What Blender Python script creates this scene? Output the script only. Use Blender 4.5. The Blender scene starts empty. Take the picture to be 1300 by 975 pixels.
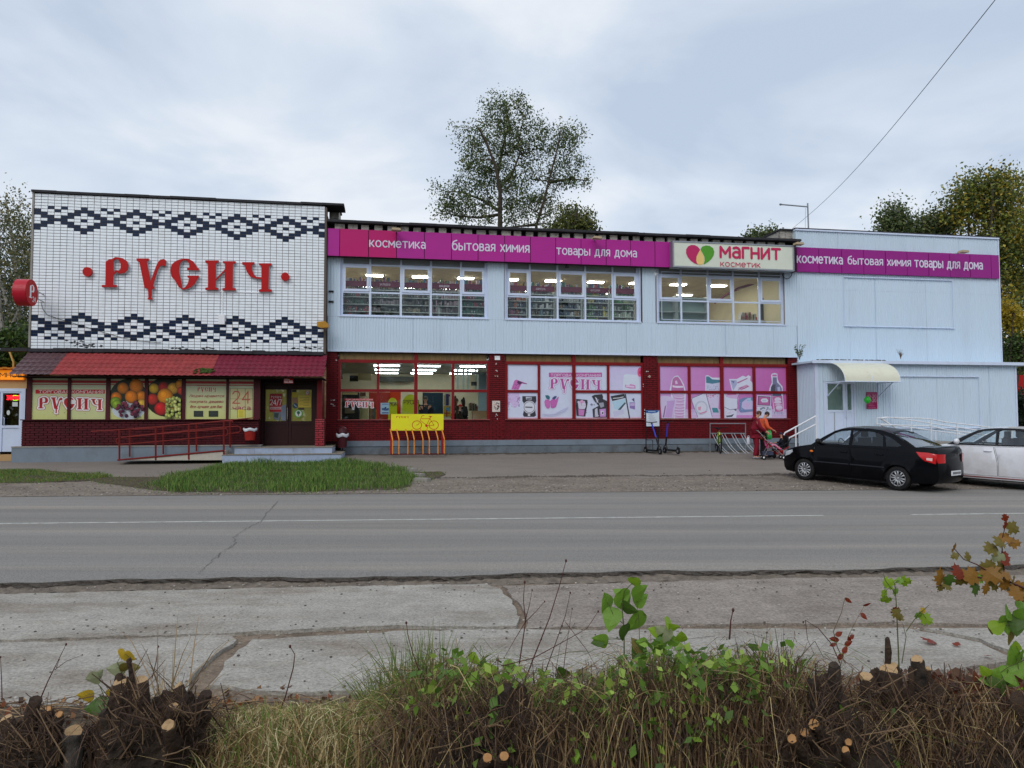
import bpy, bmesh, math, random
import numpy as np
from mathutils import Vector, Matrix, noise as mnoise
from mathutils.geometry import tessellate_polygon, delaunay_2d_cdt
random.seed(7); RNG = np.random.default_rng(7)
sc = bpy.context.scene; COL = sc.collection
rad = math.radians
# ---------------------------------------------------------------- camera
FPX, PITCH, ROLL, CH = 930.0, 0.0457, -0.00165, 1.8
cam_d = bpy.data.cameras.new('camera'); cam = bpy.data.objects.new('camera', cam_d); COL.objects.link(cam)
cam_d.sensor_width = 36; cam_d.lens = FPX/1300*36; cam_d.clip_start = .05; cam_d.clip_end = 3000
cam.matrix_world = Matrix.Translation((0,0,CH)) @ Matrix.Rotation(math.pi/2+PITCH,4,'X') @ Matrix.Rotation(ROLL,4,'Z')
sc.camera = cam
# ---------------------------------------------------------------- light
SUN_EL, SUN_AZ = 38, 200      # azimuth clockwise from +Y: behind the camera, a little left
world = bpy.data.worlds.new('World'); sc.world = world; world.use_nodes = True
wn, wl = world.node_tree.nodes, world.node_tree.links
wn.clear()
w_out = wn.new('ShaderNodeOutputWorld'); w_bg = wn.new('ShaderNodeBackground'); w_bg.inputs[1].default_value = 0.1
w_sky = wn.new('ShaderNodeTexSky'); w_sky.sky_type = 'NISHITA'; w_sky.sun_disc = False
w_sky.sun_elevation = rad(SUN_EL); w_sky.sun_rotation = rad(SUN_AZ)
w_bg2 = wn.new('ShaderNodeBackground'); w_mix = wn.new('ShaderNodeMixShader'); w_mix.inputs[0].default_value = 0.9
w_tc = wn.new('ShaderNodeTexCoord'); w_sep = wn.new('ShaderNodeSeparateXYZ')
w_add = wn.new('ShaderNodeMath'); w_add.operation = 'MAXIMUM'; w_add.inputs[1].default_value = 0.0
w_a2 = wn.new('ShaderNodeMath'); w_a2.operation = 'ADD'; w_a2.inputs[1].default_value = 0.22
w_dx = wn.new('ShaderNodeMath'); w_dx.operation = 'DIVIDE'; w_dy = wn.new('ShaderNodeMath'); w_dy.operation = 'DIVIDE'
w_cb = wn.new('ShaderNodeCombineXYZ'); w_cb.inputs[2].default_value = 3.7
wl.new(w_tc.outputs['Generated'], w_sep.inputs[0]); wl.new(w_sep.outputs[2], w_add.inputs[0]); wl.new(w_add.outputs[0], w_a2.inputs[0])
wl.new(w_sep.outputs[0], w_dx.inputs[0]); wl.new(w_a2.outputs[0], w_dx.inputs[1])
wl.new(w_sep.outputs[1], w_dy.inputs[0]); wl.new(w_a2.outputs[0], w_dy.inputs[1])
wl.new(w_dx.outputs[0], w_cb.inputs[0]); wl.new(w_dy.outputs[0], w_cb.inputs[1])
w_n = wn.new('ShaderNodeTexNoise'); w_n.inputs['Scale'].default_value = 1.5; w_n.inputs['Detail'].default_value = 7; w_n.inputs['Roughness'].default_value = .5
w_n.inputs['Distortion'].default_value = .35
w_r = wn.new('ShaderNodeValToRGB'); cr = w_r.color_ramp
cr.elements[0].position = .36; cr.elements[0].color = (.55,.645,.79,1)
cr.elements[1].position = .60; cr.elements[1].color = (.88,.92,.98,1)
e = cr.elements.new(.5); e.color = (.72,.80,.91,1)
wl.new(w_cb.outputs[0], w_n.inputs['Vector']); wl.new(w_n.outputs[0], w_r.inputs[0]); wl.new(w_r.outputs[0], w_bg2.inputs[0])
w_bg2.inputs[1].default_value = 1.02
wl.new(w_sky.outputs[0], w_bg.inputs[0]); wl.new(w_bg.outputs[0], w_mix.inputs[1]); wl.new(w_bg2.outputs[0], w_mix.inputs[2]); wl.new(w_mix.outputs[0], w_out.inputs[0])
sun_d = bpy.data.lights.new('sun', 'SUN'); sun_d.energy = 1.2; sun_d.angle = rad(35); sun_d.color = (1,.97,.93)
sun = bpy.data.objects.new('sun', sun_d); COL.objects.link(sun)
_sd = Vector((math.sin(rad(SUN_AZ))*math.cos(rad(SUN_EL)), math.cos(rad(SUN_AZ))*math.cos(rad(SUN_EL)), math.sin(rad(SUN_EL))))
sun.rotation_euler = (-_sd).to_track_quat('-Z','Y').to_euler()
sc.view_settings.view_transform = 'Standard'; sc.view_settings.look = 'None'; sc.view_settings.exposure = 0.0; sc.view_settings.gamma = 1
sc.render.engine = 'CYCLES'; sc.cycles.use_denoising = True; sc.cycles.max_bounces = 7; sc.cycles.transparent_max_bounces = 12
sc.cycles.caustics_reflective = False; sc.cycles.caustics_refractive = False; sc.cycles.sample_clamp_indirect = 4
# ---------------------------------------------------------------- measuring helpers (photo pixels -> metres)
def ray(px, py):
    x, y = (px-650)/FPX, -(py-487.5)/FPX
    d = cam.matrix_world.to_3x3() @ Vector((x, y, -1))
    return d
def V(px, py, Y):                      # point at depth Y
    d = ray(px, py); t = Y/d.y; return Vector((d.x*t, Y, CH+d.z*t))
def G(px, py, z=0.0):                  # point on the level z
    d = ray(px, py); t = (z-CH)/d.z; return Vector((d.x*t, d.y*t, z))
FA = math.atan(.17); FM = Matrix.Translation((0,27.5,0)) @ Matrix.Rotation(FA,4,'Z'); FI = FM.inverted()
def F2(px, py, d=0.0):                 # facade plane at distance d in front of the wall -> (u, z)
    o = FI @ Vector((0,0,CH)); v = FI.to_3x3() @ ray(px, py); t = (-d-o.y)/v.y; p = o+v*t; return p.x, p.z
def U(px, d=0.0, py=450): return F2(px, py, d)[0]
def Z(px, py, d=0.0): return F2(px, py, d)[1]
def FW(u, d, z): return FM @ Vector((u, -d, z))
def road_far(X): return 17.6+.06*X
def wallY(X): return 27.5+.17*X
def gz(X, Y):                          # height of the forecourt
    t = (Y-road_far(X))/(wallY(X)-road_far(X)); return .48*min(max(t,0),1)
def GS(px, py):                        # ground point on the sloping forecourt
    z = 0
    for _ in range(30): p = G(px, py, z); z = .5*z+.5*gz(p.x, p.y)
    return G(px, py, z)
# ---------------------------------------------------------------- materials
def lin(c): return tuple(((v/255)/12.92 if v/255 <= .04045 else ((v/255+.055)/1.055)**2.4) for v in c)
MATS = {}
def mat(name, col, rough=.6, var=.12, scale=3.0, bump=0.0, bscale=60.0, metal=0.0, dirt=None, dscale=1.2, damt=.5, coat=0.0, emit=0.0, spec=.3, stretch=None, raw=False, thr=.5):
    if name in MATS: return MATS[name]
    m = bpy.data.materials.new(name); m.use_nodes = True; nt = m.node_tree; n, l = nt.nodes, nt.links
    b = n['Principled BSDF']; b.inputs['Roughness'].default_value = rough; b.inputs['Metallic'].default_value = metal
    b.inputs['Coat Weight'].default_value = coat; b.inputs['Coat Roughness'].default_value = .04; b.inputs['Specular IOR Level'].default_value = spec
    c = col if raw else lin(col)
    tc = n.new('ShaderNodeTexCoord'); vec = tc.outputs['Object']
    if stretch:
        mp = n.new('ShaderNodeMapping'); mp.inputs['Scale'].default_value = stretch; l.new(vec, mp.inputs[0]); vec = mp.outputs[0]
    nz = n.new('ShaderNodeTexNoise'); nz.inputs['Scale'].default_value = scale; nz.inputs['Detail'].default_value = 7; nz.inputs['Roughness'].default_value = .65; l.new(vec, nz.inputs['Vector'])
    mr = n.new('ShaderNodeMapRange'); mr.inputs[1].default_value = .25; mr.inputs[2].default_value = .75; mr.inputs[3].default_value = 1-var; mr.inputs[4].default_value = 1+var
    l.new(nz.outputs[0], mr.inputs[0])
    hs = n.new('ShaderNodeMix'); hs.data_type = 'RGBA'; hs.blend_type = 'MULTIPLY'; hs.inputs[0].default_value = 1; hs.inputs[6].default_value = (*c,1)
    l.new(mr.outputs[0], hs.inputs[7]); out = hs.outputs[2]
    if dirt:
        n2 = n.new('ShaderNodeTexNoise'); n2.inputs['Scale'].default_value = dscale; n2.inputs['Detail'].default_value = 9; n2.inputs['Roughness'].default_value = .7; l.new(vec, n2.inputs['Vector'])
        m2 = n.new('ShaderNodeMapRange'); m2.inputs[1].default_value = thr; m2.inputs[2].default_value = thr+.22; m2.inputs[4].default_value = damt; l.new(n2.outputs[0], m2.inputs[0])
        mx = n.new('ShaderNodeMix'); mx.data_type = 'RGBA'; l.new(m2.outputs[0], mx.inputs[0]); l.new(out, mx.inputs[6]); mx.inputs[7].default_value = (*lin(dirt),1); out = mx.outputs[2]
    l.new(out, b.inputs['Base Color'])
    if bump:
        n3 = n.new('ShaderNodeTexNoise'); n3.inputs['Scale'].default_value = bscale; n3.inputs['Detail'].default_value = 6; l.new(vec, n3.inputs['Vector'])
        bp = n.new('ShaderNodeBump'); bp.inputs['Strength'].default_value = min(bump,1); bp.inputs['Distance'].default_value = .01*max(1,bump); l.new(n3.outputs[0], bp.inputs['Height']); l.new(bp.outputs[0], b.inputs['Normal'])
    if emit:
        b.inputs['Emission Color'].default_value = (*c,1); b.inputs['Emission Strength'].default_value = emit
    MATS[name] = m; return m
def speckle(name, scale, lo, hi, det=4):
    """fine high-contrast grain, as of worn aggregate"""
    nt = MATS[name].node_tree; n, l = nt.nodes, nt.links; b = n['Principled BSDF']
    tc = n.new('ShaderNodeTexCoord'); nz = n.new('ShaderNodeTexNoise'); nz.inputs['Scale'].default_value = scale; nz.inputs['Detail'].default_value = det; nz.inputs['Roughness'].default_value = .75; l.new(tc.outputs['Object'], nz.inputs['Vector'])
    mr = n.new('ShaderNodeMapRange'); mr.inputs[1].default_value = .34; mr.inputs[2].default_value = .66; mr.inputs[3].default_value = lo; mr.inputs[4].default_value = hi; l.new(nz.outputs[0], mr.inputs[0])
    mx = n.new('ShaderNodeMix'); mx.data_type = 'RGBA'; mx.blend_type = 'MULTIPLY'; mx.inputs[0].default_value = 1; l.new(b.inputs['Base Color'].links[0].from_socket, mx.inputs[6]); l.new(mr.outputs[0], mx.inputs[7]); l.new(mx.outputs[2], b.inputs['Base Color'])
def mat_attr(name, rough=.6, bump=0, bscale=60, trans=0, coat=0, var=.1, vscale=6):
    """colour comes from the mesh's own colour attribute (flat print, leaves, goods)"""
    if name in MATS: return MATS[name]
    m = bpy.data.materials.new(name); m.use_nodes = True; nt = m.node_tree; n, l = nt.nodes, nt.links
    b = n['Principled BSDF']; b.inputs['Roughness'].default_value = rough; b.inputs['Coat Weight'].default_value = coat
    a = n.new('ShaderNodeAttribute'); a.attribute_name = 'Col'
    tc = n.new('ShaderNodeTexCoord'); nz = n.new('ShaderNodeTexNoise'); nz.inputs['Scale'].default_value = vscale; nz.inputs['Detail'].default_value = 5; l.new(tc.outputs['Object'], nz.inputs['Vector'])
    mr = n.new('ShaderNodeMapRange'); mr.inputs[1].default_value = .25; mr.inputs[2].default_value = .75; mr.inputs[3].default_value = 1-var; mr.inputs[4].default_value = 1+var; l.new(nz.outputs[0], mr.inputs[0])
    mx = n.new('ShaderNodeMix'); mx.data_type = 'RGBA'; mx.blend_type = 'MULTIPLY'; mx.inputs[0].default_value = 1; l.new(a.outputs['Color'], mx.inputs[6]); l.new(mr.outputs[0], mx.inputs[7]); l.new(mx.outputs[2], b.inputs['Base Color'])
    if trans:
        tr = n.new('ShaderNodeBsdfTranslucent'); l.new(mx.outputs[2], tr.inputs[0]); ms = n.new('ShaderNodeMixShader'); ms.inputs[0].default_value = trans
        l.new(b.outputs[0], ms.inputs[1]); l.new(tr.outputs[0], ms.inputs[2]); l.new(ms.outputs[0], n['Material Output'].inputs[0])
    if bump:
        n3 = n.new('ShaderNodeTexNoise'); n3.inputs['Scale'].default_value = bscale; n3.inputs['Detail'].default_value = 5; l.new(tc.outputs['Object'], n3.inputs['Vector'])
        bp = n.new('ShaderNodeBump'); bp.inputs['Strength'].default_value = bump; bp.inputs['Distance'].default_value = .01; l.new(n3.outputs[0], bp.inputs['Height']); l.new(bp.outputs[0], b.inputs['Normal'])
    MATS[name] = m; return m
def glass(name, tint=(.85,.9,.9), refl=.1, rough=.02):
    if name in MATS: return MATS[name]
    m = bpy.data.materials.new(name); m.use_nodes = True; n, l = m.node_tree.nodes, m.node_tree.links
    n.remove(n['Principled BSDF']); t = n.new('ShaderNodeBsdfTransparent'); t.inputs[0].default_value = (*tint,1)
    g = n.new('ShaderNodeBsdfGlossy'); g.inputs['Roughness'].default_value = rough; g.inputs[0].default_value = (.9,.95,1,1)
    fr = n.new('ShaderNodeLayerWeight'); fr.inputs[0].default_value = .25; ad = n.new('ShaderNodeMath'); ad.operation = 'MULTIPLY_ADD'; ad.inputs[1].default_value = .4; ad.inputs[2].default_value = refl
    l.new(fr.outputs['Fresnel'], ad.inputs[0]); ms = n.new('ShaderNodeMixShader'); l.new(ad.outputs[0], ms.inputs[0]); l.new(t.outputs[0], ms.inputs[1]); l.new(g.outputs[0], ms.inputs[2]); l.new(ms.outputs[0], n['Material Output'].inputs[0])
    MATS[name] = m; return m
# ---------------------------------------------------------------- geometry collector
class Geo:
    def __init__(s): s.v = []; s.f = []; s.c = []; s.cc = None
    def col(s, c): s.cc = lin(c); return s
    def add(s, vs, fs):
        o = len(s.v); s.v += [tuple(v) for v in vs]; s.f += [tuple(i+o for i in f) for f in fs]
        s.c += [s.cc]*len(fs); return s
    def box(s, x0,x1,y0,y1,z0,z1):
        if x0>x1: x0,x1=x1,x0
        if y0>y1: y0,y1=y1,y0
        if z0>z1: z0,z1=z1,z0
        return s.add([(x0,y0,z0),(x1,y0,z0),(x1,y1,z0),(x0,y1,z0),(x0,y0,z1),(x1,y0,z1),(x1,y1,z1),(x0,y1,z1)],
              [(0,3,2,1),(4,5,6,7),(0,1,5,4),(1,2,6,5),(2,3,7,6),(3,0,4,7)])
    def fb(s, u0,u1,d0,d1,z0,z1): return s.box(u0,u1,-d1,-d0,z0,z1)       # facade box: d outward
    def tube(s, pts, r, n=8, cap=True, r1=None):
        pts = [Vector(p) for p in pts]; m = len(pts); rs = r if isinstance(r,(list,tuple)) else [r+( (r1-r)*i/(m-1) if r1 is not None else 0) for i in range(m)]
        vs = []; prev = None
        for i,p in enumerate(pts):
            t = (pts[min(i+1,m-1)]-pts[max(i-1,0)]); t = t.normalized() if t.length>1e-9 else Vector((0,0,1))
            if prev is None:
                a = Vector((0,0,1)) if abs(t.z)<.9 else Vector((1,0,0)); a = (a-t*a.dot(t)).normalized()
            else: a = prev-t*prev.dot(t); a = a.normalized() if a.length>1e-6 else t.orthogonal().normalized()
            prev = a; b = t.cross(a)
            for k in range(n):
                th = 2*math.pi*k/n; vs.append(p+(a*math.cos(th)+b*math.sin(th))*rs[i])
        fs = [(i*n+k, i*n+(k+1)%n, (i+1)*n+(k+1)%n, (i+1)*n+k) for i in range(m-1) for k in range(n)]
        if cap: fs += [tuple(range(n-1,-1,-1)), tuple((m-1)*n+k for k in range(n))]
        return s.add(vs, fs)
    def cyl(s, p, q, r, n=16, r1=None): return s.tube([p,q], r, n, True, r if r1 is None else r1)
    def ell(s, c, r, nu=12, nv=8):
        c = Vector(c); vs=[(c.x,c.y,c.z-r[2])]; 
        for j in range(1,nv):
            ph = -math.pi/2+math.pi*j/nv
            for i in range(nu):
                th = 2*math.pi*i/nu; vs.append((c.x+r[0]*math.cos(ph)*math.cos(th), c.y+r[1]*math.cos(ph)*math.sin(th), c.z+r[2]*math.sin(ph)))
        vs.append((c.x,c.y,c.z+r[2])); fs=[(0,1+(i+1)%nu,1+i) for i in range(nu)]
        for j in range(nv-2):
            for i in range(nu): a=1+j*nu; fs.append((a+i,a+(i+1)%nu,a+nu+(i+1)%nu,a+nu+i))
        a=1+(nv-2)*nu; fs += [(a+i,a+(i+1)%nu,len(vs)-1) for i in range(nu)]
        return s.add(vs,fs)
    def prism(s, rings, y0, y1):
        """rings of (x,z): outer then holes; front face at y0 (towards the camera), back at y1"""
        tris = tessellate_polygon([[Vector((p[0],p[1],0)) for p in r] for r in rings]); flat = [p for r in rings for p in r]; N = len(flat)
        vs = [(p[0],y0,p[1]) for p in flat]+[(p[0],y1,p[1]) for p in flat]; fs=[]
        for t in tris:
            a,b,c = [flat[i] for i in t]; ar = (b[0]-a[0])*(c[1]-a[1])-(b[1]-a[1])*(c[0]-a[0])
            t = t if ar>0 else (t[0],t[2],t[1]); fs.append(tuple(t)); fs.append((t[0]+N,t[2]+N,t[1]+N))
        o=0
        for r in rings:
            n=len(r)
            for i in range(n): a,b=o+i,o+(i+1)%n; fs.append((a,b,b+N,a+N))
            o+=n
        return s.add(vs,fs)
    def build(s, name, m, parent=None, frame=None, smooth=False, kind=None, label=None):
        me = bpy.data.meshes.new(name); me.from_pydata(s.v, [], s.f); me.materials.append(m)
        if any(c is not None for c in s.c):
            ca = me.color_attributes.new('Col','FLOAT_COLOR','CORNER'); arr = []
            for f,c in zip(s.f,s.c): arr += [*(c or (.5,.5,.5)),1.0]*len(f)
            ca.data.foreach_set('color', arr)
        if smooth: me.polygons.foreach_set('use_smooth', [True]*len(me.polygons))
        me.validate(); return place(name, me, parent, frame, kind, label)
def wm(o):
    m = o.matrix_basis.copy()
    return wm(o.parent) @ o.matrix_parent_inverse @ m if o.parent else m
def place(name, me, parent=None, frame=None, kind=None, label=None):
    o = bpy.data.objects.new(name, me); COL.objects.link(o)
    if frame is not None: o.matrix_basis = frame
    if parent is not None: o.parent = parent; o.matrix_parent_inverse = wm(parent).inverted()
    if kind: o['kind'] = kind
    if label: o['label'] = label
    return o
def thing(name, label, cat, loc=(0,0,0), rz=0.0, group=None):
    o = bpy.data.objects.new(name, None); COL.objects.link(o); o.empty_display_size = .2
    o.matrix_basis = Matrix.Translation(loc) @ Matrix.Rotation(rz,4,'Z'); tag(o,label,cat,group); return o
def tag(o, label, cat, group=None):
    o['label'] = label; o['category'] = cat
    if group: o['group'] = group
    return o
def struct(o): o['kind'] = 'structure'; return o
def copy_tree(o, delta, parent=None, label=None):
    """copy of a thing and its parts, moved by the world matrix delta"""
    c = o.copy(); COL.objects.link(c)
    if parent is None: c.matrix_basis = delta @ o.matrix_basis
    else: c.parent = parent
    if label: c['label'] = label
    for ch in [x for x in KIDS(o)]: copy_tree(ch, delta, c)
    return c
def KIDS(o): return [x for x in bpy.data.objects if x.parent == o]
def panel_mesh(g, outer, holes, fn, step):
    """outline (x,z) filled with an even grid of triangles and lifted to 3D by fn(x,z)"""
    pts=[]; edges=[]
    for r in [outer]+list(holes):
        o=len(pts); pts += [Vector(p) for p in r]; edges += [(o+i,o+(i+1)%len(r)) for i in range(len(r))]
    def inside(p, r):
        c=False; n=len(r)
        for i in range(n):
            (x1,y1),(x2,y2)=r[i],r[(i+1)%n]
            if (y1>p[1])!=(y2>p[1]) and p[0]<(x2-x1)*(p[1]-y1)/(y2-y1)+x1: c=not c
        return c
    ok = lambda p: inside(p,outer) and not any(inside(p,h) for h in holes)
    xs=[p[0] for p in outer]; zs=[p[1] for p in outer]; x=min(xs)+step*.5
    while x<max(xs):
        z=min(zs)+step*.5
        while z<max(zs):
            if ok((x,z)): pts.append(Vector((x,z)))
            z+=step
        x+=step
    vs,_,fs,_,_,_ = delaunay_2d_cdt(pts, edges, [], 0, 1e-5)
    out=[]
    for f in fs:
        c=(sum(vs[i][0] for i in f)/len(f), sum(vs[i][1] for i in f)/len(f))
        if ok(c): out.append(tuple(f))
    g.add([fn(v[0],v[1]) for v in vs], out); return g
# ---------------------------------------------------------------- stroke lettering
def _el(cx,cy,rx,ry,a0=0,a1=360,n=14): return [(cx+rx*math.cos(rad(a0+(a1-a0)*i/n)), cy+ry*math.sin(rad(a0+(a1-a0)*i/n))) for i in range(n+1)]
GL = {
'к':(.62,[[(0,0),(0,1)],[(0,.5),(.2,.5),(.58,1)],[(.2,.5),(.62,0)]]), 'о':(.76,[_el(.38,.5,.38,.5)]), 'с':(.64,[_el(.38,.5,.38,.5,48,312)]),
'м':(.8,[[(0,0),(0,1),(.4,.35),(.8,1),(.8,0)]]), 'е':(.72,[[(0,.52),(.7,.52)],_el(.36,.5,.36,.5,0,315)]), 'т':(.7,[[(0,1),(.7,1)],[(.35,1),(.35,0)]]),
'и':(.64,[[(0,1),(0,0),(.64,1),(.64,0)]]), 'а':(.58,[_el(.29,.28,.29,.28),[(.58,0),(.58,.68),(.5,.9),(.3,1),(.06,.92)]]),
'б':(.72,[_el(.36,.45,.36,.45),[(0,.5),(.02,.9),(.15,1.2),(.4,1.34),(.64,1.42)]]), 'ы':(.86,[[(0,1),(0,0),(.32,0),(.5,.12),(.52,.3),(.48,.5),(.3,.6),(0,.6)],[(.86,1),(.86,0)]]),
'в':(.56,[[(0,0),(0,1),(.33,1),(.5,.88),(.5,.68),(.34,.55),(0,.55)],[(.34,.55),(.55,.42),(.55,.14),(.38,0),(0,0)]]),
'я':(.58,[[(.58,0),(.58,1),(.25,1),(.04,.88),(.04,.6),(.25,.45),(.58,.45)],[(.3,.45),(0,0)]]), 'х':(.6,[[(0,0),(.6,1)],[(0,1),(.6,0)]]),
'р':(.72,[[(0,-.4),(0,1)],_el(.36,.5,.36,.5)]), 'д':(.76,[[(.14,0),(.26,1),(.62,1),(.62,0)],[(0,-.28),(0,0),(.76,0),(.76,-.28)]]),
'л':(.6,[[(0,0),(.13,.06),(.2,1),(.6,1),(.6,0)]]), 'г':(.48,[[(0,0),(0,1),(.5,1)]]), 'н':(.62,[[(0,0),(0,1)],[(.62,0),(.62,1)],[(0,.5),(.62,.5)]]),
'ь':(.52,[[(0,1),(0,0),(.32,0),(.5,.12),(.52,.3),(.48,.5),(.3,.6),(0,.6)]]), 'п':(.62,[[(0,0),(0,1),(.62,1),(.62,0)]]), 'у':(.62,[[(0,1),(.32,.1)],[(.62,1),(.2,-.35),(0,-.4)]]),
'ш':(.9,[[(0,1),(0,0),(.9,0),(.9,1)],[(.45,0),(.45,1)]]), 'ч':(.6,[[(0,1),(0,.6),(.15,.45),(.6,.45)],[(.6,1),(.6,0)]]), 'ю':(.86,[[(0,0),(0,1)],[(0,.5),(.22,.5)],_el(.54,.5,.32,.5)]),
'А':(.76,[[(0,0),(.38,1),(.76,0)],[(.14,.33),(.62,.33)]]), 'Е':(.55,[[(.55,1),(0,1),(0,0),(.55,0)],[(0,.52),(.5,.52)]]),
'Р':(.58,[[(0,0),(0,1),(.4,1),(.58,.88),(.58,.6),(.4,.47),(0,.47)]]), 'З':(.55,[[(0,.88),(.2,1),(.48,.95),(.5,.62),(.2,.53)],[(.25,.53),(.55,.4),(.52,.1),(.25,0),(0,.12)]]),
'У':(.62,[[(0,1),(.32,.4)],[(.62,1),(.2,0),(.02,0)]]),'ц':(.68,[[(0,1),(0,0),(.68,0),(.68,-.25)],[(.6,1),(.6,0)]]),'2':(.6,[[(0,.8),(.15,1),(.45,1),(.58,.8),(.5,.5),(0,0),(.6,0)]]), '4':(.65,[[(.48,0),(.48,1),(0,.3),(.65,.3)]]),
'7':(.55,[[(0,1),(.55,1),(.18,0)]]), '/':(.4,[[(0,-.1),(.4,1.1)]]), '-':(.35,[[(0,.45),(.35,.45)]]), '0':(.6,[_el(.3,.5,.3,.5)]), '1':(.35,[[(.02,.78),(.3,1),(.3,0)]]),
'5':(.58,[[(.55,1),(.1,1),(.05,.55),(.4,.58),(.58,.35),(.45,.03),(0,.05)]]), ' ':(.35,[]), '.':(.1,[[(0,0),(.05,0)]]), ',':(.1,[[(.05,.05),(0,-.12)]])}
for a,b in zip('КОМТИВЯНПГЛСЫЬЧД','комтивянпглсыьчд'): GL[a] = GL[b]
CAPS = set('КОМТИВЯНПГЛСЫЬЧДАЕРЗУ0123456789/')
def text_strokes(s, track=.28, caps=1.38):
    x=0; out=[]
    for ch in s:
        w,st = GL[ch]; k = caps if ch in CAPS else 1
        out += [[(x+p[0]*k, p[1]*k) for p in t] for t in st]; x += w*k+track
    return out, x-track
def ribbon(poly, w, miter=True):
    """quads along a polyline plus small discs at its joints"""
    out=[]
    for a,b in zip(poly[:-1],poly[1:]):
        dx,dy=b[0]-a[0],b[1]-a[1]; L=math.hypot(dx,dy)
        if L<1e-9: continue
        nx,ny=-dy/L*w/2,dx/L*w/2; out.append([(a[0]-nx,a[1]-ny),(b[0]-nx,b[1]-ny),(b[0]+nx,b[1]+ny),(a[0]+nx,a[1]+ny)])
    for p in poly: out.append([(p[0]+w/2*math.cos(k*math.pi/4), p[1]+w/2*math.sin(k*math.pi/4)) for k in range(8)])
    return out
# big letters measured from the photograph (Р У С И Ч)
RUS = [
 ([(68,165),(72,152),(88,142),(108,138),(128,127),(150,129),(175,135),(198,152),(208,178),(202,205),(185,222),(160,228),(143,226),(135,216),(115,238),(112,296),(135,297),(135,310),(45,310),(45,297),(68,297)],
  [(116,150),(126,141),(140,139),(152,148),(160,170),(159,195),(150,210),(140,208),(128,206),(116,222)]),
 ([(257,135),(331,135),(331,149),(318,152),(343,275),(372,195),(385,162),(402,143),(425,138),(438,150),(433,183),(412,178),(398,184),(385,210),(356,304),(366,308),(366,318),(350,322),(347,374),(354,378),(354,386),(325,386),(325,378),(330,374),(327,320),(306,316),(303,300),(275,160),(257,149)],None),
 ([(637,208),(566,206),(566,194),(582,190),(578,165),(562,147),(545,146),(527,158),(517,185),(516,215),(524,250),(533,290),(536,316),(548,316),(560,305),(572,285),(578,255),(568,250),(568,240),(637,240),(637,250),(625,265),(612,290),(590,310),(565,322),(535,325),(515,310),(495,275),(470,245),(464,210),(470,175),(490,155),(515,143),(545,135),(580,140),(605,155),(622,180),(628,193),(637,196)],None),
 ([(677,147),(758,147),(758,160),(742,164),(740,262),(798,200),(798,165),(784,162),(784,152),(862,152),(862,165),(846,168),(844,315),(862,318),(862,330),(782,330),(782,318),(797,315),(797,212),(741,272),(740,312),(756,316),(756,327),(677,327),(677,315),(694,312),(693,165),(677,160)],None),
 ([(903,158),(977,158),(977,170),(962,174),(963,205),(975,235),(990,248),(1020,250),(1020,178),(1005,175),(1005,165),(1082,165),(1082,178),(1066,180),(1063,322),(1083,326),(1083,338),(1005,338),(1005,326),(1020,322),(1020,260),(985,258),(950,245),(930,215),(918,175),(903,172)],None)]
class Art:
    """flat print: polygons laid on a vertical plane, each layer a hair in front of the last; (x,z) in metres"""
    def __init__(s, y, clip=None, wash=None): s.g=Geo(); s.y=y; s.k=0; s.clip=clip; s.wash=wash
    def poly(s, pts, c):
        if s.wash: w,k=s.wash; c=tuple(a*(1-k)+b*k for a,b in zip(c,w))
        if s.clip:
            x0,x1,z0,z1=s.clip
            for ax,val,sg in ((0,x0,1),(0,x1,-1),(1,z0,1),(1,z1,-1)):
                res=[]; n=len(pts)
                for i in range(n):
                    a,b=pts[i],pts[(i+1)%n]; da,db=(a[ax]-val)*sg,(b[ax]-val)*sg
                    if da>=0: res.append(a)
                    if da*db<0: t=da/(da-db); res.append((a[0]+(b[0]-a[0])*t,a[1]+(b[1]-a[1])*t))
                pts=res
                if len(pts)<3: return
        y=s.y-.0004*(s.k+1); s.g.col(c)
        if len(pts)<=4 or s.convex(pts): 
            s.g.add([(p[0],y,p[1]) for p in pts],[tuple(range(len(pts)))])
        else:
            t=tessellate_polygon([[Vector((p[0],p[1],0)) for p in pts]]); s.g.add([(p[0],y,p[1]) for p in pts],[tuple(q) for q in t])
    def convex(s,p):
        sg=0; n=len(p)
        for i in range(n):
            a,b,c=p[i],p[(i+1)%n],p[(i+2)%n]; k=(b[0]-a[0])*(c[1]-b[1])-(b[1]-a[1])*(c[0]-b[0])
            if abs(k)<1e-12: continue
            if sg==0: sg=1 if k>0 else -1
            elif (k>0)!=(sg>0): return False
        return True
    def layer(s): s.k+=1; return s
    def rings(s, outer, hole, c, hc=None):
        s.poly(outer,c)
        if hole and hc is not None: s.layer(); s.poly(hole,hc)
    def stroke(s, pl, w, c):
        for q in ribbon(pl,w): s.poly(q,c); s.y-=.00001
    def text(s, t, x0, x1, z0, h, c, w=.13, caps=1.38, slant=0):
        st,W = text_strokes(t); kx=(x1-x0)/W
        for pl in st: s.stroke([(x0+(p[0])*kx+p[1]*h*slant, z0+p[1]*h) for p in pl], w*h, c)
    def build(s, name, parent, frame, m=None): return s.g.build(name, m or M['print'], parent, frame)
def fmap(X0, Y0, k, d): return lambda x,y: F2(X0+x/k, Y0+y/k, d)       # zoomed-crop coordinates -> facade
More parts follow.
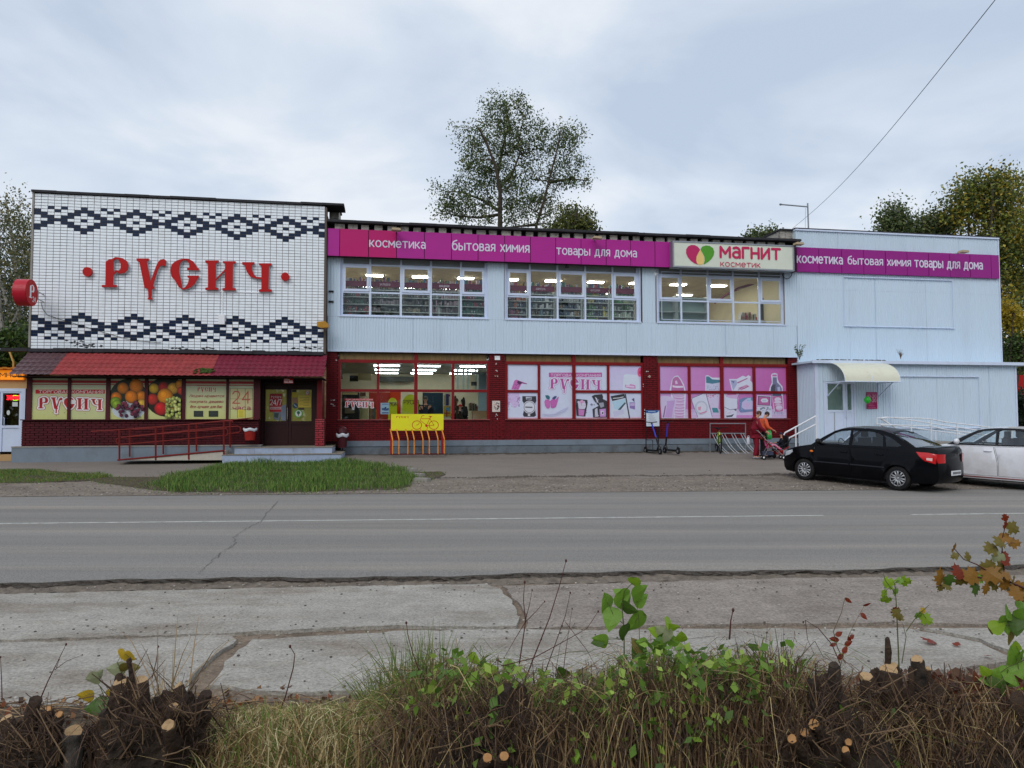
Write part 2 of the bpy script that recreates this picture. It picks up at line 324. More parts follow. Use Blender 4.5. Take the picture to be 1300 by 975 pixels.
# ---------------------------------------------------------------- palette
M = {}
M['print'] = mat_attr('printed_film', .35, var=.04)
M['goods'] = mat_attr('goods', .45, var=.05)
M['white_tile'] = mat('white_glazed_tile', (240,246,252), .25, .05, 14, dirt=(160,158,150), dscale=3, damt=.2)
M['blue_tile'] = mat('blue_glazed_tile', (8,32,62), .25, .12, 12)
M['mortar'] = mat('tile_mortar', (104,100,100), .9, .2, 8)
M['siding'] = mat('white_profiled_steel', (200,217,232), .5, .02, 1.2, dirt=(150,152,160), dscale=.6, damt=.2, stretch=(1.6,1,.3))
M['siding2'] = mat('white_profiled_steel_weathered', (197,214,228), .5, .03, 1.2, dirt=(146,146,150), dscale=.5, damt=.22, stretch=(1.6,1,.3))
M['brick'] = mat('red_painted_brick', (108,7,18), .6, .28, 6, dirt=(60,8,16), dscale=2.2, damt=.6, bump=.5, bscale=40)
M['brick2'] = mat('maroon_painted_brick', (78,10,22), .62, .3, 6, dirt=(40,8,16), dscale=2.2, damt=.6, bump=.5, bscale=40)
M['brickbed'] = mat('painted_mortar', (54,4,12), .75, .2, 5)
M['wood'] = mat('red_painted_wood', (124,8,16), .5, .15, 5, dirt=(72,8,14), dscale=3, damt=.4, stretch=(1,1,.3))
M['maroon'] = mat('dark_maroon_paint', (72,16,26), .5, .2, 5)
M['plinth'] = mat('blue_grey_plinth_paint', (118,130,142), .7, .12, 2, dirt=(92,86,80), dscale=1.4, damt=.55, bump=.4, bscale=25)
M['plinth_low'] = mat('worn_plinth', (104,112,120), .8, .2, 2, dirt=(70,62,54), dscale=1.6, damt=.8, bump=.5, bscale=25)
M['step'] = mat('pale_blue_step_paint', (158,172,196), .6, .12, 2.5, dirt=(120,112,100), dscale=2, damt=.6)
M['conc'] = mat('bare_concrete', (148,144,138), .85, .18, 2, bump=.6, bscale=30, dirt=(100,94,86), dscale=1.5)
M['pvc'] = mat('white_pvc', (206,218,240), .35, .03, 3, dirt=(176,176,176), dscale=2, damt=.25)
M['head'] = mat('grey_window_head', (150,156,162), .5, .08, 3)
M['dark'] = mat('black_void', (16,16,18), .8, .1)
M['roofedge'] = mat('dark_roofing_felt', (50,50,54), .85, .3, 3, bump=.6, bscale=20)
M['oldbrick'] = mat('old_whitewashed_brick', (170,165,158), .85, .25, 5, dirt=(80,66,56), dscale=4, damt=.9, bump=.6)
M['mag1'] = mat('crimson_magenta_panel', (184,14,104), .4, .04, 1)
M['mag2'] = mat('magenta_panel', (172,34,140), .4, .04, 1)
M['mag3'] = mat('purple_magenta_panel', (146,26,128), .4, .05, 1)
M['crim'] = mat('crimson_letters', (186,14,74), .4, .05, 3)
M['redl'] = mat('red_sign_letters', (176,0,4), .6, .06, 5)
M['redside'] = mat('pale_letter_sides', (196,192,196), .5, .1, 5)
M['cream'] = mat('cream_lightbox', (214,220,206), .4, .05, .8, dirt=(190,190,178), damt=.4)
M['wht'] = mat('white_paint', (232,234,238), .4, .04, 4)
M['letter'] = mat('white_letters', (214,208,228), .45, .05, 6)
M['steel'] = mat('galvanised_steel', (150,154,160), .45, .15, 12, metal=.6)
M['chrome'] = mat('bright_metal', (190,192,196), .25, .05, 4, metal=.9)
M['redrail'] = mat('red_railing_paint', (116,26,22), .6, .2, 10, dirt=(80,30,20), dscale=8, damt=.6)
M['whrail'] = mat('white_railing_paint', (222,226,232), .4, .06, 8, dirt=(150,120,100), dscale=9, damt=.3)
M['yel'] = mat('yellow_sign_paint', (226,222,40), .45, .05, 3, dirt=(190,180,50), damt=.4)
M['orng'] = mat('orange_rack_paint', (222,140,50), .5, .15, 10, dirt=(150,70,30), dscale=12, damt=.6)
M['black'] = mat('black_plastic', (22,22,25), .45, .15, 8)
M['rub'] = mat('tyre_rubber', (26,26,28), .85, .2, 20, dirt=(70,64,58), dscale=5, damt=.5)
M['canopyA'] = mat('dark_brown_roof_tile', (92,68,72), .35, .15, 3, dirt=(40,28,34), dscale=2, damt=.5)
M['canopyB'] = mat('red_roof_tile', (150,60,60), .6, .2, 2.5, dirt=(104,50,48), dscale=1.6, damt=.5)
M['canopyC'] = mat('maroon_roof_tile', (116,30,52), .5, .14, 2.5, dirt=(88,30,44), dscale=1.8, damt=.5)
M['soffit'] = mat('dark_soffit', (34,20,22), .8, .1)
M['panegls'] = glass('window_glass', (.94,.97,.95), .015)
M['doorgls'] = glass('door_glass', (.8,.85,.8), .06)
M['ceil'] = mat('stained_beige_ceiling', (206,190,158), .85, .12, 1.4, dirt=(120,112,98), dscale=3, damt=.5)
M['iwall'] = mat('beige_inner_wall', (222,212,180), .85, .08, 2)
M['ifloor'] = mat('inner_floor', (120,112,100), .4, .1, 3)
M['lamp'] = mat('lit_tube_lamp', (255,250,240), .5, 0, emit=22)
M['lampw'] = mat('lit_tube_lamp_lower', (240,248,255), .5, 0, emit=20)
M['shelf'] = mat('shelf_white', (196,200,200), .4, .05)
M['shelfback'] = mat('shelf_back_panel', (120,134,136), .5, .12, 3)
M['hdr'] = mat('maroon_shelf_header', (110,16,56), .5, .06)
M['transom'] = mat('boarded_transom', (132,110,72), .6, .3, 3, dirt=(70,56,36), dscale=2.5, damt=.8, stretch=(3,1,.6))
M['door'] = mat('dark_brown_door', (48,20,22), .4, .15, 3)
M['ochre'] = mat('ochre_render', (186,150,104), .8, .1, 2)
# ---------------------------------------------------------------- ground, road, slabs
def sheet(name, xs, ys, zf, m, kind='structure'):
    g=Geo(); nx,ny=len(xs),len(ys); g.add([(x,y,zf(x,y)) for y in ys for x in xs],[(j*nx+i,j*nx+i+1,(j+1)*nx+i+1,(j+1)*nx+i) for j in range(ny-1) for i in range(nx-1)])
    o=g.build(name,m,smooth=True); o['kind']=kind; return o
m_ground = mat('far_ground', (92,96,64), .95, .3, .15, bump=.5, bscale=3, dirt=(80,72,54), dscale=.3)
sheet('ground', np.linspace(-700,700,29), np.linspace(-300,1500,37), lambda x,y:-.3, m_ground)
m_asph = mat('road_asphalt', (136,133,129), .88, .2, .9, bump=1, bscale=70, dirt=(168,158,146), dscale=.7, damt=.8, stretch=(.05,1.5,1))
nt = m_asph.node_tree; n, l = nt.nodes, nt.links; b = n['Principled BSDF']
_tc=n.new('ShaderNodeTexCoord'); _v=n.new('ShaderNodeTexVoronoi'); _v.inputs['Scale'].default_value=95; l.new(_tc.outputs['Object'],_v.inputs['Vector'])
_mr=n.new('ShaderNodeMapRange'); _mr.inputs[1].default_value=0; _mr.inputs[2].default_value=.8; _mr.inputs[3].default_value=1.22; _mr.inputs[4].default_value=.72; l.new(_v.outputs['Distance'],_mr.inputs[0])
_mx=n.new('ShaderNodeMix'); _mx.data_type='RGBA'; _mx.blend_type='MULTIPLY'; _mx.inputs[0].default_value=1
_src=b.inputs['Base Color'].links[0].from_socket; l.new(_src,_mx.inputs[6]); l.new(_mr.outputs[0],_mx.inputs[7]); l.new(_mx.outputs[2],b.inputs['Base Color'])
def road_near(X): return G(650,729,0).y + .066*X + .05*math.sin(X*1.3)+.03*math.sin(X*4.1+1)+.018*math.sin(X*11.3)
g=Geo(); xs=np.concatenate([np.linspace(-220,-14,40),np.linspace(-13.9,13.9,420),np.linspace(14,220,40)]); N=len(xs)
rows=[]
for k,t in enumerate(np.linspace(0,1,15)):
    rows.append([(x, road_near(x)*(1-t)+(road_far(x)+.25)*t, (.0 if k else -.012)) for x in xs])
lip=[(x, road_near(x)-.035-.05*RNG.random(), -.075) for x in xs]
mid=[(x, road_near(x)-.02-.025*RNG.random(), -.03-.02*RNG.random()) for x in xs]
g.add([p for r in rows for p in r],[(j*N+i,j*N+i+1,(j+1)*N+i+1,(j+1)*N+i) for j in range(len(rows)-1) for i in range(N-1)])
struct(g.build('road', m_asph))
g=Geo(); N=len(xs); rr=[]
for k,(o,z) in enumerate(((.006,.002),(-.008,-.008),(-.018,-.03),(-.026,-.045))):
    rr+=[(x, road_near(x)+o+random.uniform(-.022,.018)*(k>0), z+random.uniform(-.006,.006)*(k>0)) for x in xs]
g.add(rr,[(j*N+i,(j+1)*N+i,(j+1)*N+i+1,j*N+i+1) for j in range(3) for i in range(N-1)])
struct(g.build('road_edge', mat('dark_broken_road_edge',(74,69,64),.95,.5,30,bump=2,bscale=40)))
g=Geo(); rr=[]
for k,(o,z) in enumerate(((-.020,-.040),(-.06,-.055),(-.12,-.062),(-.20,-.078))):
    rr+=[(x, road_near(x)+o+random.uniform(-.012,.012), z+random.uniform(-.007,.007)) for x in xs]
g.add(rr,[(j*N+i,(j+1)*N+i,(j+1)*N+i+1,j*N+i+1) for j in range(3) for i in range(N-1)]); struct(g.build('grit_slope', mat('pale_road_grit',(116,106,96),.95,.4,12,bump=2,bscale=40,dirt=(70,62,54),dscale=9,damt=.8)))
m_line = mat('worn_white_line', (184,184,178), .8, .2, 4, dirt=(128,128,126), dscale=7, damt=.95, bump=.4, thr=.46)
def cline(x0,x1):
    g=Geo(); n=60
    for i in range(n):
        a,b_=x0+(x1-x0)*i/n, x0+(x1-x0)*(i+1)/n
        ya,yb=[G(650,658.5,0).y+.06*x for x in (a,b_)]; w=.055
        g.add([(a,ya-w,.004),(b_,yb-w,.004),(b_,yb+w,.004),(a,ya+w,.004)],[(0,1,2,3)])
    struct(g.build('road_marking', m_line))
cline(-60, G(1050,656,0).x); cline(G(1168,656,0).x, 60)
# crack across the road
m_crack = mat('road_crack', (96,94,90), .95, .3, 9)
g=Geo(); pts=[G(x,y,.005) for x,y in ((352,636),(342,648),(331,662),(318,668),(297,682),(299,690),(280,703),(262,717),(252,728))]
for a,b_ in zip(pts[:-1],pts[1:]):
    for q in range(6):
        p=a.lerp(b_,q/6)+Vector((random.uniform(-.03,.03),random.uniform(-.03,.03),0)); p2=a.lerp(b_,(q+1.1)/6)+Vector((random.uniform(-.03,.03),0,0)); w=random.uniform(.002,.007)
        g.add([(p.x-w,p.y,p.z),(p.x+w,p.y,p.z),(p2.x+w,p2.y,p2.z),(p2.x-w,p2.y,p2.z)],[(0,1,2,3)])
struct(g.build('road_crack', m_crack))
# forecourt: sidewalk asphalt rising to the shop wall, and the rough shoulder beside the road
m_walk = mat('sidewalk_asphalt', (126,118,110), .9, .12, 1.2, bump=.8, bscale=45, dirt=(112,104,96), dscale=.8, damt=.6, stretch=(.4,1,1))
ys=np.concatenate([np.linspace(0,1,26), [1.15,1.5,2,4,8]])
g=Geo(); xs=np.linspace(-60,60,241); N=len(xs)
vs=[(x, road_far(x)+(wallY(x)-road_far(x))*t, gz(x, road_far(x)+(wallY(x)-road_far(x))*t)-(.02 if t==0 else 0)) for t in ys for x in xs]
g.add(vs,[(j*N+i,j*N+i+1,(j+1)*N+i+1,(j+1)*N+i) for j in range(len(ys)-1) for i in range(N-1)])
struct(g.build('sidewalk', m_walk))
m_should = mat('gravelly_shoulder', (122,112,102), .95, .22, 2.5, bump=1.5, bscale=28, dirt=(92,82,72), dscale=1.3, damt=.8, stretch=(.5,1,1))
def strip(name, m, t0, t1, amp, dz, x0=-60, x1=60, n=700):
    g=Geo(); xs=np.linspace(x0,x1,n); R=6; rows=[]
    ph=RNG.random(6)*6
    nz=lambda x,k:(math.sin(x*.9+ph[k])*.5+math.sin(x*2.3+ph[k+1])*.3+math.sin(x*6.1+ph[k+2])*.2)*amp+random.uniform(-.02,.02)
    e0=[t0+nz(x,0) if t0>0.01 else t0 for x in xs]; e1=[t1+nz(x,3) for x in xs]
    for j in range(R):
        for i,x in enumerate(xs):
            t=e0[i]+(e1[i]-e0[i])*j/(R-1); Y=road_far(x)+(wallY(x)-road_far(x))*t; g.v.append((x,Y,gz(x,Y)+dz))
    N=len(xs); fs=[(j*N+i,j*N+i+1,(j+1)*N+i+1,(j+1)*N+i) for j in range(R-1) for i in range(N-1)]; g.f+=fs; g.c+=[None]*len(fs)
    o=g.build(name,m); struct(o); return o
strip('shoulder', m_should, 0.0, .27, .035, .008)
strip('asphalt_edge', mat('broken_asphalt_edge',(84,76,68),.95,.3,5,bump=1), .285, .30, .02, .012, x0=GS(560,600).x, x1=GS(1010,600).x)
strip('wall_foot_dirt', mat('dirt_at_wall',(82,74,64),.95,.3,5,bump=1,dirt=(60,70,40),dscale=3), .955, 1.0, .012, .006, x0=GS(440,575).x, x1=30, n=400)
# near side: concrete slabs and verge
ZN=-.05
m_slab = mat('pitted_concrete_slab', (164,160,152), .9, .14, 1.2, bump=1.2, bscale=40, dirt=(120,106,92), dscale=1.1, damt=.8, stretch=(.45,1.4,1), thr=.47)
m_slab2 = mat('ribbed_brown_concrete', (146,137,128), .92, .14, 1.6, bump=1.6, bscale=30, dirt=(110,98,90), dscale=1.3, damt=.75, stretch=(.6,1.5,1))
for m_,sc_ in ((m_slab,150),(m_slab2,120)):
    nt=m_.node_tree; n,l=nt.nodes,nt.links; b=n['Principled BSDF']
    _tc=n.new('ShaderNodeTexCoord'); _v=n.new('ShaderNodeTexVoronoi'); _v.inputs['Scale'].default_value=sc_*.28; l.new(_tc.outputs['Object'],_v.inputs['Vector'])
    _nz=n.new('ShaderNodeTexNoise'); _nz.inputs['Scale'].default_value=5; _nz.inputs['Detail'].default_value=8; _nz.inputs['Roughness'].default_value=.8; l.new(_tc.outputs['Object'],_nz.inputs['Vector'])
    _ml=n.new('ShaderNodeMath'); _ml.operation='MULTIPLY'; l.new(_v.outputs['Distance'],_ml.inputs[0]); _ml.inputs[1].default_value=1.0
    _mr=n.new('ShaderNodeMapRange'); _mr.inputs[1].default_value=.03; _mr.inputs[2].default_value=.2; _mr.inputs[3].default_value=.62; _mr.inputs[4].default_value=1.0; l.new(_ml.outputs[0],_mr.inputs[0])
    _m2=n.new('ShaderNodeMapRange'); _m2.inputs[1].default_value=.35; _m2.inputs[2].default_value=.7; _m2.inputs[3].default_value=.78; _m2.inputs[4].default_value=1.12; l.new(_nz.outputs[0],_m2.inputs[0])
    _mm=n.new('ShaderNodeMath'); _mm.operation='MULTIPLY'; l.new(_mr.outputs[0],_mm.inputs[0]); l.new(_m2.outputs[0],_mm.inputs[1])
    _mx=n.new('ShaderNodeMix'); _mx.data_type='RGBA'; _mx.blend_type='MULTIPLY'; _mx.inputs[0].default_value=1
    _src=b.inputs['Base Color'].links[0].from_socket; l.new(_src,_mx.inputs[6]); l.new(_mm.outputs[0],_mx.inputs[7]); l.new(_mx.outputs[2],b.inputs['Base Color'])
m_dirt = mat('brown_grit', (120,106,92), .95, .2, 3, bump=1.6, bscale=30, dirt=(84,76,66), dscale=2, damt=.8)
sheet('grit_bed', np.linspace(-60,60,121), np.linspace(3.0,9.2,30), lambda x,y:-.082, m_dirt)
def slab(pts, m_, th=.09, z=ZN, name='concrete_slab', jit=.026):
    P=[G(x,y,z) for x,y in pts]; out=[]
    for i,a in enumerate(P):
        b_=P[(i+1)%len(P)]; L=(b_-a).length; k=max(1,min(60,int(L/.12)))
        for q in range(k): out.append(a.lerp(b_,q/k)+Vector((random.uniform(-jit,jit),random.uniform(-jit,jit),0)))
    g=Geo(); n=len(out); t=tessellate_polygon([out]); fs=[]
    for q in t:
        a,b_,c=[out[i] for i in q]; fs.append(tuple(q) if (b_-a).cross(c-a).z>0 else (q[0],q[2],q[1]))
    g.add([tuple(p) for p in out]+[(p.x,p.y,p.z-th) for p in out], fs+[(i,i+n,(i+1)%n+n,(i+1)%n) for i in range(n)])
    struct(g.build(name, m_))
slab([(-1400,771),(-200,758),(0,754),(300,747),(615,741),(632,746),(650,762),(659,780),(655,794),(600,796),(500,793),(300,803),(0,812),(-300,819),(-1500,851)], m_slab)
slab([(640,744),(1000,734),(1300,730),(2000,726),(2900,722),(2900,800),(1800,797),(1310,795),(1180,790),(900,792),(760,795),(668,797),(668,780)], m_slab2, z=ZN-.008)
slab([(-1500,858),(-300,823),(0,816),(180,810),(290,806),(300,812),(262,838),(240,862),(236,884),(150,900),(-300,925),(-1500,960)], m_slab)
slab([(322,812),(420,806),(520,800),(655,799),(800,799),(1000,798),(1150,797),(1240,815),(1290,838),(1200,850),(900,872),(560,875),(330,878),(270,868),(285,840)], m_slab, z=ZN-.004)
slab([(1175,797),(1320,798),(2400,800),(2600,880),(1500,870),(1330,842),(1300,833),(1245,811)], m_slab, z=ZN-.006)
m_soil = mat('leafy_soil', (84,74,60), .95, .3, 6, bump=2, bscale=40, dirt=(50,44,34), dscale=5, damt=.8)
def zverge(x,y):
    e=5.0+.12*math.sin(x*1.1)+.07*math.sin(x*2.7+1)-.02*x*0
    t=min(max((e-y)/.5,0),1); return -.085+.10*t+.03*t*math.sin(x*3+y*2)*math.sin(y*4)
sheet('verge_soil', np.linspace(-14,14,180), np.linspace(1.5,5.6,50), zverge, m_soil)
speckle('road_asphalt',45,.72,1.26); speckle('pitted_concrete_slab',38,.62,1.34,6); speckle('ribbed_brown_concrete',40,.66,1.3); speckle('sidewalk_asphalt',30,.8,1.2); speckle('gravelly_shoulder',14,.6,1.4); speckle('leafy_soil',30,.5,1.5); speckle('brown_grit',30,.6,1.4)
# kerb stones at the end of the grass island
for k,(px,py) in enumerate(((522,598),(530,605),(536,611))):
    p=GS(px,py); g=Geo(); g.box(-.22,.22,-.09,.09,-.05,.09); struct(g.build('kerb_stone', M['conc'], frame=Matrix.Translation(p)@Matrix.Rotation(-.9+.2*k,4,'Z')))

# ---------------------------------------------------------------- facade pieces
def fobj(g, name, m, parent, **k): return g.build(name, m, parent, FM, **k)
def corrug(u0,u1,z0,z1,d,pitch=.105,dep=.016):
    g=Geo(); prof=[]; k0=math.floor(u0/pitch); u=k0*pitch
    pat=((0,0),(.42,0),(.5,1),(.92,1))
    while u<u1:
        for a,h in pat:
            x=u+a*pitch
            if u0<x<u1: prof.append((x,-d-(dep if h else 0)))
        u+=pitch
    prof=[(u0,-d)]+prof+[(u1,-d)]; n=len(prof)
    g.add([(x,y,z0) for x,y in prof]+[(x,y,z1) for x,y in prof],[(i,i+1,n+i+1,n+i) for i in range(n-1)])
    g.add([(u0,-d,z0),(u1,-d,z0),(u1,-d+.03,z0),(u0,-d+.03,z0)],[(0,3,2,1)]); return g
def cladding(parent, u0,u1,z0,z1,d, w=1.05, m='siding'):
    n=max(1,round((u1-u0)/w)); s=(u1-u0)/n
    for i in range(n):
        o=fobj(corrug(u0+i*s+(.0015 if i else 0),u0+(i+1)*s-.0015,z0,z1,d+(.003 if i%2 else 0)),'siding_sheet',M[m],parent)
def bricks(parent, areas, d, m, holes=()):
    """painted brickwork: every brick a box 65 x 250 mm standing proud of the joints, joined (2-3 pixels high in the photograph)"""
    g=Geo()
    for (u0,u1,z0,z1) in areas:
        r=0; z=z0
        while z<z1-.02:
            zt=min(z+.066,z1); u=u0-(.13 if r%2 else 0)
            while u<u1:
                a,b_=max(u,u0),min(u+.25,u1)
                if b_-a>.03:
                    j=random.uniform(-.004,.005); g.fb(a,b_-.010,d-.03,d+j,z,zt-.010)
                u+=.26
            z+=.076; r+=1
    fobj(g,'brickwork',m,parent,kind='stuff')
# ================================================================ LEFT: tiled shop
zS = Z(600,446.8)                       # underside of the white cladding
B1 = thing('shop_building','shop front with white tiles and navy diamond bands over a maroon porch','building',FW(U(230),0.3,.4),FA)
D1=.40; tu0=U(42.6,D1,300); tu1=U(412.2,D1,300); tz1=F2(44,244.8,D1)[1]; tz0=F2(38.8,441,D1)[1]
g=Geo(); g.fb(tu0,tu1,-11,D1-.012,tz0-.4,tz1); fobj(g,'wall',M['mortar'],B1)
g=Geo(); g.fb(tu0+.3,tu1-.1,-11,-.4,-.3,tz0-.4); fobj(g,'lower_wall',M['ochre'],B1)
NC=46; cw=(tu1-tu0)/NC
zc_up=F2(107,280.4,D1)[1]; zc_lo=F2(104.9,414.3,D1)[1]; rh=(zc_up-zc_lo)/35
def tile_mesh(m):
    g=Geo(); a,b_,e=cw/2-.0055,rh/2-.0062,.004
    g.add([(-a,0,-b_),(a,0,-b_),(a,0,b_),(-a,0,b_),(-a+e,-.012,-b_+e),(a-e,-.012,-b_+e),(a-e,-.012,b_-e),(-a+e,-.012,b_-e)],
          [(4,5,6,7),(0,1,5,4),(1,2,6,5),(2,3,7,6),(3,0,4,7)])
    me=bpy.data.meshes.new('tile'); me.from_pydata(g.v,[],g.f); me.materials.append(m); return me
wt,bt=tile_mesh(M['white_tile']),tile_mesh(M['blue_tile'])
def is_blue(c,r):                       # r: rows above the lower band centre
    for rc,up in ((35,True),(0,False)):
        k=min(abs(c-ctr) for ctr in (-1,7,15,23,31,39,47)); q=(r-rc) if up else -(r-rc)
        s={0:(-4,-3,0,3,4),1:(-3,-2,2,3),2:(-2,-1,1,2),3:(-1,0,1),4:(0,)}[min(k,4)]
        if q in s: return True
        if (k==3 and q==4) or (k>=4 and q==3): return True
    return False
rest=Geo(); nw=0; r=math.ceil((tz0-zc_lo)/rh); fr=[]
while zc_lo+(r+.5)*rh<tz1+.02:
    for c in range(NC):
        u=tu0+(c+.5)*cw; z=zc_lo+r*rh; blue=is_blue(c,r); dj=random.uniform(-.002,.003); fr.append((c,u,z,blue,dj))
    r+=1
for c,u,z,blue,dj in sorted(fr,key=lambda t:t[0]):
    white_part = (not blue) and nw<300
    if blue or white_part:
        if white_part: nw+=1
        rt=Matrix.Rotation(random.uniform(-.004,.004),4,'X')@Matrix.Rotation(random.uniform(-.006,.006),4,'Z')
        place('blue_tile' if blue else 'white_tile', bt if blue else wt, B1, FM@Matrix.Translation((u,-(D1-.010+dj),z))@rt)
    else:
        rt=Matrix.Rotation(random.uniform(-.004,.004),4,'X')@Matrix.Rotation(random.uniform(-.006,.006),4,'Z'); mt=Matrix.Translation((u,-(D1-.010+dj),z))@rt
        rest.add([mt@v.co for v in wt.vertices],[tuple(p.vertices) for p in wt.polygons])
fobj(rest,'white_tiling',M['white_tile'],B1,kind='stuff')
# coping: overlapping bent sheets of dark felt
n=14
for i in range(n):
    a=tu0-.08+(tu1-tu0+.7)*i/n; b_=a+(tu1-tu0+.7)/n+.05
    g=Geo(); h=random.uniform(0,.03); g.fb(a,b_,-.5,D1+.06+random.uniform(0,.03),tz1+.0+h,tz1+.075+h); fobj(g,'coping_sheet',M['roofedge'],B1)
g=Geo(); g.fb(tu0-.06,tu0-.003,-11,D1+.03,tz0,tz1+.02); fobj(g,'corner_trim',M['conc'],B1)
g=Geo(); g.fb(tu1+.003,tu1+.07,0,D1+.02,tz0-.1,tz1-.05); fobj(g,'corner_trim',mat('rusty_corner_strip',(96,84,78),.8,.2,4),B1)
# ledge between tiles and porch roof
g=Geo()
for i in range(26):
    a=tu0-.75+(tu1-tu0+.75)*i/26; g.fb(a,a+(tu1-tu0+.75)/26+.01,D1-.05,D1+.33+random.uniform(-.02,.03),tz0-.16+random.uniform(-.01,.01),tz0-.045+random.uniform(-.012,.02))
fobj(g,'ledge',M['roofedge'],B1)
g=Geo(); art=Art(-(D1+.006)); fm=fmap(0,380,4.432,D1)
for cx,cy,w in ((455,262,3),(520,258,4),(430,240,2.2)):
    for i in range(9):
        x=cx+random.uniform(-60,50); y=cy+random.uniform(-10,10); art.poly([fm(x+random.uniform(3,14)*math.cos(t),y+random.uniform(2,6)*math.sin(t)) for t in np.linspace(0,6.0,8)],(26,28,36))
fm=fmap(210,380,4.432,D1)
for cx in (80,250,420,745,830):
    for i in range(6):
        x=cx+random.uniform(-45,45); y=274+random.uniform(-6,6); art.poly([fm(x+random.uniform(3,16)*math.cos(t),y+random.uniform(2,6)*math.sin(t)) for t in np.linspace(0,6.0,8)],(30,30,36))
art.build('tar_stain',B1,FM)
# ---- porch roof: pressed metal tiles
ED=1.95
z_top=F2(150,447,D1+.25)[1]; z_eave=F2(150,476.5,ED)[1]
def roof_sheet(u0,u1,m,skew0=0,skew1=0):
    g=Geo(); nu=max(8,int((u1-u0)/.030)); nv=36; vs=[]; T=[]
    for c_ in range(6): T+=[(c_,s) for s in (0,.12,.4,.7,.93,1.0)]
    nv=len(T)-1
    for c_,s in T:
        t=(c_+s)/6
        for i in range(nu+1):
            u=u0+(u1-u0)*i/nu; w=math.cos(2*math.pi*u/.185); tt=t+(.010*w if 0<s<1 else .010*w)
            d=D1+.2+(ED-D1-.2)*tt
            z=z_top+(z_eave-z_top)*tt + .034*s - .017 + .016*w
            vs.append((u,-d,z))
    g.add(vs,[(j*(nu+1)+i,(j+1)*(nu+1)+i,(j+1)*(nu+1)+i+1,j*(nu+1)+i+1) for j in range(nv) for i in range(nu)])
    return fobj(g,'roof_sheet',m,B1)
ue=[U(87-610*0,D1+.2,447)]
ul=U(38,D1+.2,447); us=U(87,D1+.2,447); ur=U(279,D1+.2,447); uR=U(411,ED,478)
roof_sheet(ul,us,M['canopyA'])
k=[us+(ur-us)*i/4 for i in range(5)]
for a,b_ in zip(k[:-1],k[1:]): roof_sheet(a,b_,M['canopyB'])
k=[ur+(uR-ur)*i/3 for i in range(4)]
for a,b_ in zip(k[:-1],k[1:]): roof_sheet(a,b_,M['canopyC'])
mo=Geo()
for i in range(60):
    u=U(262,1.6,470)+random.gauss(0,.14); t=.8+random.uniform(-.1,.1); mo.ell((u,-(D1+.2+(ED-D1-.2)*t),z_top+(z_eave-z_top)*t+.025),(.05,.05,.02),6,4)
fobj(mo,'moss',mat('moss_on_roof',(60,80,30),.95,.4,20),B1,kind='stuff')
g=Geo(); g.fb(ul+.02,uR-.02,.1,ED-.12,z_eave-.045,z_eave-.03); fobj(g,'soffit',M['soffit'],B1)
# ---- porch walls
PD=1.30
zsill=F2(100,533.5,PD)[1]; zpl=F2(100,567.5,PD)[1]; zgr=.30
uL=U(27,PD,560); uDoor=U(330,PD); uPR=U(410,PD)
g=Geo(); g.fb(uL,uDoor,PD-.3,PD-.03,zpl-.1,zsill); fobj(g,'parapet',M['brickbed'],B1)
bricks(B1,[(uL,uDoor,zpl,zsill-.01)],PD,M['brick2'])
g=Geo(); g.fb(uL-.02,uDoor,PD-.33,PD+.08,zsill,zsill+.03); fobj(g,'window_sill',M['maroon'],B1)
g=Geo(); g.fb(U(17,PD,570),uDoor+.1,PD-.3,PD+.12,zgr-.3,zpl); 
fobj(g,'plinth',M['plinth'],B1)
g=Geo(); g.fb(U(17,PD,570)-.01,uDoor+.1,PD-.28,PD+.14,zpl,zpl+.035); fobj(g,'plinth_cap',M['conc'],B1)
g=Geo(); g.fb(uL+.2,uPR-.1,D1-.1,D1+.02,zgr,z_eave-.05); fobj(g,'porch_back_wall',M['maroon'],B1)
# posts and boarded, printed windows
zwt=F2(100,480.5,PD)[1]
posts=[(35.5,41.8),(87.3,91.2),(135.8,141),(184.8,189),(231.5,236.3),(288,291.2),(322.6,331)]
for a,b_ in posts:
    g=Geo(); g.fb(U(a,PD),U(b_,PD),PD-.12,PD+.02,zsill+.03,z_eave-.02); fobj(g,'post',M['maroon'],B1)
g=Geo(); g.fb(U(35.5,PD),U(410,PD),PD-.1,PD+.035,zwt,z_eave-.05); fobj(g,'beam',mat('shadowed_beam',(30,14,18),.7,.1),B1)  # canopy shade is put into the beam's near-black colour
panes=[(41.8,87.3),(91.2,135.8),(141,184.8),(189,231.5),(236.3,288),(291.2,322.6)]
CRE=(192,198,172); CRE2=(200,202,128)  # shade under the canopy is partly put into these film colours
def grad(art,u0,u1,z0,z1,c0,c1,n=10):
    for i in range(n):
        a=z0+(z1-z0)*i/n; b_=z0+(z1-z0)*(i+1)/n; c=tuple(c0[q]+(c1[q]-c0[q])*(i+.5)/n for q in range(3)); art.poly([(u0,a),(u1,a),(u1,b_),(u0,b_)],c)
def disc(fm,x,y,rx,ry=None,n=18,a=0): 
    ry=ry or rx; return [fm(x+rx*math.cos(-t)*math.cos(a)-ry*math.sin(-t)*math.sin(a), y+rx*math.cos(-t)*math.sin(a)+ry*math.sin(-t)*math.cos(a)) for t in np.linspace(0,2*math.pi,n,endpoint=False)]
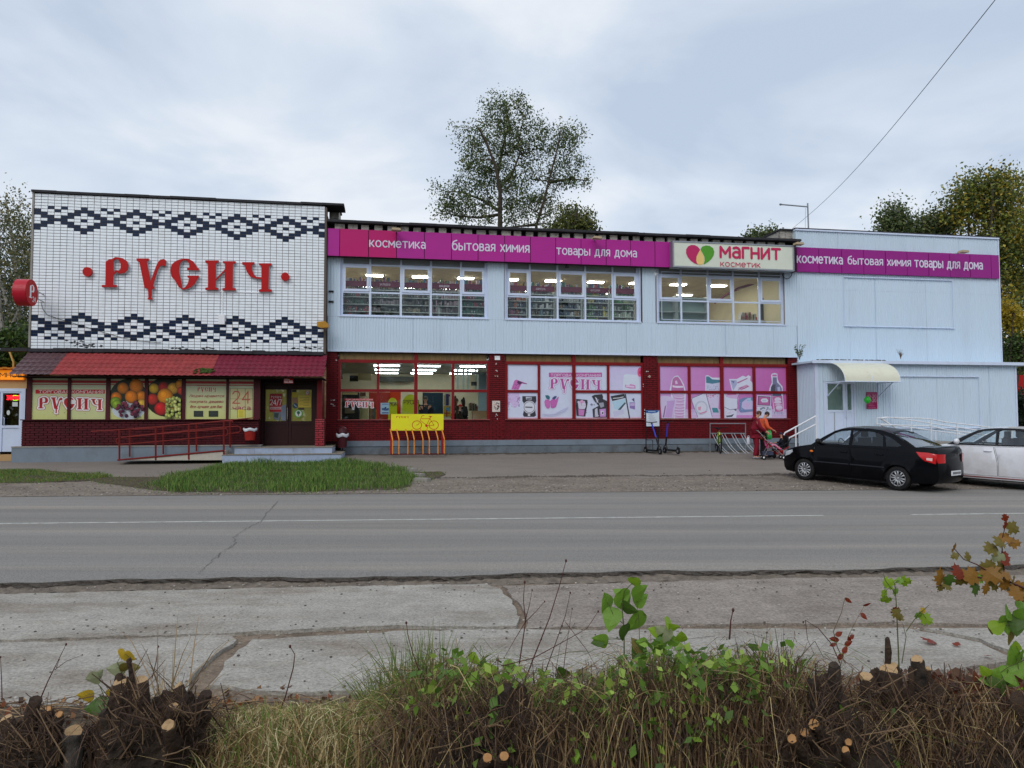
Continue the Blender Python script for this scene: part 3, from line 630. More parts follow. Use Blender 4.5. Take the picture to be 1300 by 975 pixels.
def rusich(art, fbox, col, edge=None, edge2=None, hole=None, w=30):
    x0,y0,x1,y1=fbox['px']; fm=fbox['fm']
    mp=lambda p: fm(x0+(p[0]-45)/(1083-45)*(x1-x0), y0+(p[1]-127)/(386-127)*(y1-y0))
    k=abs(mp((145,127))[0]-mp((45,127))[0])/100
    for (c,ww) in ((edge2,w+14),(edge,w)):
        if c is None: continue
        for o,h in RUS:
            pl=[mp(p) for p in o]; art.poly(pl,c); art.stroke(pl+[pl[0]],ww*k,c)
        art.layer(); art.layer()
    for o,h in RUS:
        art.poly([mp(p) for p in o],col)
        if h: art.layer(); art.poly([mp(p) for p in h],hole or edge or (255,255,255)); 
    art.layer()
fa=fmap(0,380,4.432,PD-.03); fb_=fmap(140,470,6.5,PD-.03)
def fruit(art, fm, x,y,r,c,hi=None,dark=.55):
    for q,(s,dx,k) in enumerate(((1,0,dark),(.93,-.05,.75),(.8,-.1,.9),(.62,-.16,1.0),(.35,-.25,1.12),(.16,-.32,1.25))):
        art.poly(disc(fm,x+dx*r,y+dx*r,r*s),tuple(min(255,v*k) for v in c)); art.layer()
for i,(a,b_) in enumerate(panes):
    u0,u1=U(a,PD),U(b_,PD); g=Geo(); g.fb(u0,u1,PD-.07,PD-.03,zsill+.03,zwt)
    pn=fobj(g,'window_panel',M['wht'],B1)
    art=Art(-(PD-.029),(u0,u1,zsill+.03,zwt)); grad(art,u0,u1,zsill+.03,zwt,CRE2 if i!=1 else (196,200,140),CRE); art.layer()
    zt=zwt
    if i<4 or i>=4:
        for y0,y1 in ((455,470),(476,480.5)):
            zz=[fa(300,y)[1] for y in (y0,y1)]; art.poly([(u0,zz[1]),(u1,zz[1]),(u1,zz[0]),(u0,zz[0])],(176,20,32))
        art.layer()
    if i in (0,1):
        fm=fa; x0,x1=202,590
        art.poly([fm(200,508),fm(590,508),fm(590,531),fm(200,531)],(186,22,34)); art.layer()
        p0,p1=fm(217,529),fm(578,529); h=fm(217,512)[1]-p0[1]
        art.text('ТОРГОВАЯ КОМПАНИЯ',p0[0],p1[0],p0[1]+h*.08,h*.66,(226,220,214),.22,slant=.15); art.layer()
        rusich(art,dict(px=(215,549,576,640),fm=fm),(170,22,36),(226,226,224),(176,20,32),w=46)
        for q in range(16):
            x,y=random.uniform(205,590),random.uniform(630,665); art.poly(disc(fm,x,y,random.uniform(.8,2.6),n=6),(120,120,50))
    if i==2:
        fm=fb_
        art.poly(disc(fm,150,235,160,165,30),(30,40,24)); art.layer(); art.poly(disc(fm,150,330,135,75,24),(196,206,214)); art.layer()
        for x,y,r,c in ((105,148,48,(214,122,18)),(215,130,58,(224,126,14)),(50,225,46,(206,110,16)),(258,215,44,(210,120,20)),(175,220,54,(220,122,14)),(262,280,40,(214,170,60)),(45,265,46,(120,150,36)),(55,285,40,(126,156,40))): fruit(art,fm,x,y,r,c)
        for q in range(60):
            x=60+random.random()*215; y=250+random.random()*135
            if (x-170)**2/125**2+(y-325)**2/62**2<1: fruit(art,fm,x,y,15,random.choice(((98,36,62),(74,28,58),(116,44,66))))
    if i==3:
        fm=fb_
        art.poly(disc(fm,470,220,185,165,30),(28,30,16)); art.layer()
        for x,y,r,c in ((360,150,42,(214,170,40)),(440,140,44,(176,34,26)),(520,150,48,(216,160,50)),(575,120,40,(222,140,30)),(350,240,48,(180,44,30)),(455,215,66,(228,140,20)),(590,170,36,(190,60,30)),(420,318,56,(190,26,30)),(510,290,40,(206,170,70))): fruit(art,fm,x,y,r,c)
        for q in range(46):
            x=470+random.random()*120; y=230+random.random()*165
            if x+y*.4>570: fruit(art,fm,x,y,16,random.choice(((170,180,90),(196,200,120),(150,160,84))))
    if i==4:
        fm=fb_
        for y in (122,128): pass
        art.poly([fm(715,120),fm(876,120),fm(876,128),fm(715,128)],(176,20,32))
        rusich(art,dict(px=(718,138,872,188),fm=fm),(170,34,44),(220,216,190),None,w=30)
        for t,x0,x1,y in (('Людям нравится',650,935,221),('покупать дешево',657,930,268),('Все лучшее для Вас',660,922,310)):
            p0,p1=fm(x0,y),fm(x1,y); h=fm(x0,y-14)[1]-p0[1]; art.text(t,p0[0],p1[0],p0[1],h,(160,30,60),.2,slant=.35); art.layer()
        for x in (690,813):
            art.poly([fm(x,335),fm(x+77,335),fm(x+77,383),fm(x,383)],(40,48,44)); art.layer()
            for q in range(3): art.poly([fm(x+8,342+q*13),fm(x+68,342+q*13),fm(x+68,348+q*13),fm(x+8,348+q*13)],(58,66,60))
            art.layer()
    if i==5:
        fm=fb_
        art.poly([fm(985,150),fm(1175,150),fm(1175,320),fm(985,320)],(196,186,140)); art.layer()
        for x in (988,1048,1112,1172): art.poly([fm(x,150),fm(x+4,150),fm(x+4,395),fm(x,395)],(110,108,76))
        for y in (150,235,320): art.poly([fm(985,y),fm(1178,y),fm(1178,y+3),fm(985,y+3)],(110,108,76))
        art.layer()
        p0=fm(1010,272); p1=fm(1152,272); h=fm(1010,185)[1]-p0[1]; art.text('24',p0[0],p1[0],p0[1],h*.8,(176,84,72),.13,caps=1.0); art.layer()
        p0=fm(1012,328); p1=fm(1155,328); h=fm(1010,300)[1]-p0[1]; art.text('часа',p0[0],p1[0],p0[1],h*.9,(150,50,80),.24,caps=1.0); art.layer()
        art.poly([fm(1055,325),fm(1108,325),fm(1108,390),fm(1055,390)],(220,206,70)); art.layer()
        for q in range(8): art.poly([fm(1062,334+q*7),fm(1100,334+q*7),fm(1100,336+q*7),fm(1062,336+q*7)],(120,110,60))
    art.build('printed_film',pn,FM)
# small plate above the door
# ---- entrance: double door
DD=.62; zd0=F2(366,566,DD)[1]; zd1=F2(366,487.5,DD)[1]
ux=lambda x: U(210+x/4.432,DD,520)
zy=lambda y: F2(366,380+y/4.432,DD)[1]
g=Geo(); g.fb(ux(505),ux(868),DD-.2,DD-.1,zd0-.1,z_eave-.06); fobj(g,'entrance_wall',M['maroon'],B1)
g=Geo(); g.fb(ux(530),ux(556),DD-.1,DD+.04,zd0,zd1+.06); g.fb(ux(828),ux(856),DD-.1,DD+.04,zd0,zd1+.06); g.fb(ux(556),ux(828),DD-.1,DD+.035,zd1,zd1+.06); fobj(g,'door_frame',M['door'],B1)
def leaf(x0,x1,gx0,gx1,label):
    g=Geo(); a,b_=ux(x0),ux(x1); ga,gb=ux(gx0),ux(gx1); z0,z1=zd0+.02,zd1-.01; gz0,gz1=zy(685),zy(508)
    g.fb(a,ga,DD-.08,DD,z0,z1); g.fb(gb,b_,DD-.08,DD,z0,z1); g.fb(ga,gb,DD-.08,DD,gz1,z1); g.fb(ga,gb,DD-.08,DD,gz0-.12,gz0); g.fb(ga,gb,DD-.08,DD,z0,z0+.14)
    g.fb(ga,gb,DD-.06,DD-.03,z0+.14,gz0-.12)
    d=fobj(g,'door',M['door'],B1,label=label)
    g=Geo(); g.fb(ga,gb,DD-.045,DD-.038,gz0,gz1); fobj(g,'pane',M['doorgls'],d)
    g=Geo(); g.fb(ga-.01,gb+.01,DD-.078,DD-.070,gz0-.01,gz1+.01); fobj(g,'door_curtain',mat('yellowish_lit_lobby',(206,186,110),.8,.12,2,emit=.12),d)  # sheet standing in for the lobby, its light put into colour and faint glow
    return d,(ga,gb,gz0,gz1)
dl,bl=leaf(558,692,562,680,'brown door leaf with a red 24/7 poster')
dr,br=leaf(694,828,708,822,'brown door leaf with a green round sticker')
art=Art(-(DD-.037),bl)
fm=lambda x,y:(ux(x),zy(y))
art.poly([fm(585,531),fm(656,531),fm(656,633),fm(585,633)],(176,14,30)); art.layer()
rusich(art,dict(px=(592,543,650,560),fm=fm),(226,210,210))
p0,p1=fm(588,594),fm(652,594); art.text('24/7',p0[0],p1[0],p0[1],fm(0,573)[1]-p0[1],(236,226,226),.16,caps=1.0); art.layer()
art.poly([fm(588,606),fm(652,606),fm(652,619),fm(588,619)],(222,196,198)); art.layer()
[art.poly([fm(592+k*7,616),fm(597+k*7,616),fm(597+k*7,609),fm(592+k*7,609)],(150,20,34)) for k in range(8)]
art.poly([fm(605,633),fm(656,633),fm(640,682),fm(608,672)],(110,120,130)); art.layer(); art.poly([fm(612,640),fm(638,640),fm(632,668),fm(612,662)],(50,70,60)); art.poly([fm(650,600),fm(678,590),fm(678,682),fm(650,682)],(120,130,150))
art.build('poster',dl,FM)
art=Art(-(DD-.037),br)
art.poly([fm(708,508),fm(737,508),fm(737,551),fm(708,551)],(200,176,20)); art.layer(); art.poly([fm(710,509),fm(735,509),fm(735,522),fm(710,522)],(26,26,20))
art.poly([fm(746,540),fm(818,540),fm(818,608),fm(746,608)],(214,190,70)); art.layer()
for q in range(6): art.poly([fm(775 if q%2 else 755,552+q*9),fm(808,552+q*9),fm(808,554+q*9),fm(775 if q%2 else 755,554+q*9)],(130,110,40))
art.poly(disc(fm,797,525,13),(196,60,60)); art.layer(); art.poly(disc(fm,797,525,10),(220,220,214)); art.layer(); art.stroke([fm(789,517),fm(805,533)],.012,(196,50,50))
art.poly(disc(fm,729,598,15),(36,70,96)); art.layer(); art.stroke([fm(722,592),fm(736,604)],.02,(196,206,214)); 
art.poly([fm(712,555),fm(740,551),fm(745,585),fm(712,580)],(150,110,80)); art.poly([fm(745,612),fm(780,608),fm(780,622),fm(745,622)],(70,50,36))
art.poly(disc(fm,748,642,26),(112,160,70)); art.layer(); art.poly(disc(fm,748,642,18),(216,226,216)); art.layer(); art.poly(disc(fm,748,638,9),(40,110,80)); art.poly([fm(745,645),fm(751,645),fm(750,655),fm(746,655)],(90,60,40)); art.layer()
art.build('sticker',dr,FM)
g=Geo(); g.tube([(ux(688),-(DD+.06),zy(675)),(ux(688),-(DD+.06),zy(610))],.014,6); g.tube([(ux(688),-(DD+.06),zy(672)),(ux(688),-(DD-.01),zy(672))],.01,6); fobj(g,'door_handle',M['chrome'],dl)
g=Geo(); g.fb(ux(862),ux(890),DD-.3,PD,zd0,z_eave-.05); fobj(g,'side_wall',M['brick'],B1)
# low pier right of the entrance
pz=F2(414,531.5,PD)[1]; g=Geo(); g.fb(ux(857),ux(908),PD-.35,PD+.16,.4,pz); fobj(g,'pier_core',M['brickbed'],B1)
bricks(B1,[(ux(857),ux(908),zd0-.02,pz)],PD+.18,mat('faded_red_brick',(150,44,54),.65,.25,6,dirt=(170,120,116),dscale=5,damt=.5))
# plate over the door
g=Geo(); pu0,pu1=U(360,ED-.3,478),U(372.3,ED-.3,478); g.fb(pu0,pu1,ED-.33,ED-.30,Z(366,486.5,ED-.3),Z(366,478.5,ED-.3)); t=fobj(g,'hours_plate',M['redl'],B1)
art=Art(-(ED-.299)); fm2=fmap(210,380,4.432,ED-.3)
for k,(x0,y0,x1,y1) in enumerate(((667,440,690,446),(692,440,716,444),(670,450,700,454),(668,458,690,463),(694,457,716,463),(668,466,716,470))): art.poly([fm2(x0,y0),fm2(x1,y0),fm2(x1,y1),fm2(x0,y1)],(206,190,190))
art.build('lettering',t,FM)
# stairs of painted slabs
S0=PD; gl=.30
for (x0,x1,y0,y1,dd) in ((297.6,421.7,568.5,577,2.05),(282,433.5,577.5,584.5,2.5)):
    z1=F2(360,y0,dd)[1]; a,b_=U(x0,dd,y1),U(x1,dd,y1); n=5
    for i in range(n):
        g=Geo(); ua=a+(b_-a)*i/n; ub=a+(b_-a)*(i+1)/n-.006; g.fb(ua,ub,.3,dd-random.uniform(0,.008),z1-.30,z1); fobj(g,'step_slab',M['step'],B1)
    g=Geo(); g.fb(a-.01,b_+.01,.25,dd+.015,z1+.001,z1+.022); fobj(g,'step_tread',mat('worn_step_tread',(132,124,112),.8,.2,3),B1)

# ================================================================ far-left kiosk
KB = thing('kiosk_building','small ochre kiosk with a white door under a glowing orange sign','kiosk',FW(U(0),0.2,.4),FA)
KD=.9; kf=fmap(0,440,6.5,KD)
ka,kb=kf(-260,0)[0],kf(228,0)[0]; zkt=kf(0,190)[1]
g=Geo(); dz0,dz1=kf(0,890)[1],kf(0,345)[1]; da,db=kf(2,0)[0],kf(226,0)[0]
g.fb(ka,da,-3,KD,.0,zkt); g.fb(da,kb,-3,KD-.01,dz1,zkt); g.fb(da,kb,-3,KD-.6,.2,dz1); g.fb(ka,kb,-3,KD-.005,.0,dz0); fobj(g,'wall',M['ochre'],KB)
kroof=Geo()
for i in range(14):
    x=ka+(kb-ka)*i/14; kroof.fb(x,x+(kb-ka)/14+.02,-1.2,KD+.25,zkt+(.02 if i%2 else 0),zkt+.05+(.02 if i%2 else 0))
fobj(kroof,'roof',mat('orange_corrugated_roof',(196,120,30),.6,.3,4,dirt=(80,50,30),dscale=4,damt=.8),KB)
# door: frame, leaf, pane, panel
g=Geo(); K=lambda x0,x1,y0,y1,d0,d1,gg: gg.fb(kf(x0,0)[0],kf(x1,0)[0],d0,d1,kf(0,y1)[1],kf(0,y0)[1])
K(2,18,345,888,KD-.12,KD+.04,g); K(194,226,345,888,KD-.12,KD+.04,g); K(18,194,345,372,KD-.12,KD+.04,g); kfr=fobj(g,'door_frame',M['pvc'],KB)
g=Geo(); K(19,38,373,868,KD-.08,KD+.02,g); K(176,193,373,868,KD-.08,KD+.02,g); K(38,176,373,384,KD-.08,KD+.02,g); K(38,176,650,672,KD-.08,KD+.02,g); K(38,176,672,868,KD-.07,KD-.01,g); kd=fobj(g,'door',M['pvc'],KB)
g=Geo(); K(38,190,384,650,KD-.04,KD-.03,g); fobj(g,'pane',M['doorgls'],kd)
g=Geo(); K(30,200,380,655,KD-.35,KD-.3,g); fobj(g,'door_curtain',mat('brown_dim_room',(70,52,20),.8,.3,3),kd)  # brown sheet standing in for the room, its dimness put into the colour
g=Geo(); g.tube([kf3 for kf3 in [(kf(62,0)[0],-(KD+.07),kf(0,645)[1]),(kf(62,0)[0],-(KD+.07),kf(0,590)[1]),(kf(50,0)[0],-(KD+.02),kf(0,585)[1])]],.014,6); fobj(g,'door_handle',M['pvc'],kd)
g=Geo(); K(0,14,575,600,KD+.02,KD+.06,g); K(2,12,628,655,KD+.02,KD+.06,g); fobj(g,'lock',M['steel'],kd)
art=Art(-(KD-.028)); art.poly([kf(98,458),kf(143,458),kf(143,494),kf(98,494)],(200,206,204)); art.poly(disc(kf,65,545,14,20),(200,210,206)); art.build('notice',kd,FM)
neon=thing('neon_sign','small red and green neon sign glowing in the kiosk door glass','neon sign',FW(kf(120,0)[0],KD-.03,kf(0,425)[1]),FA)
art=Art(-(KD-.026)); p0,p1=kf(52,438),kf(190,438); art.text('ЗАКРЫТО',p0[0],p1[0],p0[1],kf(0,412)[1]-p0[1],(255,40,50),.24,caps=1.0)
art.build('red_tube',neon,FM,mat('red_neon',(255,24,40),.5,0,emit=2.2))
art=Art(-(KD-.022)); 
for y in (406,440): art.stroke([kf(105+40*t/6.,y+(-4 if y<420 else 4)*math.sin(math.pi*t/6)) for t in range(7)],.02,(120,230,30))
art.build('green_tube',neon,FM,mat('green_neon',(130,230,40),.5,0,emit=1.2))
ks=thing('orange_sign','glowing orange sign with dark capital letters above the kiosk door','sign',FW(kf(90,0)[0],KD+.05,kf(0,250)[1]),FA)
g=Geo(); g.fb(kf(-200,0)[0],kf(210,0)[0],KD+.01,KD+.09,kf(0,274)[1],kf(0,196)[1]); fobj(g,'sign_board',mat('lit_orange_sign',(244,140,20),.5,.25,9,emit=.55),ks)
art=Art(-(KD+.093)); p0,p1=kf(-28,252),kf(190,252); art.text('ЕМНОЕ',p0[0],p1[0],p0[1],kf(0,228)[1]-p0[1],(30,16,10),.22,caps=1.0); art.build('lettering',ks,FM)
lp=thing('street_lamp','thin yellow-lit lamp arm above the kiosk roof','lamp',FW(kf(80,0)[0],-1.0,1),FA); g=Geo()
q=fmap(0,440,6.5,-1.0); g.tube([(q(118,0)[0],1.0,.3),(q(116,0)[0],1.0,q(0,130)[1]),(q(75,0)[0],1.0,q(0,28)[1]),(q(45,0)[0],1.0,q(0,22)[1])],.035,6); fobj(g,'pole',mat('warm_tan_pole',(196,160,90),.6,.1),lp)  # pole and arm in one even warm tan
g=Geo(); g.ell((q(38,0)[0],1.0,q(0,22)[1]),(.16,.09,.05)); fobj(g,'lamp_head',M['pvc'],lp)

# ================================================================ red letter sign on the tiles
LS = thing('letter_sign','big red Cyrillic letters between two red dots, standing off the white tiles','sign',FW(U(235),D1+.1,F2(235,350,D1)[1]),FA)
fm=fmap(120,300,4.815,D1+.12)
for o,h in RUS:
    rings=[[fm(*p) for p in o]]+([[fm(*p) for p in h]] if h else [])
    g=Geo(); g.prism(rings,-(D1+.13),-(D1+.10)); lt=fobj(g,'letter',M['redl'],LS)
    g=Geo(); g.prism([[ (x+.012,z-.010) for x,z in r] for r in rings],-(D1+.098),-(D1+.03)); fobj(g,'letter_side',M['redside'],lt)
for (x,y,r_) in ((1165,246,25),):
    ring=[fm(x+r_*math.cos(t),y-r_*math.sin(t)) for t in np.linspace(0,2*math.pi,28,endpoint=False)]; g=Geo(); g.prism([ring],-(D1+.13),-(D1+.04)); fobj(g,'dot',M['redl'],LS)
f3=fmap(0,220,5.909,D1+.12); ring=[f3(654+35*math.cos(t),738-35*math.sin(t)) for t in np.linspace(0,2*math.pi,28,endpoint=False)]; g=Geo(); g.prism([ring],-(D1+.13),-(D1+.04)); fobj(g,'dot',M['redl'],LS)
# conduit and white box under the letters
cb=thing('junction_box','white junction box hanging from a thin conduit below the red letters','junction box',FW(U(282.5),D1+.05,F2(282,404,D1)[1]),FA)
f=fmap(210,380,4.432,D1+.02); g=Geo(); g.fb(f(304,0)[0],f(338,0)[0],D1,D1+.12,f(0,136)[1],f(0,80)[1]); fobj(g,'box',M['wht'],cb)
g=Geo(); x=f(321,0)[0]; zt=F2(282,371,D1)[1]; g.fb(x-.018,x+.018,D1,D1+.035,f(0,80)[1],zt); g.fb(U(240,D1,369),U(345,D1,369),D1,D1+.03,zt,zt+.03); fobj(g,'conduit',M['wht'],cb)
# round projecting sign at the left corner
RS=thing('round_sign','round red drum sign with a white emblem and 24, projecting from the left corner','sign',FW(U(34),D1+.5,F2(34,372,D1)[1]),FA)
c=V(40.3,371.8,23.4); axn=Vector((-.986,-.168,0)); xd=Vector((-.168,.986,0))
def drum(g,cc,L,r_,sx=1,n=40):
    vs=[]; 
    for q in (0,L):
        for i in range(n): t=2*math.pi*i/n; vs.append(cc+axn*q+xd*r_*math.cos(t)+Vector((0,0,r_*math.sin(t))))
    g.add(vs,[(i,(i+1)%n,n+(i+1)%n,n+i) for i in range(n)]+[tuple(range(n-1,-1,-1)),tuple(range(n,2*n))])
g=Geo(); drum(g,c,.38,.43); fobj2=g.build('drum',mat('red_drum_side',(176,22,44),.4,.1,3),RS,smooth=False)
g=Geo(); drum(g,c-axn*.012,.012,.415); g.build('face',M['redl'],RS)
g=Art(0); T=lambda x,z: tuple(c-axn*.016+xd*x+Vector((0,0,z)))
lt=Geo(); o,h=RUS[0]
def em(p): return ((p[0]-128)/163*.36-.03, -(p[1]-219)/183*.44+.04)
tris=tessellate_polygon([[Vector((*em(p),0)) for p in o],[Vector((*em(p),0)) for p in h]]); fl=[em(p) for p in o+h]
lt.add([T(*p) for p in fl],[tuple(t) for t in tris])
st,W=text_strokes('24',caps=1.0)
for pl in st:
    for q in ribbon([(.04+p[0]/W*.2,-.27+p[1]*.15) for p in pl],.03): lt.add([T(*p) for p in q],[tuple(range(len(q)))])
lt.build('emblem',M['wht'],RS)
g=Geo(); 
for zz in (.12,-.12):
    a=c-axn*.0+Vector((0,0,zz)); g.tube([a+xd*.3, FM@Vector((tu0+.35,-D1,a.z))],.02,6)
g.build('bracket',M['steel'],RS)
# cable drooping over the tiles
cab=tag(Geo().tube([FM@Vector((*[f_ for f_ in (F2(x,y,D1+.04)[0],)],-(D1+.04),F2(x,y,D1+.04)[1])) for x,y in ((52,383),(54,392),(60,400),(75,405),(95,411),(115,417),(135,423),(160,430),(188,434),(205,435))],.009,5).build('cable',M['black']),'thin black cable drooping across the lower diamond band','cable')
yl=thing('floodlight','yellow-brown floodlight at the right end of the lower diamond band','floodlight',FW(U(409),D1+.3,F2(409,412,D1+.3)[1]),FA)
f=fmap(210,380,4.432,D1+.3); g=Geo(); g.prism([[f(855,130),f(900,124),f(920,145),f(918,160),f(880,163),f(855,155)]],-(D1+.45),-(D1+.2)); fobj(g,'lamp_body',mat('amber_lamp',(176,128,40),.4,.2,6),yl)
g=Geo(); g.tube([(f(905,0)[0],-(D1+.25),f(0,160)[1]),(f(912,0)[0],-(D1+.1),f(0,300)[1]),(f(900,0)[0],-(D1+.1),f(0,330)[1])],.012,5); fobj(g,'wire',M['black'],yl)
# ================================================================ MIDDLE: two-storey store
B2 = thing('store_building','long store with magenta sign band, white cladding above and red brick below','building',FW(U(720),0.3,.4),FA)
zB=F2(620,570,.05)[1]-.35
FD=.34                                   # face of the sign band
zf0=F2(620,331.3,FD)[1]; zf1=F2(620,298.0,FD)[1]
m0=U(415.5,0,420); m1=U(1011.5,0,420)
W1=dict(x=[432.1,469.8,509.1,547.1,585.2,618.4]); W2=dict(x=[641.2,672.7,707.9,743,777.8,811]); W3=dict(x=[833.5,864.8,898.7,930.8,963.8,994.3])
zu0=F2(520,403.6)[1]; zum=F2(520,372.2)[1]; zu1=F2(520,334)[1]
zu0=(F2(432.1,400)[1]+F2(776.6,407.6)[1])/2
# cladding round the upper windows
cladding(B2,m0,m1,zS,zu0-.05,.0)
for a,b_ in ((415.5,431),(619.5,640),(815.5,832),(996,1011.5)):
    cladding(B2,U(a,0,370),U(b_,0,370),zu0-.046,zf0+.1,.0)
g=Geo(); g.fb(m0,m1,-.06,.03,zS-.05,zS-.002); fobj(g,'drip_edge',M['pvc'],B2)
g=Geo(); g.fb(m0,m1,-.26,-.001,zS-.05,zu0-.06); fobj(g,'spandrel_core',M['conc'],B2)
for a,b_ in ((415.5,431),(619.5,640),(815.5,832),(996,1011.5)):
    g=Geo(); g.fb(U(a,0,370),U(b_,0,370),-.3,-.002,zu0-.06,zf0+.5); fobj(g,'wall_pier',M['conc'],B2)
# sign band panels
px=[415.3,431.2,467.9,503.4,538.8,573.3,606.9,640.7,673.4,705.5,737.7,769.5,800.5,831.4,852.5]
for i,(a,b_) in enumerate(zip(px[:-1],px[1:])):
    g=Geo(); g.fb(U(a,FD,315)+.012,U(b_,FD,315)-.012,FD-.03,FD+(.006 if i%2 else 0),zf0,zf1)
    fobj(g,'sign_panel',M['mag1'] if i in (1,2) else M['mag2'],B2,label='redder magenta sign panel' if i in (1,2) else None)
g=Geo(); g.fb(m0,U(1006,0,330),.0,FD-.035,zf0+.01,zf1); fobj(g,'band_backing',mat('dark_band_backing',(60,20,46),.7,.1),B2)
g=Geo(); g.fb(U(853,0,330),U(1006,0,330),.0,.30,zf0+.03,zf1-.02); fobj(g,'band_backing',M['head'],B2)
def word(parent,t,X0,Y0,k,x0,x1,yb,yt,d,m,w=.19,sc1=1.0,gap=None):
    fm=fmap(X0,Y0,k,d); art=Art(-(d+.009)); p0=fm(x0,yb); p1=fm(x1,yb); h=fm(x0,yt)[1]-p0[1]
    art.text(t,p0[0],p1[0],(p0[1]+p1[1])/2,h,(220,214,232),w); return art.build('lettering',parent,FM,m)
word(B2,'косметика',410,270,5.652,336,733,250,206,FD,M['letter'])
word(B2,'бытовая химия',410,270,5.652,929,1478,275,228,FD,M['letter'])
word(B2,'товары для дома',620,270,5.652,490,1062,308,265,FD,M['letter'])
# roof edge and the row of beam ends under it
ztop=F2(620,291.5,.3)[1]
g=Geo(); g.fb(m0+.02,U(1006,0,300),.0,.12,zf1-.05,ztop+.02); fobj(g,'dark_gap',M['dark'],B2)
n=38
for i in range(n):
    u=m0+.25+(U(1002,0,300)-m0-.4)*i/n; w=random.uniform(.26,.36)
    g=Geo(); g.fb(u,u+w,.1,.28+random.uniform(-.03,.03),zf1+.005,ztop-.005+random.uniform(-.03,0)); fobj(g,'beam_end',M['oldbrick'],B2)
n=19
for i in range(n):
    u=m0+(U(1008,0,300)-m0)*i/n; g=Geo(); h=random.uniform(0,.015); g.fb(u,u+(U(1008,0,300)-m0)/n+.03,-.6,.47+random.uniform(-.01,.02),ztop+h,ztop+.085+h); fobj(g,'roof_edge_sheet',M['roofedge'],B2)
g=Geo(); g.fb(m0,m1,-12,-.05,ztop-.3,ztop+.03); fobj(g,'roof',M['roofedge'],B2)
# small remnants of older masonry above the roof
for (a,b_,y0,y1,dd) in ((418,430,262.5,281,-.5),(990,1010.5,293,308,-.2)):
    g=Geo(); u0,u1=U(a,dd,275),U(b_,dd,275); z0,z1=Z((a+b_)/2,y1,dd)-.2,Z((a+b_)/2,y0,dd); g.fb(u0,u1,dd-1.2,dd-.03,z0,z1); c_=fobj(g,'old_parapet',M['oldbrick'],B2)
    bg=Geo(); z=z0
    while z<z1-.03:
        u=u0
        while u<u1: bg.fb(u,min(u+.24,u1),dd-.1,dd+random.uniform(-.015,.01),z,min(z+.07,z1)); u+=.25
        z+=.08
    bg.build('parapet_bricks',M['oldbrick'],c_,FM,kind='stuff')
    g=Geo(); g.fb(u0-.05,u1+.05,dd-1.2,dd+.08,z1,z1+.06); g.build('parapet_cap',M['roofedge'],c_,FM)
# ---- upper windows
def upper_window(xs, extra=None):
    us=[U(x,-.1,370) for x in xs]; g=Geo(); D0,Dd=-.16,-.10
    g.fb(us[0],us[-1],D0,Dd,zu0,zu0+.05); g.fb(us[0],us[-1],D0,Dd,zf0-.02-.22,zf0-.02-.16)
    wf=fobj(g,'window',M['pvc'],B2)
    g=Geo(); g.fb(us[0],us[-1],-.30,-.18,zf0-.17,zf0+.3); g.build('head_panel',M['head'],wf,FM)
    zh=zf0-.24
    for i,u in enumerate(us):
        g=Geo(); w=.035 if 0<i<5 else .05; uu=u+(w if i==0 else -w if i==5 else 0); g.fb(uu-w,uu+w,D0-.003,Dd+.003,zu0+.05,zf0+.02); g.build('mullion',M['pvc'],wf,FM)
    for i in range(5):
        a,b_=us[i]+(.1 if i==0 else .036),us[i+1]-(.1 if i==4 else .036)
        g=Geo(); g.fb(a,b_,D0,Dd,zum-.03,zum+.03); g.build('transom_bar',M['pvc'],wf,FM)
        g=Geo(); g.fb(a,b_,-.135,-.13,zu0+.05,zum-.03); g.build('pane',M['panegls'],wf,FM)
        if i%2==0:
            g=Geo(); s=.085; g.fb(a+.005,b_-.005,-.13,-.07,zum+.035,zum+.035+s); g.fb(a+.005,b_-.005,-.13,-.07,zh-s,zh-.004)
            g.fb(a+.005,a+s,-.13,-.07,zum+.035+s,zh-s); g.fb(b_-s,b_-.005,-.13,-.07,zum+.035+s,zh-s); g.build('sash',M['pvc'],wf,FM)
            g=Geo(); g.fb(a+s,b_-s,-.105,-.10,zum+.035+s,zh-s); g.build('pane',M['panegls'],wf,FM)
        else:
            g=Geo(); g.fb(a,b_,-.135,-.13,zum+.03,zh-.002); g.build('pane',M['panegls'],wf,FM)
    g=Geo(); g.fb(us[0]-.05,us[-1]+.05,-.1,.045,zu0-.05,zu0-.005); g.build('window_sill',M['pvc'],wf,FM)
    for u in (us[0]-.03,us[-1]+.001): g=Geo(); g.fb(u,u+.03,-.3,.01,zu0,zf0+.02); g.build('reveal',M['pvc'],wf,FM)
    return us
UW=[upper_window(w['x']) for w in (W1,W2,W3)]
# pale rail frame before the third window
rf=thing('rail_frame','thin white metal frame fixed in front of the third upper window','metal frame',FW(U(914),.05,6),FA); g=Geo(); f=fmap(820,280,5.909,.04)
a,b_=f(112,0)[0],f(1002,0)[0]; z0,z1=F2(910,407,.04)[1],zf0-.12
g.tube([(a,-.04,z0),(a,-.04,z1),(b_,-.04,z1),(b_,-.04,z0),(a,-.04,z0)],.014,5); fobj(g,'frame',M['pvc'],rf)
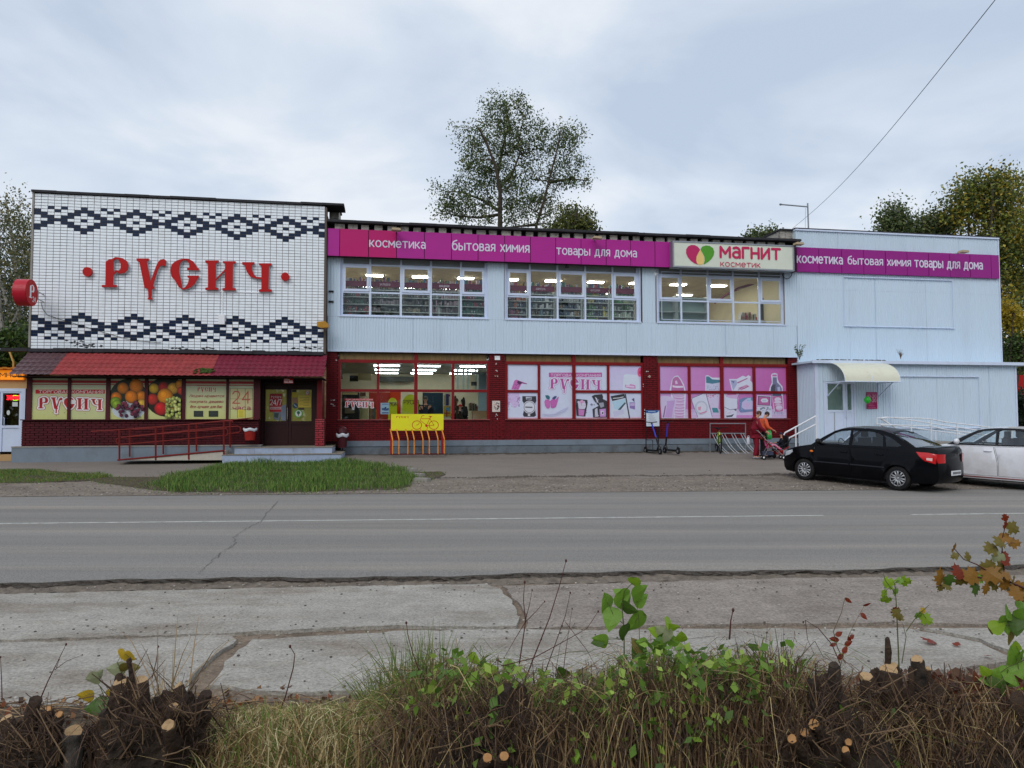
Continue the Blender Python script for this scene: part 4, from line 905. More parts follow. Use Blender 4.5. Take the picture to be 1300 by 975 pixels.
# ---- light box sign
LB=thing('lightbox_sign','cream light box with crimson lettering and a heart of petals, over the third upper window','sign',FW(U(930),.6,8),FA)
LD=.62; f=fmap(820,280,5.909,LD); lu0,lu1=f(199,0)[0],f(1104,0)[0]; lz0=(f(199,348)[1]+f(1104,377)[1])/2; lz1=(f(199,152)[1]+f(1104,190)[1])/2
g=Geo(); g.fb(lu0,lu1,FD-.1,LD,lz0,lz1); fobj(g,'box',M['cream'],LB)
g=Geo(); s=.045
for q in ((lu0-.01,lu1+.01,lz1-s,lz1+.01),(lu0-.01,lu1+.01,lz0-.01,lz0+s),(lu0-.01,lu0+s,lz0+s,lz1-s),(lu1-s,lu1+.01,lz0+s,lz1-s)): g.fb(q[0],q[1],FD-.05,LD+.02,q[2],q[3])
fobj(g,'box_frame',M['steel'],LB)
H=lz1-lz0; xx=lambda x: f(x,0)[0]
def zz(x,y): # y measured on the tilted image of the box
    t=(x-199)/905; y0,y1=152+38*t,348+29*t; return lz1-(y-y0)/(y1-y0)*H
P=lambda x,y:(xx(x),zz(x,y))
art=Art(-(LD+.012))
left=[P(*p) for p in ((400,213),(385,196),(362,184),(335,183),(312,195),(298,217),(297,245),(310,275),(335,305),(360,322),(385,331),(372,300),(375,270),(390,240),(402,225))]
right=[P(*p) for p in ((407,213),(420,195),(445,187),(475,190),(500,207),(509,235),(503,262),(485,290),(460,312),(428,331),(437,300),(434,270),(422,245),(410,225))]
drop=[P(*p) for p in ((403,218),(418,245),(430,270),(434,298),(428,322),(412,333),(395,333),(378,322),(372,298),(376,270),(390,243))]
art.poly(left,(186,10,90)); art.poly(right,(76,150,20)); art.layer(); art.poly(drop,(232,196,120)); art.build('emblem',LB,FM)
art=Art(-(LD+.014)); a,b_=P(556,276),P(1000,288); h=zz(556,200)-a[1]; art.text('магнит',xx(556),xx(1000),zz(556,274),h,(190,12,80),.25); art.build('lettering',LB,FM)
art=Art(-(LD+.014)); h=zz(553,310)-zz(553,341); art.text('косметик',xx(555),xx(850),zz(556,343),h,(190,12,80),.18); art.build('lettering',LB,FM)
# floodlights on the band
for (x,y,lab) in ((503,292,'floodlight above the sign band, over the word on the redder panels'),(758,302.5,'floodlight above the sign band, over the middle of the second upper window'),(1014,310,'floodlight above the sign band, right of the cream light box'),(1223,320,'floodlight above the sign band, near the right end of the building')):
    u,z=F2(x,y,.75); t=thing('floodlight','beige '+lab,'floodlight',FW(u,.6,z),FA,'floodlights along the sign band')
    g=Geo(); g.prism([[(u-.17,z-.02),(u+.17,z-.03),(u+.14,z+.05),(u-.14,z+.06)]],-.88,-.60); fobj(g,'lamp_body',mat('beige_lamp',(176,158,128),.5,.1),t)
    g=Geo(); g.fb(u-.02,u+.02,.3,.62,z+.0,z+.03); fobj(g,'bracket',M['steel'],t)
cam1=thing('security_camera','small black camera under the sign band above the second upper window','security camera',FW(U(720),.1,zf0),FA); u,z=F2(720,338,.2); g=Geo(); g.cyl((u,-.05,z),(u,-.3,z-.04),.05,10); fobj(g,'housing',M['black'],cam1); g=Geo(); g.cyl((u,-.1,z),(u,-.1,zf0),.02,6); fobj(g,'bracket',M['black'],cam1)
for y in (370,383): 
    g=Geo(); u,z=F2(420.5,y,.02); g.fb(u-.09,u+.09,0,.05,z-.03,z+.03); tag(fobj(g,'wall_vent',M['black'],None),'%s of two small black slots in the white cladding left of the first upper window'%('upper' if y==370 else 'lower'),'vent','slots in the cladding')

# ---- lower storey
BD=-.10                                  # face of the brickwork
zsl=F2(620,532.2,BD)[1]; zpl2=F2(620,558.6,BD)[1]; zlt=zS-.05
piers=[(414.5,429.5),(621.4,640.9),(816.4,834),(999.6,1012.5)]
areas=[(U(414.5,BD),U(1012.5,BD),zpl2,zsl-.03)]
bricks(B2,areas,BD,M['brick'])
pa=[]
for a,b_ in piers:
    u0,u1=U(a,BD),U(b_,BD); pa.append((u0,u1,zpl2,zlt)); g=Geo(); g.fb(u0,u1,BD-.35,BD+.005,zpl2,zlt); fobj(g,'brick_pier',M['brickbed'],B2)
bricks(B2,pa,BD+.035,M['brick'])
g=Geo(); g.fb(U(414.5,BD),U(1012.5,BD),BD-.3,BD-.015,zpl2-.1,zsl-.03); fobj(g,'sill_wall',M['brickbed'],B2)
g=Geo(); zpm=F2(620,565.5,BD)[1]
g.fb(U(436,BD),U(1035,BD),BD-.3,BD+.10,zpm,zpl2); fobj(g,'plinth',M['plinth'],B2)
g=Geo(); g.fb(U(434,BD),U(1035,BD),BD-.3,BD+.16,zB-.3,zpm-.02); fobj(g,'plinth_base',M['plinth_low'],B2)
# weathered white patches and papers on the brick
art=Art(-(BD+.045)); f=fmap(410,430,5.652,BD+.04)
def patch(cx,cy,rx,ry,c=(206,198,196),n=6,fm=None):
    for q in range(n):
        x,y=cx+random.uniform(-rx,rx),cy+random.uniform(-ry,ry); art.poly([ (fm or f)(x+random.uniform(1.5,5)*math.cos(t),y+random.uniform(1.5,5)*math.sin(t)) for t in np.linspace(0,5.6,7)],c)
patch(72,440,14,4); patch(72,475,14,8); patch(1243,178,4,6,n=3); patch(1243,230,8,5,n=4); patch(1248,268,14,4,(196,170,150)); patch(1245,560,14,20,n=6); patch(95,155,3,6,n=2)
f2=fmap(820,430,5.736,BD+.04); patch(22,278,8,8,(206,186,170),5,f2); patch(10,240,8,6,n=3,fm=f2)
f3=fmap(620,430,5.652,BD+.04); patch(1155,270,8,8,(196,176,160),5,f3); patch(1112,330,2,14,n=3,fm=f3); patch(1122,530,2,40,n=6,fm=f3)
art.build('peeled_paint',B2,FM)
hp=thing('house_number_plate','white plate with the number 57 at the top of the brick pier','number plate',FW(U(631),.1,zlt-.3),FA)
g=Geo(); g.fb(f(1232,0)[0],f(1270,0)[0],BD+.04,BD+.06,f(0,138)[1],f(0,108)[1]); fobj(g,'plate',M['wht'],hp)
art=Art(-(BD+.062)); p0,p1=f(1240,131),f(1263,131); art.text('57',p0[0]-.03,p1[0]+.03,p0[1]-.01,f(0,113)[1]-p0[1],(16,16,20),.22,caps=1.0); art.build('lettering',hp,FM)
np_=thing('paper_notice','faded pink and white paper notice pasted on the brick pier below the number plate','notice',FW(U(630),.1,zsl),FA)
g=Geo(); g.fb(f(1214,0)[0],f(1270,0)[0],BD+.042,BD+.046,f(0,525)[1],f(0,443)[1]); fobj(g,'paper',mat('faded_paper',(206,196,190),.8,.15,9),np_)
art=Art(-(BD+.05))
for q in range(22):
    x,y=random.uniform(1220,1262),random.uniform(450,518); art.poly([f(x,y),f(x+random.uniform(3,9),y),f(x+random.uniform(3,9),y+random.uniform(2,6)),f(x,y+4)],random.choice(((206,110,100),(60,50,50),(190,140,130))))
for q in range(12):
    x,y=random.uniform(1240,1262),random.uniform(455,500); art.poly([f(x,y),f(x+8,y),f(x+8,y+8),f(x,y+8)],(36,32,34))
art.build('print',np_,FM)
# window joinery
GD=BD-.06
def lwin(a,b_,vx,posterfn,nobar=(),glazed=False):
    u0,u1=U(a,GD),U(b_,GD)
    g=Geo(); g.fb(u0,u1,GD-.06,GD+.06,zTb,zTa); wf=fobj(g,'window',M['wood'],B2)
    g=Geo(); g.fb(u0,u1,GD-.05,BD+.07,zsl-.028,zsl+.0); g.build('window_sill',mat('pale_worn_sill',(150,76,76),.6,.2,4),wf,FM)
    edges=[u0+.02]+[U(q,GD) for p in vx for q in p]+[u1-.02]
    for (p,q) in [(u0-.003,u0+.10),(u1-.10,u1+.003)]: g=Geo(); g.fb(p,q,GD-.05,GD+.05,zsl+.003,zTb-.002); g.build('jamb',M['wood'],wf,FM)
    for k,(p,q) in enumerate(vx):
        mid=(k==len(vx)//2); g=Geo(); g.fb(U(p,GD),U(q,GD),GD-.05,GD+(.07 if mid else .05),zsl+.003,zTb-.002); g.build('mullion',M['wood'],wf,FM)
    mid=vx[len(vx)//2]; g=Geo(); g.fb(U(mid[0],GD),U(mid[1],GD),GD-.05,GD+.055,zTa+.002,zlt); g.build('mullion',M['wood'],wf,FM)
    # boarded transom
    for (p,q) in ((u0+.05,U(mid[0],GD)-.002),(U(mid[1],GD)+.002,u1-.1)):
        nb=5; 
        for i in range(nb):
            g=Geo(); g.fb(p+(q-p)*i/nb,p+(q-p)*(i+1)/nb-.006,GD-.03,GD-.02+random.uniform(0,.006),zTa,zlt-.04); g.build('transom_board',M['transom'],wf,FM)
    cols=[(edges[2*i],edges[2*i+1]) for i in range(len(edges)//2)]
    for ci,(p,q) in enumerate(cols):
        p,q=p+(.08 if ci==0 else .0),q-(.08 if ci==len(cols)-1 else .0)
        if ci in nobar: bands=[(zsl+.02,zTb-.002)]
        else:
            g=Geo(); g.fb(p,q,GD-.05,GD+.045,zMb,zMa); g.build('glazing_bar',M['wood'],wf,FM); bands=[(zsl+.02,zMb-.001),(zMa+.001,zTb-.002)]
        for bi,(c,d) in enumerate(bands):
            g=Geo()
            if glazed: g.fb(p,q,GD-.004,GD+.004,c,d); g.build('pane',M['panegls'],wf,FM)
            else: g.fb(p,q,GD-.02,GD,c,d); pn=g.build('poster',M['wht'],wf,FM); posterfn(pn,ci,bi if len(bands)==2 else 2,(p,q,c,d))
    return wf
zTa=F2(726,459.6,GD)[1]; zTb=F2(726,463.4,GD)[1]; zMa=F2(726,495.3,GD)[1]; zMb=F2(726,498.6,GD)[1]
PK=(206,120,186); WH=(212,220,238); DK=(28,26,34)
fB=fmap(620,430,5.652,GD+.002); fB1=fmap(640,455,11.47,GD+.002); fB2=fmap(725,455,11.47,GD+.002)
def blob(art,fm,pts,c): art.poly([fm(*p) for p in pts],c); art.layer()
def postersB(pn,ci,bi,clip):
    u0,u1,z0,z1=clip; art=Art(-(GD+.001),clip,((210,216,236),.16)); grad(art,u0,u1,z0,z1,(206,214,236),(204,212,238)); art.layer()
    if bi!=1 : grad(art,u0,u1,z0,z0+.05,(226,140,170),(212,206,226),4); art.layer()
    if ci==0:
        f=fB1
        blob(art,f,((105,450),(150,320),(180,308),(250,335),(330,362),(325,375),(255,368),(210,455)),(196,90,170))
        for q in range(26): x,y=random.uniform(118,250),random.uniform(318,440); (x-105)*1.0>(450-y)*.30 and x+(y-320)*.45<255 and art.poly([f(x,y),f(x+9,y+3),f(x+5,y+11),f(x-4,y+8)],(96,26,90))
        blob(art,f,((200,322),(260,345),(255,370),(215,385),(190,350)),(66,22,66)); art.stroke([f(255,352),f(330,372)],.02,(60,24,60))
        blob(art,f,((45,500),(215,500),(235,600),(200,690),(150,725),(90,640),(45,740)),(206,180,226))
        for q in range(60): 
            x,y=random.uniform(45,225),random.uniform(505,715)
            if y<740-abs(x-150)*.9: art.poly([f(x,y),f(x+7,y+2),f(x+4,y+9),f(x-3,y+6)],random.choice(((186,120,196),(150,60,140),(220,214,236))))
        for q in range(14): x,y=random.uniform(185,232),random.uniform(560,690); art.poly([f(x,y),f(x+10,y+2),f(x+5,y+14),f(x-4,y+8)],(112,50,116))
        for q in range(10): x,y=random.uniform(45,75),random.uniform(580,740); art.poly([f(x,y),f(x+12,y+2),f(x+7,y+12)],(150,30,90))
        blob(art,f,((265,550),(465,550),(470,620),(455,650),(455,770),(465,830),(440,850),(290,850),(272,820),(285,770),(285,650),(265,620)),DK)
        blob(art,f,((315,560),(405,560),(400,600),(320,600)),(190,194,206))
        art.poly(disc(f,368,710,92,95,24),(206,206,220)); art.layer(); art.poly(disc(f,368,710,80,82,24),DK); art.layer(); art.poly(disc(f,368,710,74,76,24),(214,216,228)); art.layer()
        art.poly([f(308,700),f(412,704),f(412,722),f(308,718)],(60,60,70)); art.poly(disc(f,362,825,20,14),(220,220,226)); art.layer()
        art.poly([f(325,580),f(400,566),f(395,590),f(330,604)],(110,110,120))
    if ci in (1,2):
        f=fB; art.poly([f(434,243),f(815,243),f(815,276),f(434,276)],(184,66,146)); art.layer()
        p0,p1=f(447,270),f(803,270); art.text('ТОРГОВАЯ КОМПАНИЯ',p0[0],p1[0],p0[1],(f(0,250)[1]-p0[1])*.8,(220,216,236),.2,slant=.1); art.layer()
        rusich(art,dict(px=(440,283,805,388),fm=f),(176,54,138),(216,220,238),(190,110,180),w=44)
    if ci==1:
        f=fB1
        blob(art,f,((585,635),(600,600),(640,600),(670,620),(670,700),(655,728),(620,728),(595,690)),(196,90,170)); blob(art,f,((670,620),(700,590),(750,600),(785,560),(795,560),(775,640),(755,705),(720,725),(680,720)),(190,80,164))
        for q in range(34): x,y=random.uniform(600,760),random.uniform(615,715); art.poly([f(x,y),f(x+4,y+1),f(x+2,y+5)],(224,160,210))
        blob(art,f,((595,538),(640,535),(665,560),(660,600),(620,590)),(20,90,104)); blob(art,f,((695,580),(730,550),(768,548),(745,590),(720,603)),(40,60,110))
        for k,(y,c) in enumerate(((785,(206,206,236)),(800,(196,198,232)),(815,(210,214,238)))): art.stroke([f(560+60*t,y+28-3.2*(t-1.5)**2*1.4) for t in np.linspace(0,6,14)],.018,c)
        art.stroke([f(760,790),f(840,750),f(930,710)],.02,(200,202,232))
    if ci==2:
        f=fB2
        blob(art,f,((75,590),(235,605),(240,640),(205,845),(80,835),(70,700)),DK); blob(art,f,((95,620),(200,620),(215,700),(195,740),(110,735)),(206,200,220)); blob(art,f,((105,740),(195,750),(185,835),(110,830)),(196,110,180))
        blob(art,f,((115,625),(160,600),(200,640),(140,660)),(214,150,196))
        for q in range(14): x,y=random.uniform(75,225),random.uniform(600,830); art.poly([f(x,y),f(x+10,y+2),f(x+6,y+12),f(x-3,y+8)],random.choice(((210,210,226),(196,110,180),(30,28,36))))
        art.layer()
        blob(art,f,((300,550),(340,530),(450,520),(465,560),(460,590),(520,620),(520,860),(320,860),(310,740),(400,690),(330,610)),DK); blob(art,f,((345,560),(375,580),(400,650),(370,620)),(206,206,220)); blob(art,f,((400,650),(470,640),(480,700),(430,720)),(150,150,164))
        blob(art,f,((410,740),(505,730),(505,850),(420,850)),(190,130,200)); blob(art,f,((430,765),(470,760),(474,820),(434,824)),(212,206,228)); blob(art,f,((448,780),(466,780),(466,810),(448,812)),DK)
        blob(art,f,((345,740),(380,720),(395,850),(345,850)),(190,190,206))
        for q in range(18): x,y=random.uniform(325,500),random.uniform(560,850); art.poly([f(x,y),f(x+10,y+2),f(x+6,y+12),f(x-3,y+8)],random.choice(((210,210,226),(120,120,136),DK)))
        art.poly(disc(f,298,672,10,22,8),(150,150,170)); art.poly(disc(f,298,672,24,8,8),(150,150,170))
    if ci==3:
        f=fB2
        grad(art,u0,u1,zMa if bi else z0,z1,(206,204,234),(204,190,232)) if bi==1 else None; art.layer()
        if bi==1: art.poly(disc(f,1000,200,34,70,14),(220,70,120)); art.layer(); art.poly(disc(f,1005,205,16,26,10),(196,20,60)); art.layer()
        blob(art,f,((750,500),(765,240),(800,228),(960,242),(990,300),(1000,500)),(212,222,238))
        blob(art,f,((785,380),(850,395),(855,370),(935,390),(940,440),(860,440),(785,420)),(204,130,190)); blob(art,f,((800,392),(920,405),(920,425),(800,412)),(230,206,230))
        blob(art,f,((575,550),(770,515),(800,530),(855,865),(625,865)),(206,214,230)); blob(art,f,((575,550),(775,515),(790,575),(600,622)),(20,26,30)); blob(art,f,((598,628),(790,590),(800,660),(700,750),(630,740)),(170,206,226)); blob(art,f,((680,750),(780,640),(800,650),(720,750)),(40,60,76))
        art.stroke([f(790,525),f(850,865)],.05,DK); art.stroke([f(612,582),f(700,575),f(760,560)],.03,(214,216,220)); blob(art,f,((610,775),(760,740),(770,800),(625,862)),(196,196,224))
        blob(art,f,((905,580),(920,578),(920,610),(930,630),(905,625),(880,590),(905,590)),(70,56,96)); blob(art,f,((850,640),(930,640),(930,745),(855,725)),(130,100,170)); blob(art,f,((855,655),(925,650),(925,690),(858,690)),(190,170,214))
    art.build('printed_film',pn,FM)
fC1=fmap(830,455,11.47,GD+.002); fC2=fmap(915,455,11.47,GD+.002)
def postersC(pn,ci,bi,clip):
    u0,u1,z0,z1=clip; art=Art(-(GD+.001),clip,((214,206,232),.30)); pk=[((196,140,206),(190,130,200)),((196,110,186),(192,84,164)),((190,96,176),(188,70,158)),((186,70,160),(186,58,146))][ci]
    n=8
    for i in range(n):
        a,b_=u0+(u1-u0)*i/n,u0+(u1-u0)*(i+1)/n; t=(i+.5)/n; nxt=[(190,100,180),(192,84,166),(188,74,160),(184,54,140)][ci]; c=tuple(pk[0][q]*(1-t)+nxt[q]*t for q in range(3)); art.poly([(a,z0),(b_,z0),(b_,z1),(a,z1)],c)
    art.layer()
    if ci<2: f=fC1
    else: f=fC2
    W_=(212,220,238)
    if bi==0:
        zz_=f(0,740)[1]; grad(art,u0,u1,z0,zz_,(206,206,232),(198,160,214),6) ; art.layer()
        for y in (770,830,850): art.poly([(u0,f(0,y)[1]),(u0,f(0,y+10)[1]),(u1,f(0,y+10)[1]),(u1,f(0,y)[1])][::-1],(204,150,206))
        art.layer()
    if ci==0:
        blob(art,f,((225,480),(245,400),(262,310),(300,260),(350,248),(395,300),(440,380),(465,480)),W_)
        blob(art,f,((255,470),(262,380),(275,300),(310,270),(350,265),(385,310),(430,400),(445,470)),(170,76,140)); blob(art,f,((310,330),(335,320),(350,370),(315,375)),(224,190,222)); blob(art,f,((270,390),(320,400),(425,400),(430,425),(350,430),(275,420)),(226,214,234))
        blob(art,f,((245,470),(470,470),(460,700),(455,870),(300,870),(300,700),(330,620),(250,560)),W_)
        blob(art,f,((262,515),(445,515),(440,620),(440,760),(435,870),(315,870),(302,760),(320,640),(280,570)),(204,160,208))
        for y in (560,600,650,700,740,780,820): art.stroke([f(305+14*t,y+10*math.sin(math.pi*t/10)) for t in np.linspace(0,10,8)],.02,(230,220,240)); art.stroke([f(305+14*t,y+14+10*math.sin(math.pi*t/10)) for t in np.linspace(0,10,8)],.014,(150,70,150))
        art.layer()
        blob(art,f,((60,620),(90,550),(180,545),(250,560),(330,620),(310,700),(270,870),(60,870)),(204,190,224)); blob(art,f,((60,640),(80,600),(100,700),(120,870),(60,870)),(200,90,156)); blob(art,f,((160,700),(180,680),(150,860),(130,860)),(110,60,120)); blob(art,f,((190,620),(310,610),(290,700),(260,860),(160,860),(190,700)),(186,140,206))
    if ci==1:
        blob(art,f,((748,480),(755,250),(790,245),(850,280),(960,280),(960,480)),W_); blob(art,f,((762,480),(762,262),(800,262),(850,300),(960,310),(960,480)),(190,196,224)); blob(art,f,((762,355),(762,262),(800,262),(850,305),(960,315),(960,350),(850,370)),(16,92,112)); 
        for q in range(20): x,y=random.uniform(765,950),random.uniform(385,460); art.poly([f(x,y),f(x+14,y+1),f(x+12,y+7),f(x-2,y+6)],random.choice(((50,40,90),(140,100,160),(20,80,100),(214,220,236))))
        blob(art,f,((770,515),(955,515),(940,720),(960,800),(850,790),(800,640)),(206,196,228))
        for q in range(16): x,y=random.uniform(780,930),random.uniform(520,570); art.poly([f(x,y),f(x+16,y+1),f(x+12,y+10),f(x-2,y+8)],(196,70,130))
        for q in range(20): x,y=random.uniform(810,930),random.uniform(590,720); art.poly([f(x,y),f(x+8,y+1),f(x+6,y+6)],(190,150,206))
        art.layer(); blob(art,f,((845,718),(925,722),(950,790),(862,788)),(10,110,120))
        blob(art,f,((545,580),(700,515),(760,515),(855,865),(640,865)),W_); art.stroke([f(640,850),f(548,620),f(556,580),f(700,520)],.02,(50,56,80)); art.stroke([f(760,520),f(850,850)],.018,(50,56,80))
        blob(art,f,tuple((690+95*math.cos(-t),720+105*math.sin(-t)) for t in np.linspace(0,2*math.pi,22,endpoint=False)),(176,190,206)); blob(art,f,tuple((695+72*math.cos(-t),715+75*math.sin(-t)) for t in np.linspace(0,2*math.pi,22,endpoint=False)),(214,220,232)); blob(art,f,((640,710),(690,700),(680,760),(645,750)),(214,130,160)); blob(art,f,((665,798),(770,765),(774,780),(670,812)),(206,90,140))
    if ci==2:
        blob(art,f,((122,300),(235,300),(320,252),(370,270),(400,243),(435,262),(430,320),(470,370),(470,480),(165,480)),W_); blob(art,f,((140,315),(230,318),(240,370),(180,470)),(150,160,200)); blob(art,f,((235,350),(385,285),(392,296),(250,365)),(150,50,110)); blob(art,f,((250,430),(380,380),(420,410),(300,465)),(196,120,160)); blob(art,f,((150,330),(200,330),(190,365)),(70,80,140))
        art.stroke([f(255,460),f(300,425),f(345,440),f(400,400)],.02,(90,40,90))
        blob(art,f,((35,515),(262,515),(240,700),(225,865),(50,865),(40,720)),W_); blob(art,f,((60,515),(255,515),(240,590),(150,580),(80,560)),(204,160,210)); blob(art,f,((95,515),(225,515),(225,530),(95,535)),(196,60,130)); art.stroke([f(258,535),f(240,600),f(246,680)],.02,(60,50,80)); art.stroke([f(45,705),f(130,745),f(235,735)],.02,(70,60,96)); blob(art,f,((175,735),(232,735),(225,770)),(40,40,60))
        for q in range(16): x,y=random.uniform(65,200),random.uniform(755,800); art.poly([f(x,y),f(x+12,y+1),f(x+9,y+7)],(206,100,150))
        blob(art,f,((75,835),(150,825),(195,805),(165,850),(90,856)),(24,26,40)); blob(art,f,((230,825),(470,825),(470,865),(230,865)),(196,110,190))
        blob(art,f,((270,600),(330,570),(470,565),(470,770),(300,790),(262,760)),(80,110,160)); blob(art,f,((310,640),(370,590),(470,620),(460,740),(350,745),(300,710)),(190,180,226)); blob(art,f,((345,640),(420,660),(400,720),(350,700)),(204,170,220)); blob(art,f,((380,580),(440,575),(430,640),(395,640)),(150,196,226))
        for q in range(22): x,y=random.uniform(270,460),random.uniform(575,775); (x<320 or y<610 or y>750) and art.poly([f(x,y),f(x+14,y+2),f(x+9,y+12),f(x-4,y+9)],random.choice(((50,80,130),(110,150,190),(150,180,214))))
    if ci==3:
        blob(art,f,((700,485),(715,420),(745,350),(733,250),(745,222),(790,212),(825,225),(828,300),(850,350),(900,410),(905,485)),W_); blob(art,f,((725,485),(730,420),(755,370),(758,275),(815,275),(820,350),(870,400),(890,440),(890,485)),(80,86,120)); blob(art,f,((730,485),(735,420),(760,380),(800,380),(790,485)),(24,26,40)); blob(art,f,((825,420),(860,410),(870,485),(830,485)),(170,176,210)); blob(art,f,((750,235),(815,235),(815,262),(752,262)),(196,70,150))
        blob(art,f,((745,515),(900,515),(912,640),(915,780),(775,780)),W_); blob(art,f,((750,515),(880,515),(885,550),(752,550)),(40,46,80)); blob(art,f,((752,555),(895,545),(908,770),(790,780)),(186,60,130))
        for (x,y,w,h) in ((830,600,50,34),(830,640,56,26),(850,720,50,40),(840,680,60,12)): art.poly(disc(f,x,y,w,h,9),(218,206,228)); art.layer(); art.stroke([f(x-w*.8,y+h*.6),f(x+w*.8,y+h*.4)],.014,(186,60,130)); art.layer()
        for q in range(14): x=random.uniform(775,910); art.poly([f(x,775),f(x+6,775),f(x+3,random.uniform(800,840))],random.choice(((60,60,90),W_,(120,130,170))))
        blob(art,f,((530,535),(735,545),(725,700),(520,690)),W_); blob(art,f,((540,545),(725,556),(715,690),(532,680)),(60,40,70)); blob(art,f,((552,558),(712,566),(702,680),(545,670)),(170,56,126)); blob(art,f,((580,610),(600,585),(660,580),(690,610),(680,640),(600,640)),(212,220,230)); blob(art,f,((600,605),(660,600),(665,625),(610,628)),(170,196,214))
        blob(art,f,((520,700),(740,700),(745,865),(530,865)),(208,216,234))
        for q in range(26): x,y=random.uniform(545,720),random.uniform(715,790); art.poly(disc(f,x,y,random.uniform(5,14),n=7),random.choice(((90,130,150),(60,60,80),(196,206,224),(170,120,170),(120,160,170)))); art.layer()
    art.build('printed_film',pn,FM)
lwin(429.5,621.4,[(478.7,481.7),(525.9,530.3),(573.5,576.7)],None,glazed=True)
lwin(640.9,816.4,[(682.3,685.5),(726,730),(770,773)],postersB,nobar=(1,))
lwin(834,1000,[(872.6,875.8),(913.3,917.3),(954.6,958)],postersC)
# sticker on the glazing of the first window and a blue leaflet
st_=thing('window_sticker','red and white company sticker on the left lower pane of the glazed shop window','sticker',FW(U(455),0,zsl+.5),FA)
f=fmap(425,450,10.84,GD+.012); art=Art(-(GD+.008)); art.poly([f(135,607),f(532,607),f(532,634),f(135,634)],(176,18,30)); art.layer()
p0,p1=f(150,630),f(522,630); art.text('ТОРГОВАЯ КОМПАНИЯ',p0[0],p1[0],p0[1],(f(0,612)[1]-p0[1])*.75,(226,210,210),.2); art.layer()
rusich(art,dict(px=(145,645,530,752),fm=f),(176,22,36),(214,214,220),None,w=50); art.build('print',st_,FM)
bl=thing('leaflet','blue and white leaflet taped inside the second lower pane','leaflet',FW(U(489),0,zsl+.4),FA)
g=Geo(); g.fb(f(635,0)[0],f(752,0)[0],GD-.02,GD-.012,f(0,822)[1],f(0,665)[1]); fobj(g,'paper',mat('pale_blue_paper',(170,196,226),.5,.05),bl)
art=Art(-(GD-.010)); blob(art,f,((645,740),(690,735),(700,760),(700,745),(745,735),(742,770),(700,775),(650,765)),(50,80,140)); blob(art,f,((685,725),(712,722),(705,750),(692,750)),(30,40,60)); art.poly([f(650,680),f(738,680),f(738,690),f(650,690)],(90,120,180)); art.poly([f(648,795),f(740,795),f(740,812),f(648,812)],(90,90,150)); art.build('print',bl,FM)

# ================================================================ rooms behind the glass
zc=zf0+.12; zfl=zu0-1.0
g=Geo(); g.fb(m0+.05,m1-.05,-9,-.35,zc,zc+.05); fobj(g,'upper_ceiling',M['ceil'],B2)
g=Geo(); g.fb(m0+.05,m1-.05,-9.1,-9,zfl,zc); fobj(g,'upper_back_wall',M['ceil'],B2)
g=Geo(); g.fb(m0+.05,m1-.05,-9,-.27,zfl-.1,zfl); fobj(g,'upper_floor',M['ifloor'],B2)
for u in (m0-.0,m1-.1): g=Geo(); g.fb(u,u+.08,-9,-.31,zfl,zc); fobj(g,'upper_side_wall',M['iwall'],B2)
# ceiling lamps upstairs
k=0
for row,dd in enumerate((-1.3,-3.6,-6.2)):
    for i in range(10):
        u=m0+1.1+i*1.9+(.5 if row%2 else 0)
        if u>m1-1.3: continue
        t=thing('ceiling_lamp','lit strip lamp on the upper ceiling, %s from the left in the %s row'%(('first','second','third','fourth','fifth','sixth','seventh','eighth','ninth','tenth')[i],('front','middle','back')[row]),'ceiling lamp',FW(u,dd,zc-.05),FA,'lit ceiling lamps of the upper floor, %s row'%('front','middle','back')[row])
        g=Geo(); g.fb(u-.34,u+.34,dd-.15,dd+.15,zc-.06,zc-.03); fobj(g,'diffuser',M['lamp'],t); g=Geo(); g.fb(u-.37,u+.37,dd-.18,dd+.18,zc-.03,zc-.001); fobj(g,'housing',M['wht'],t); k+=1
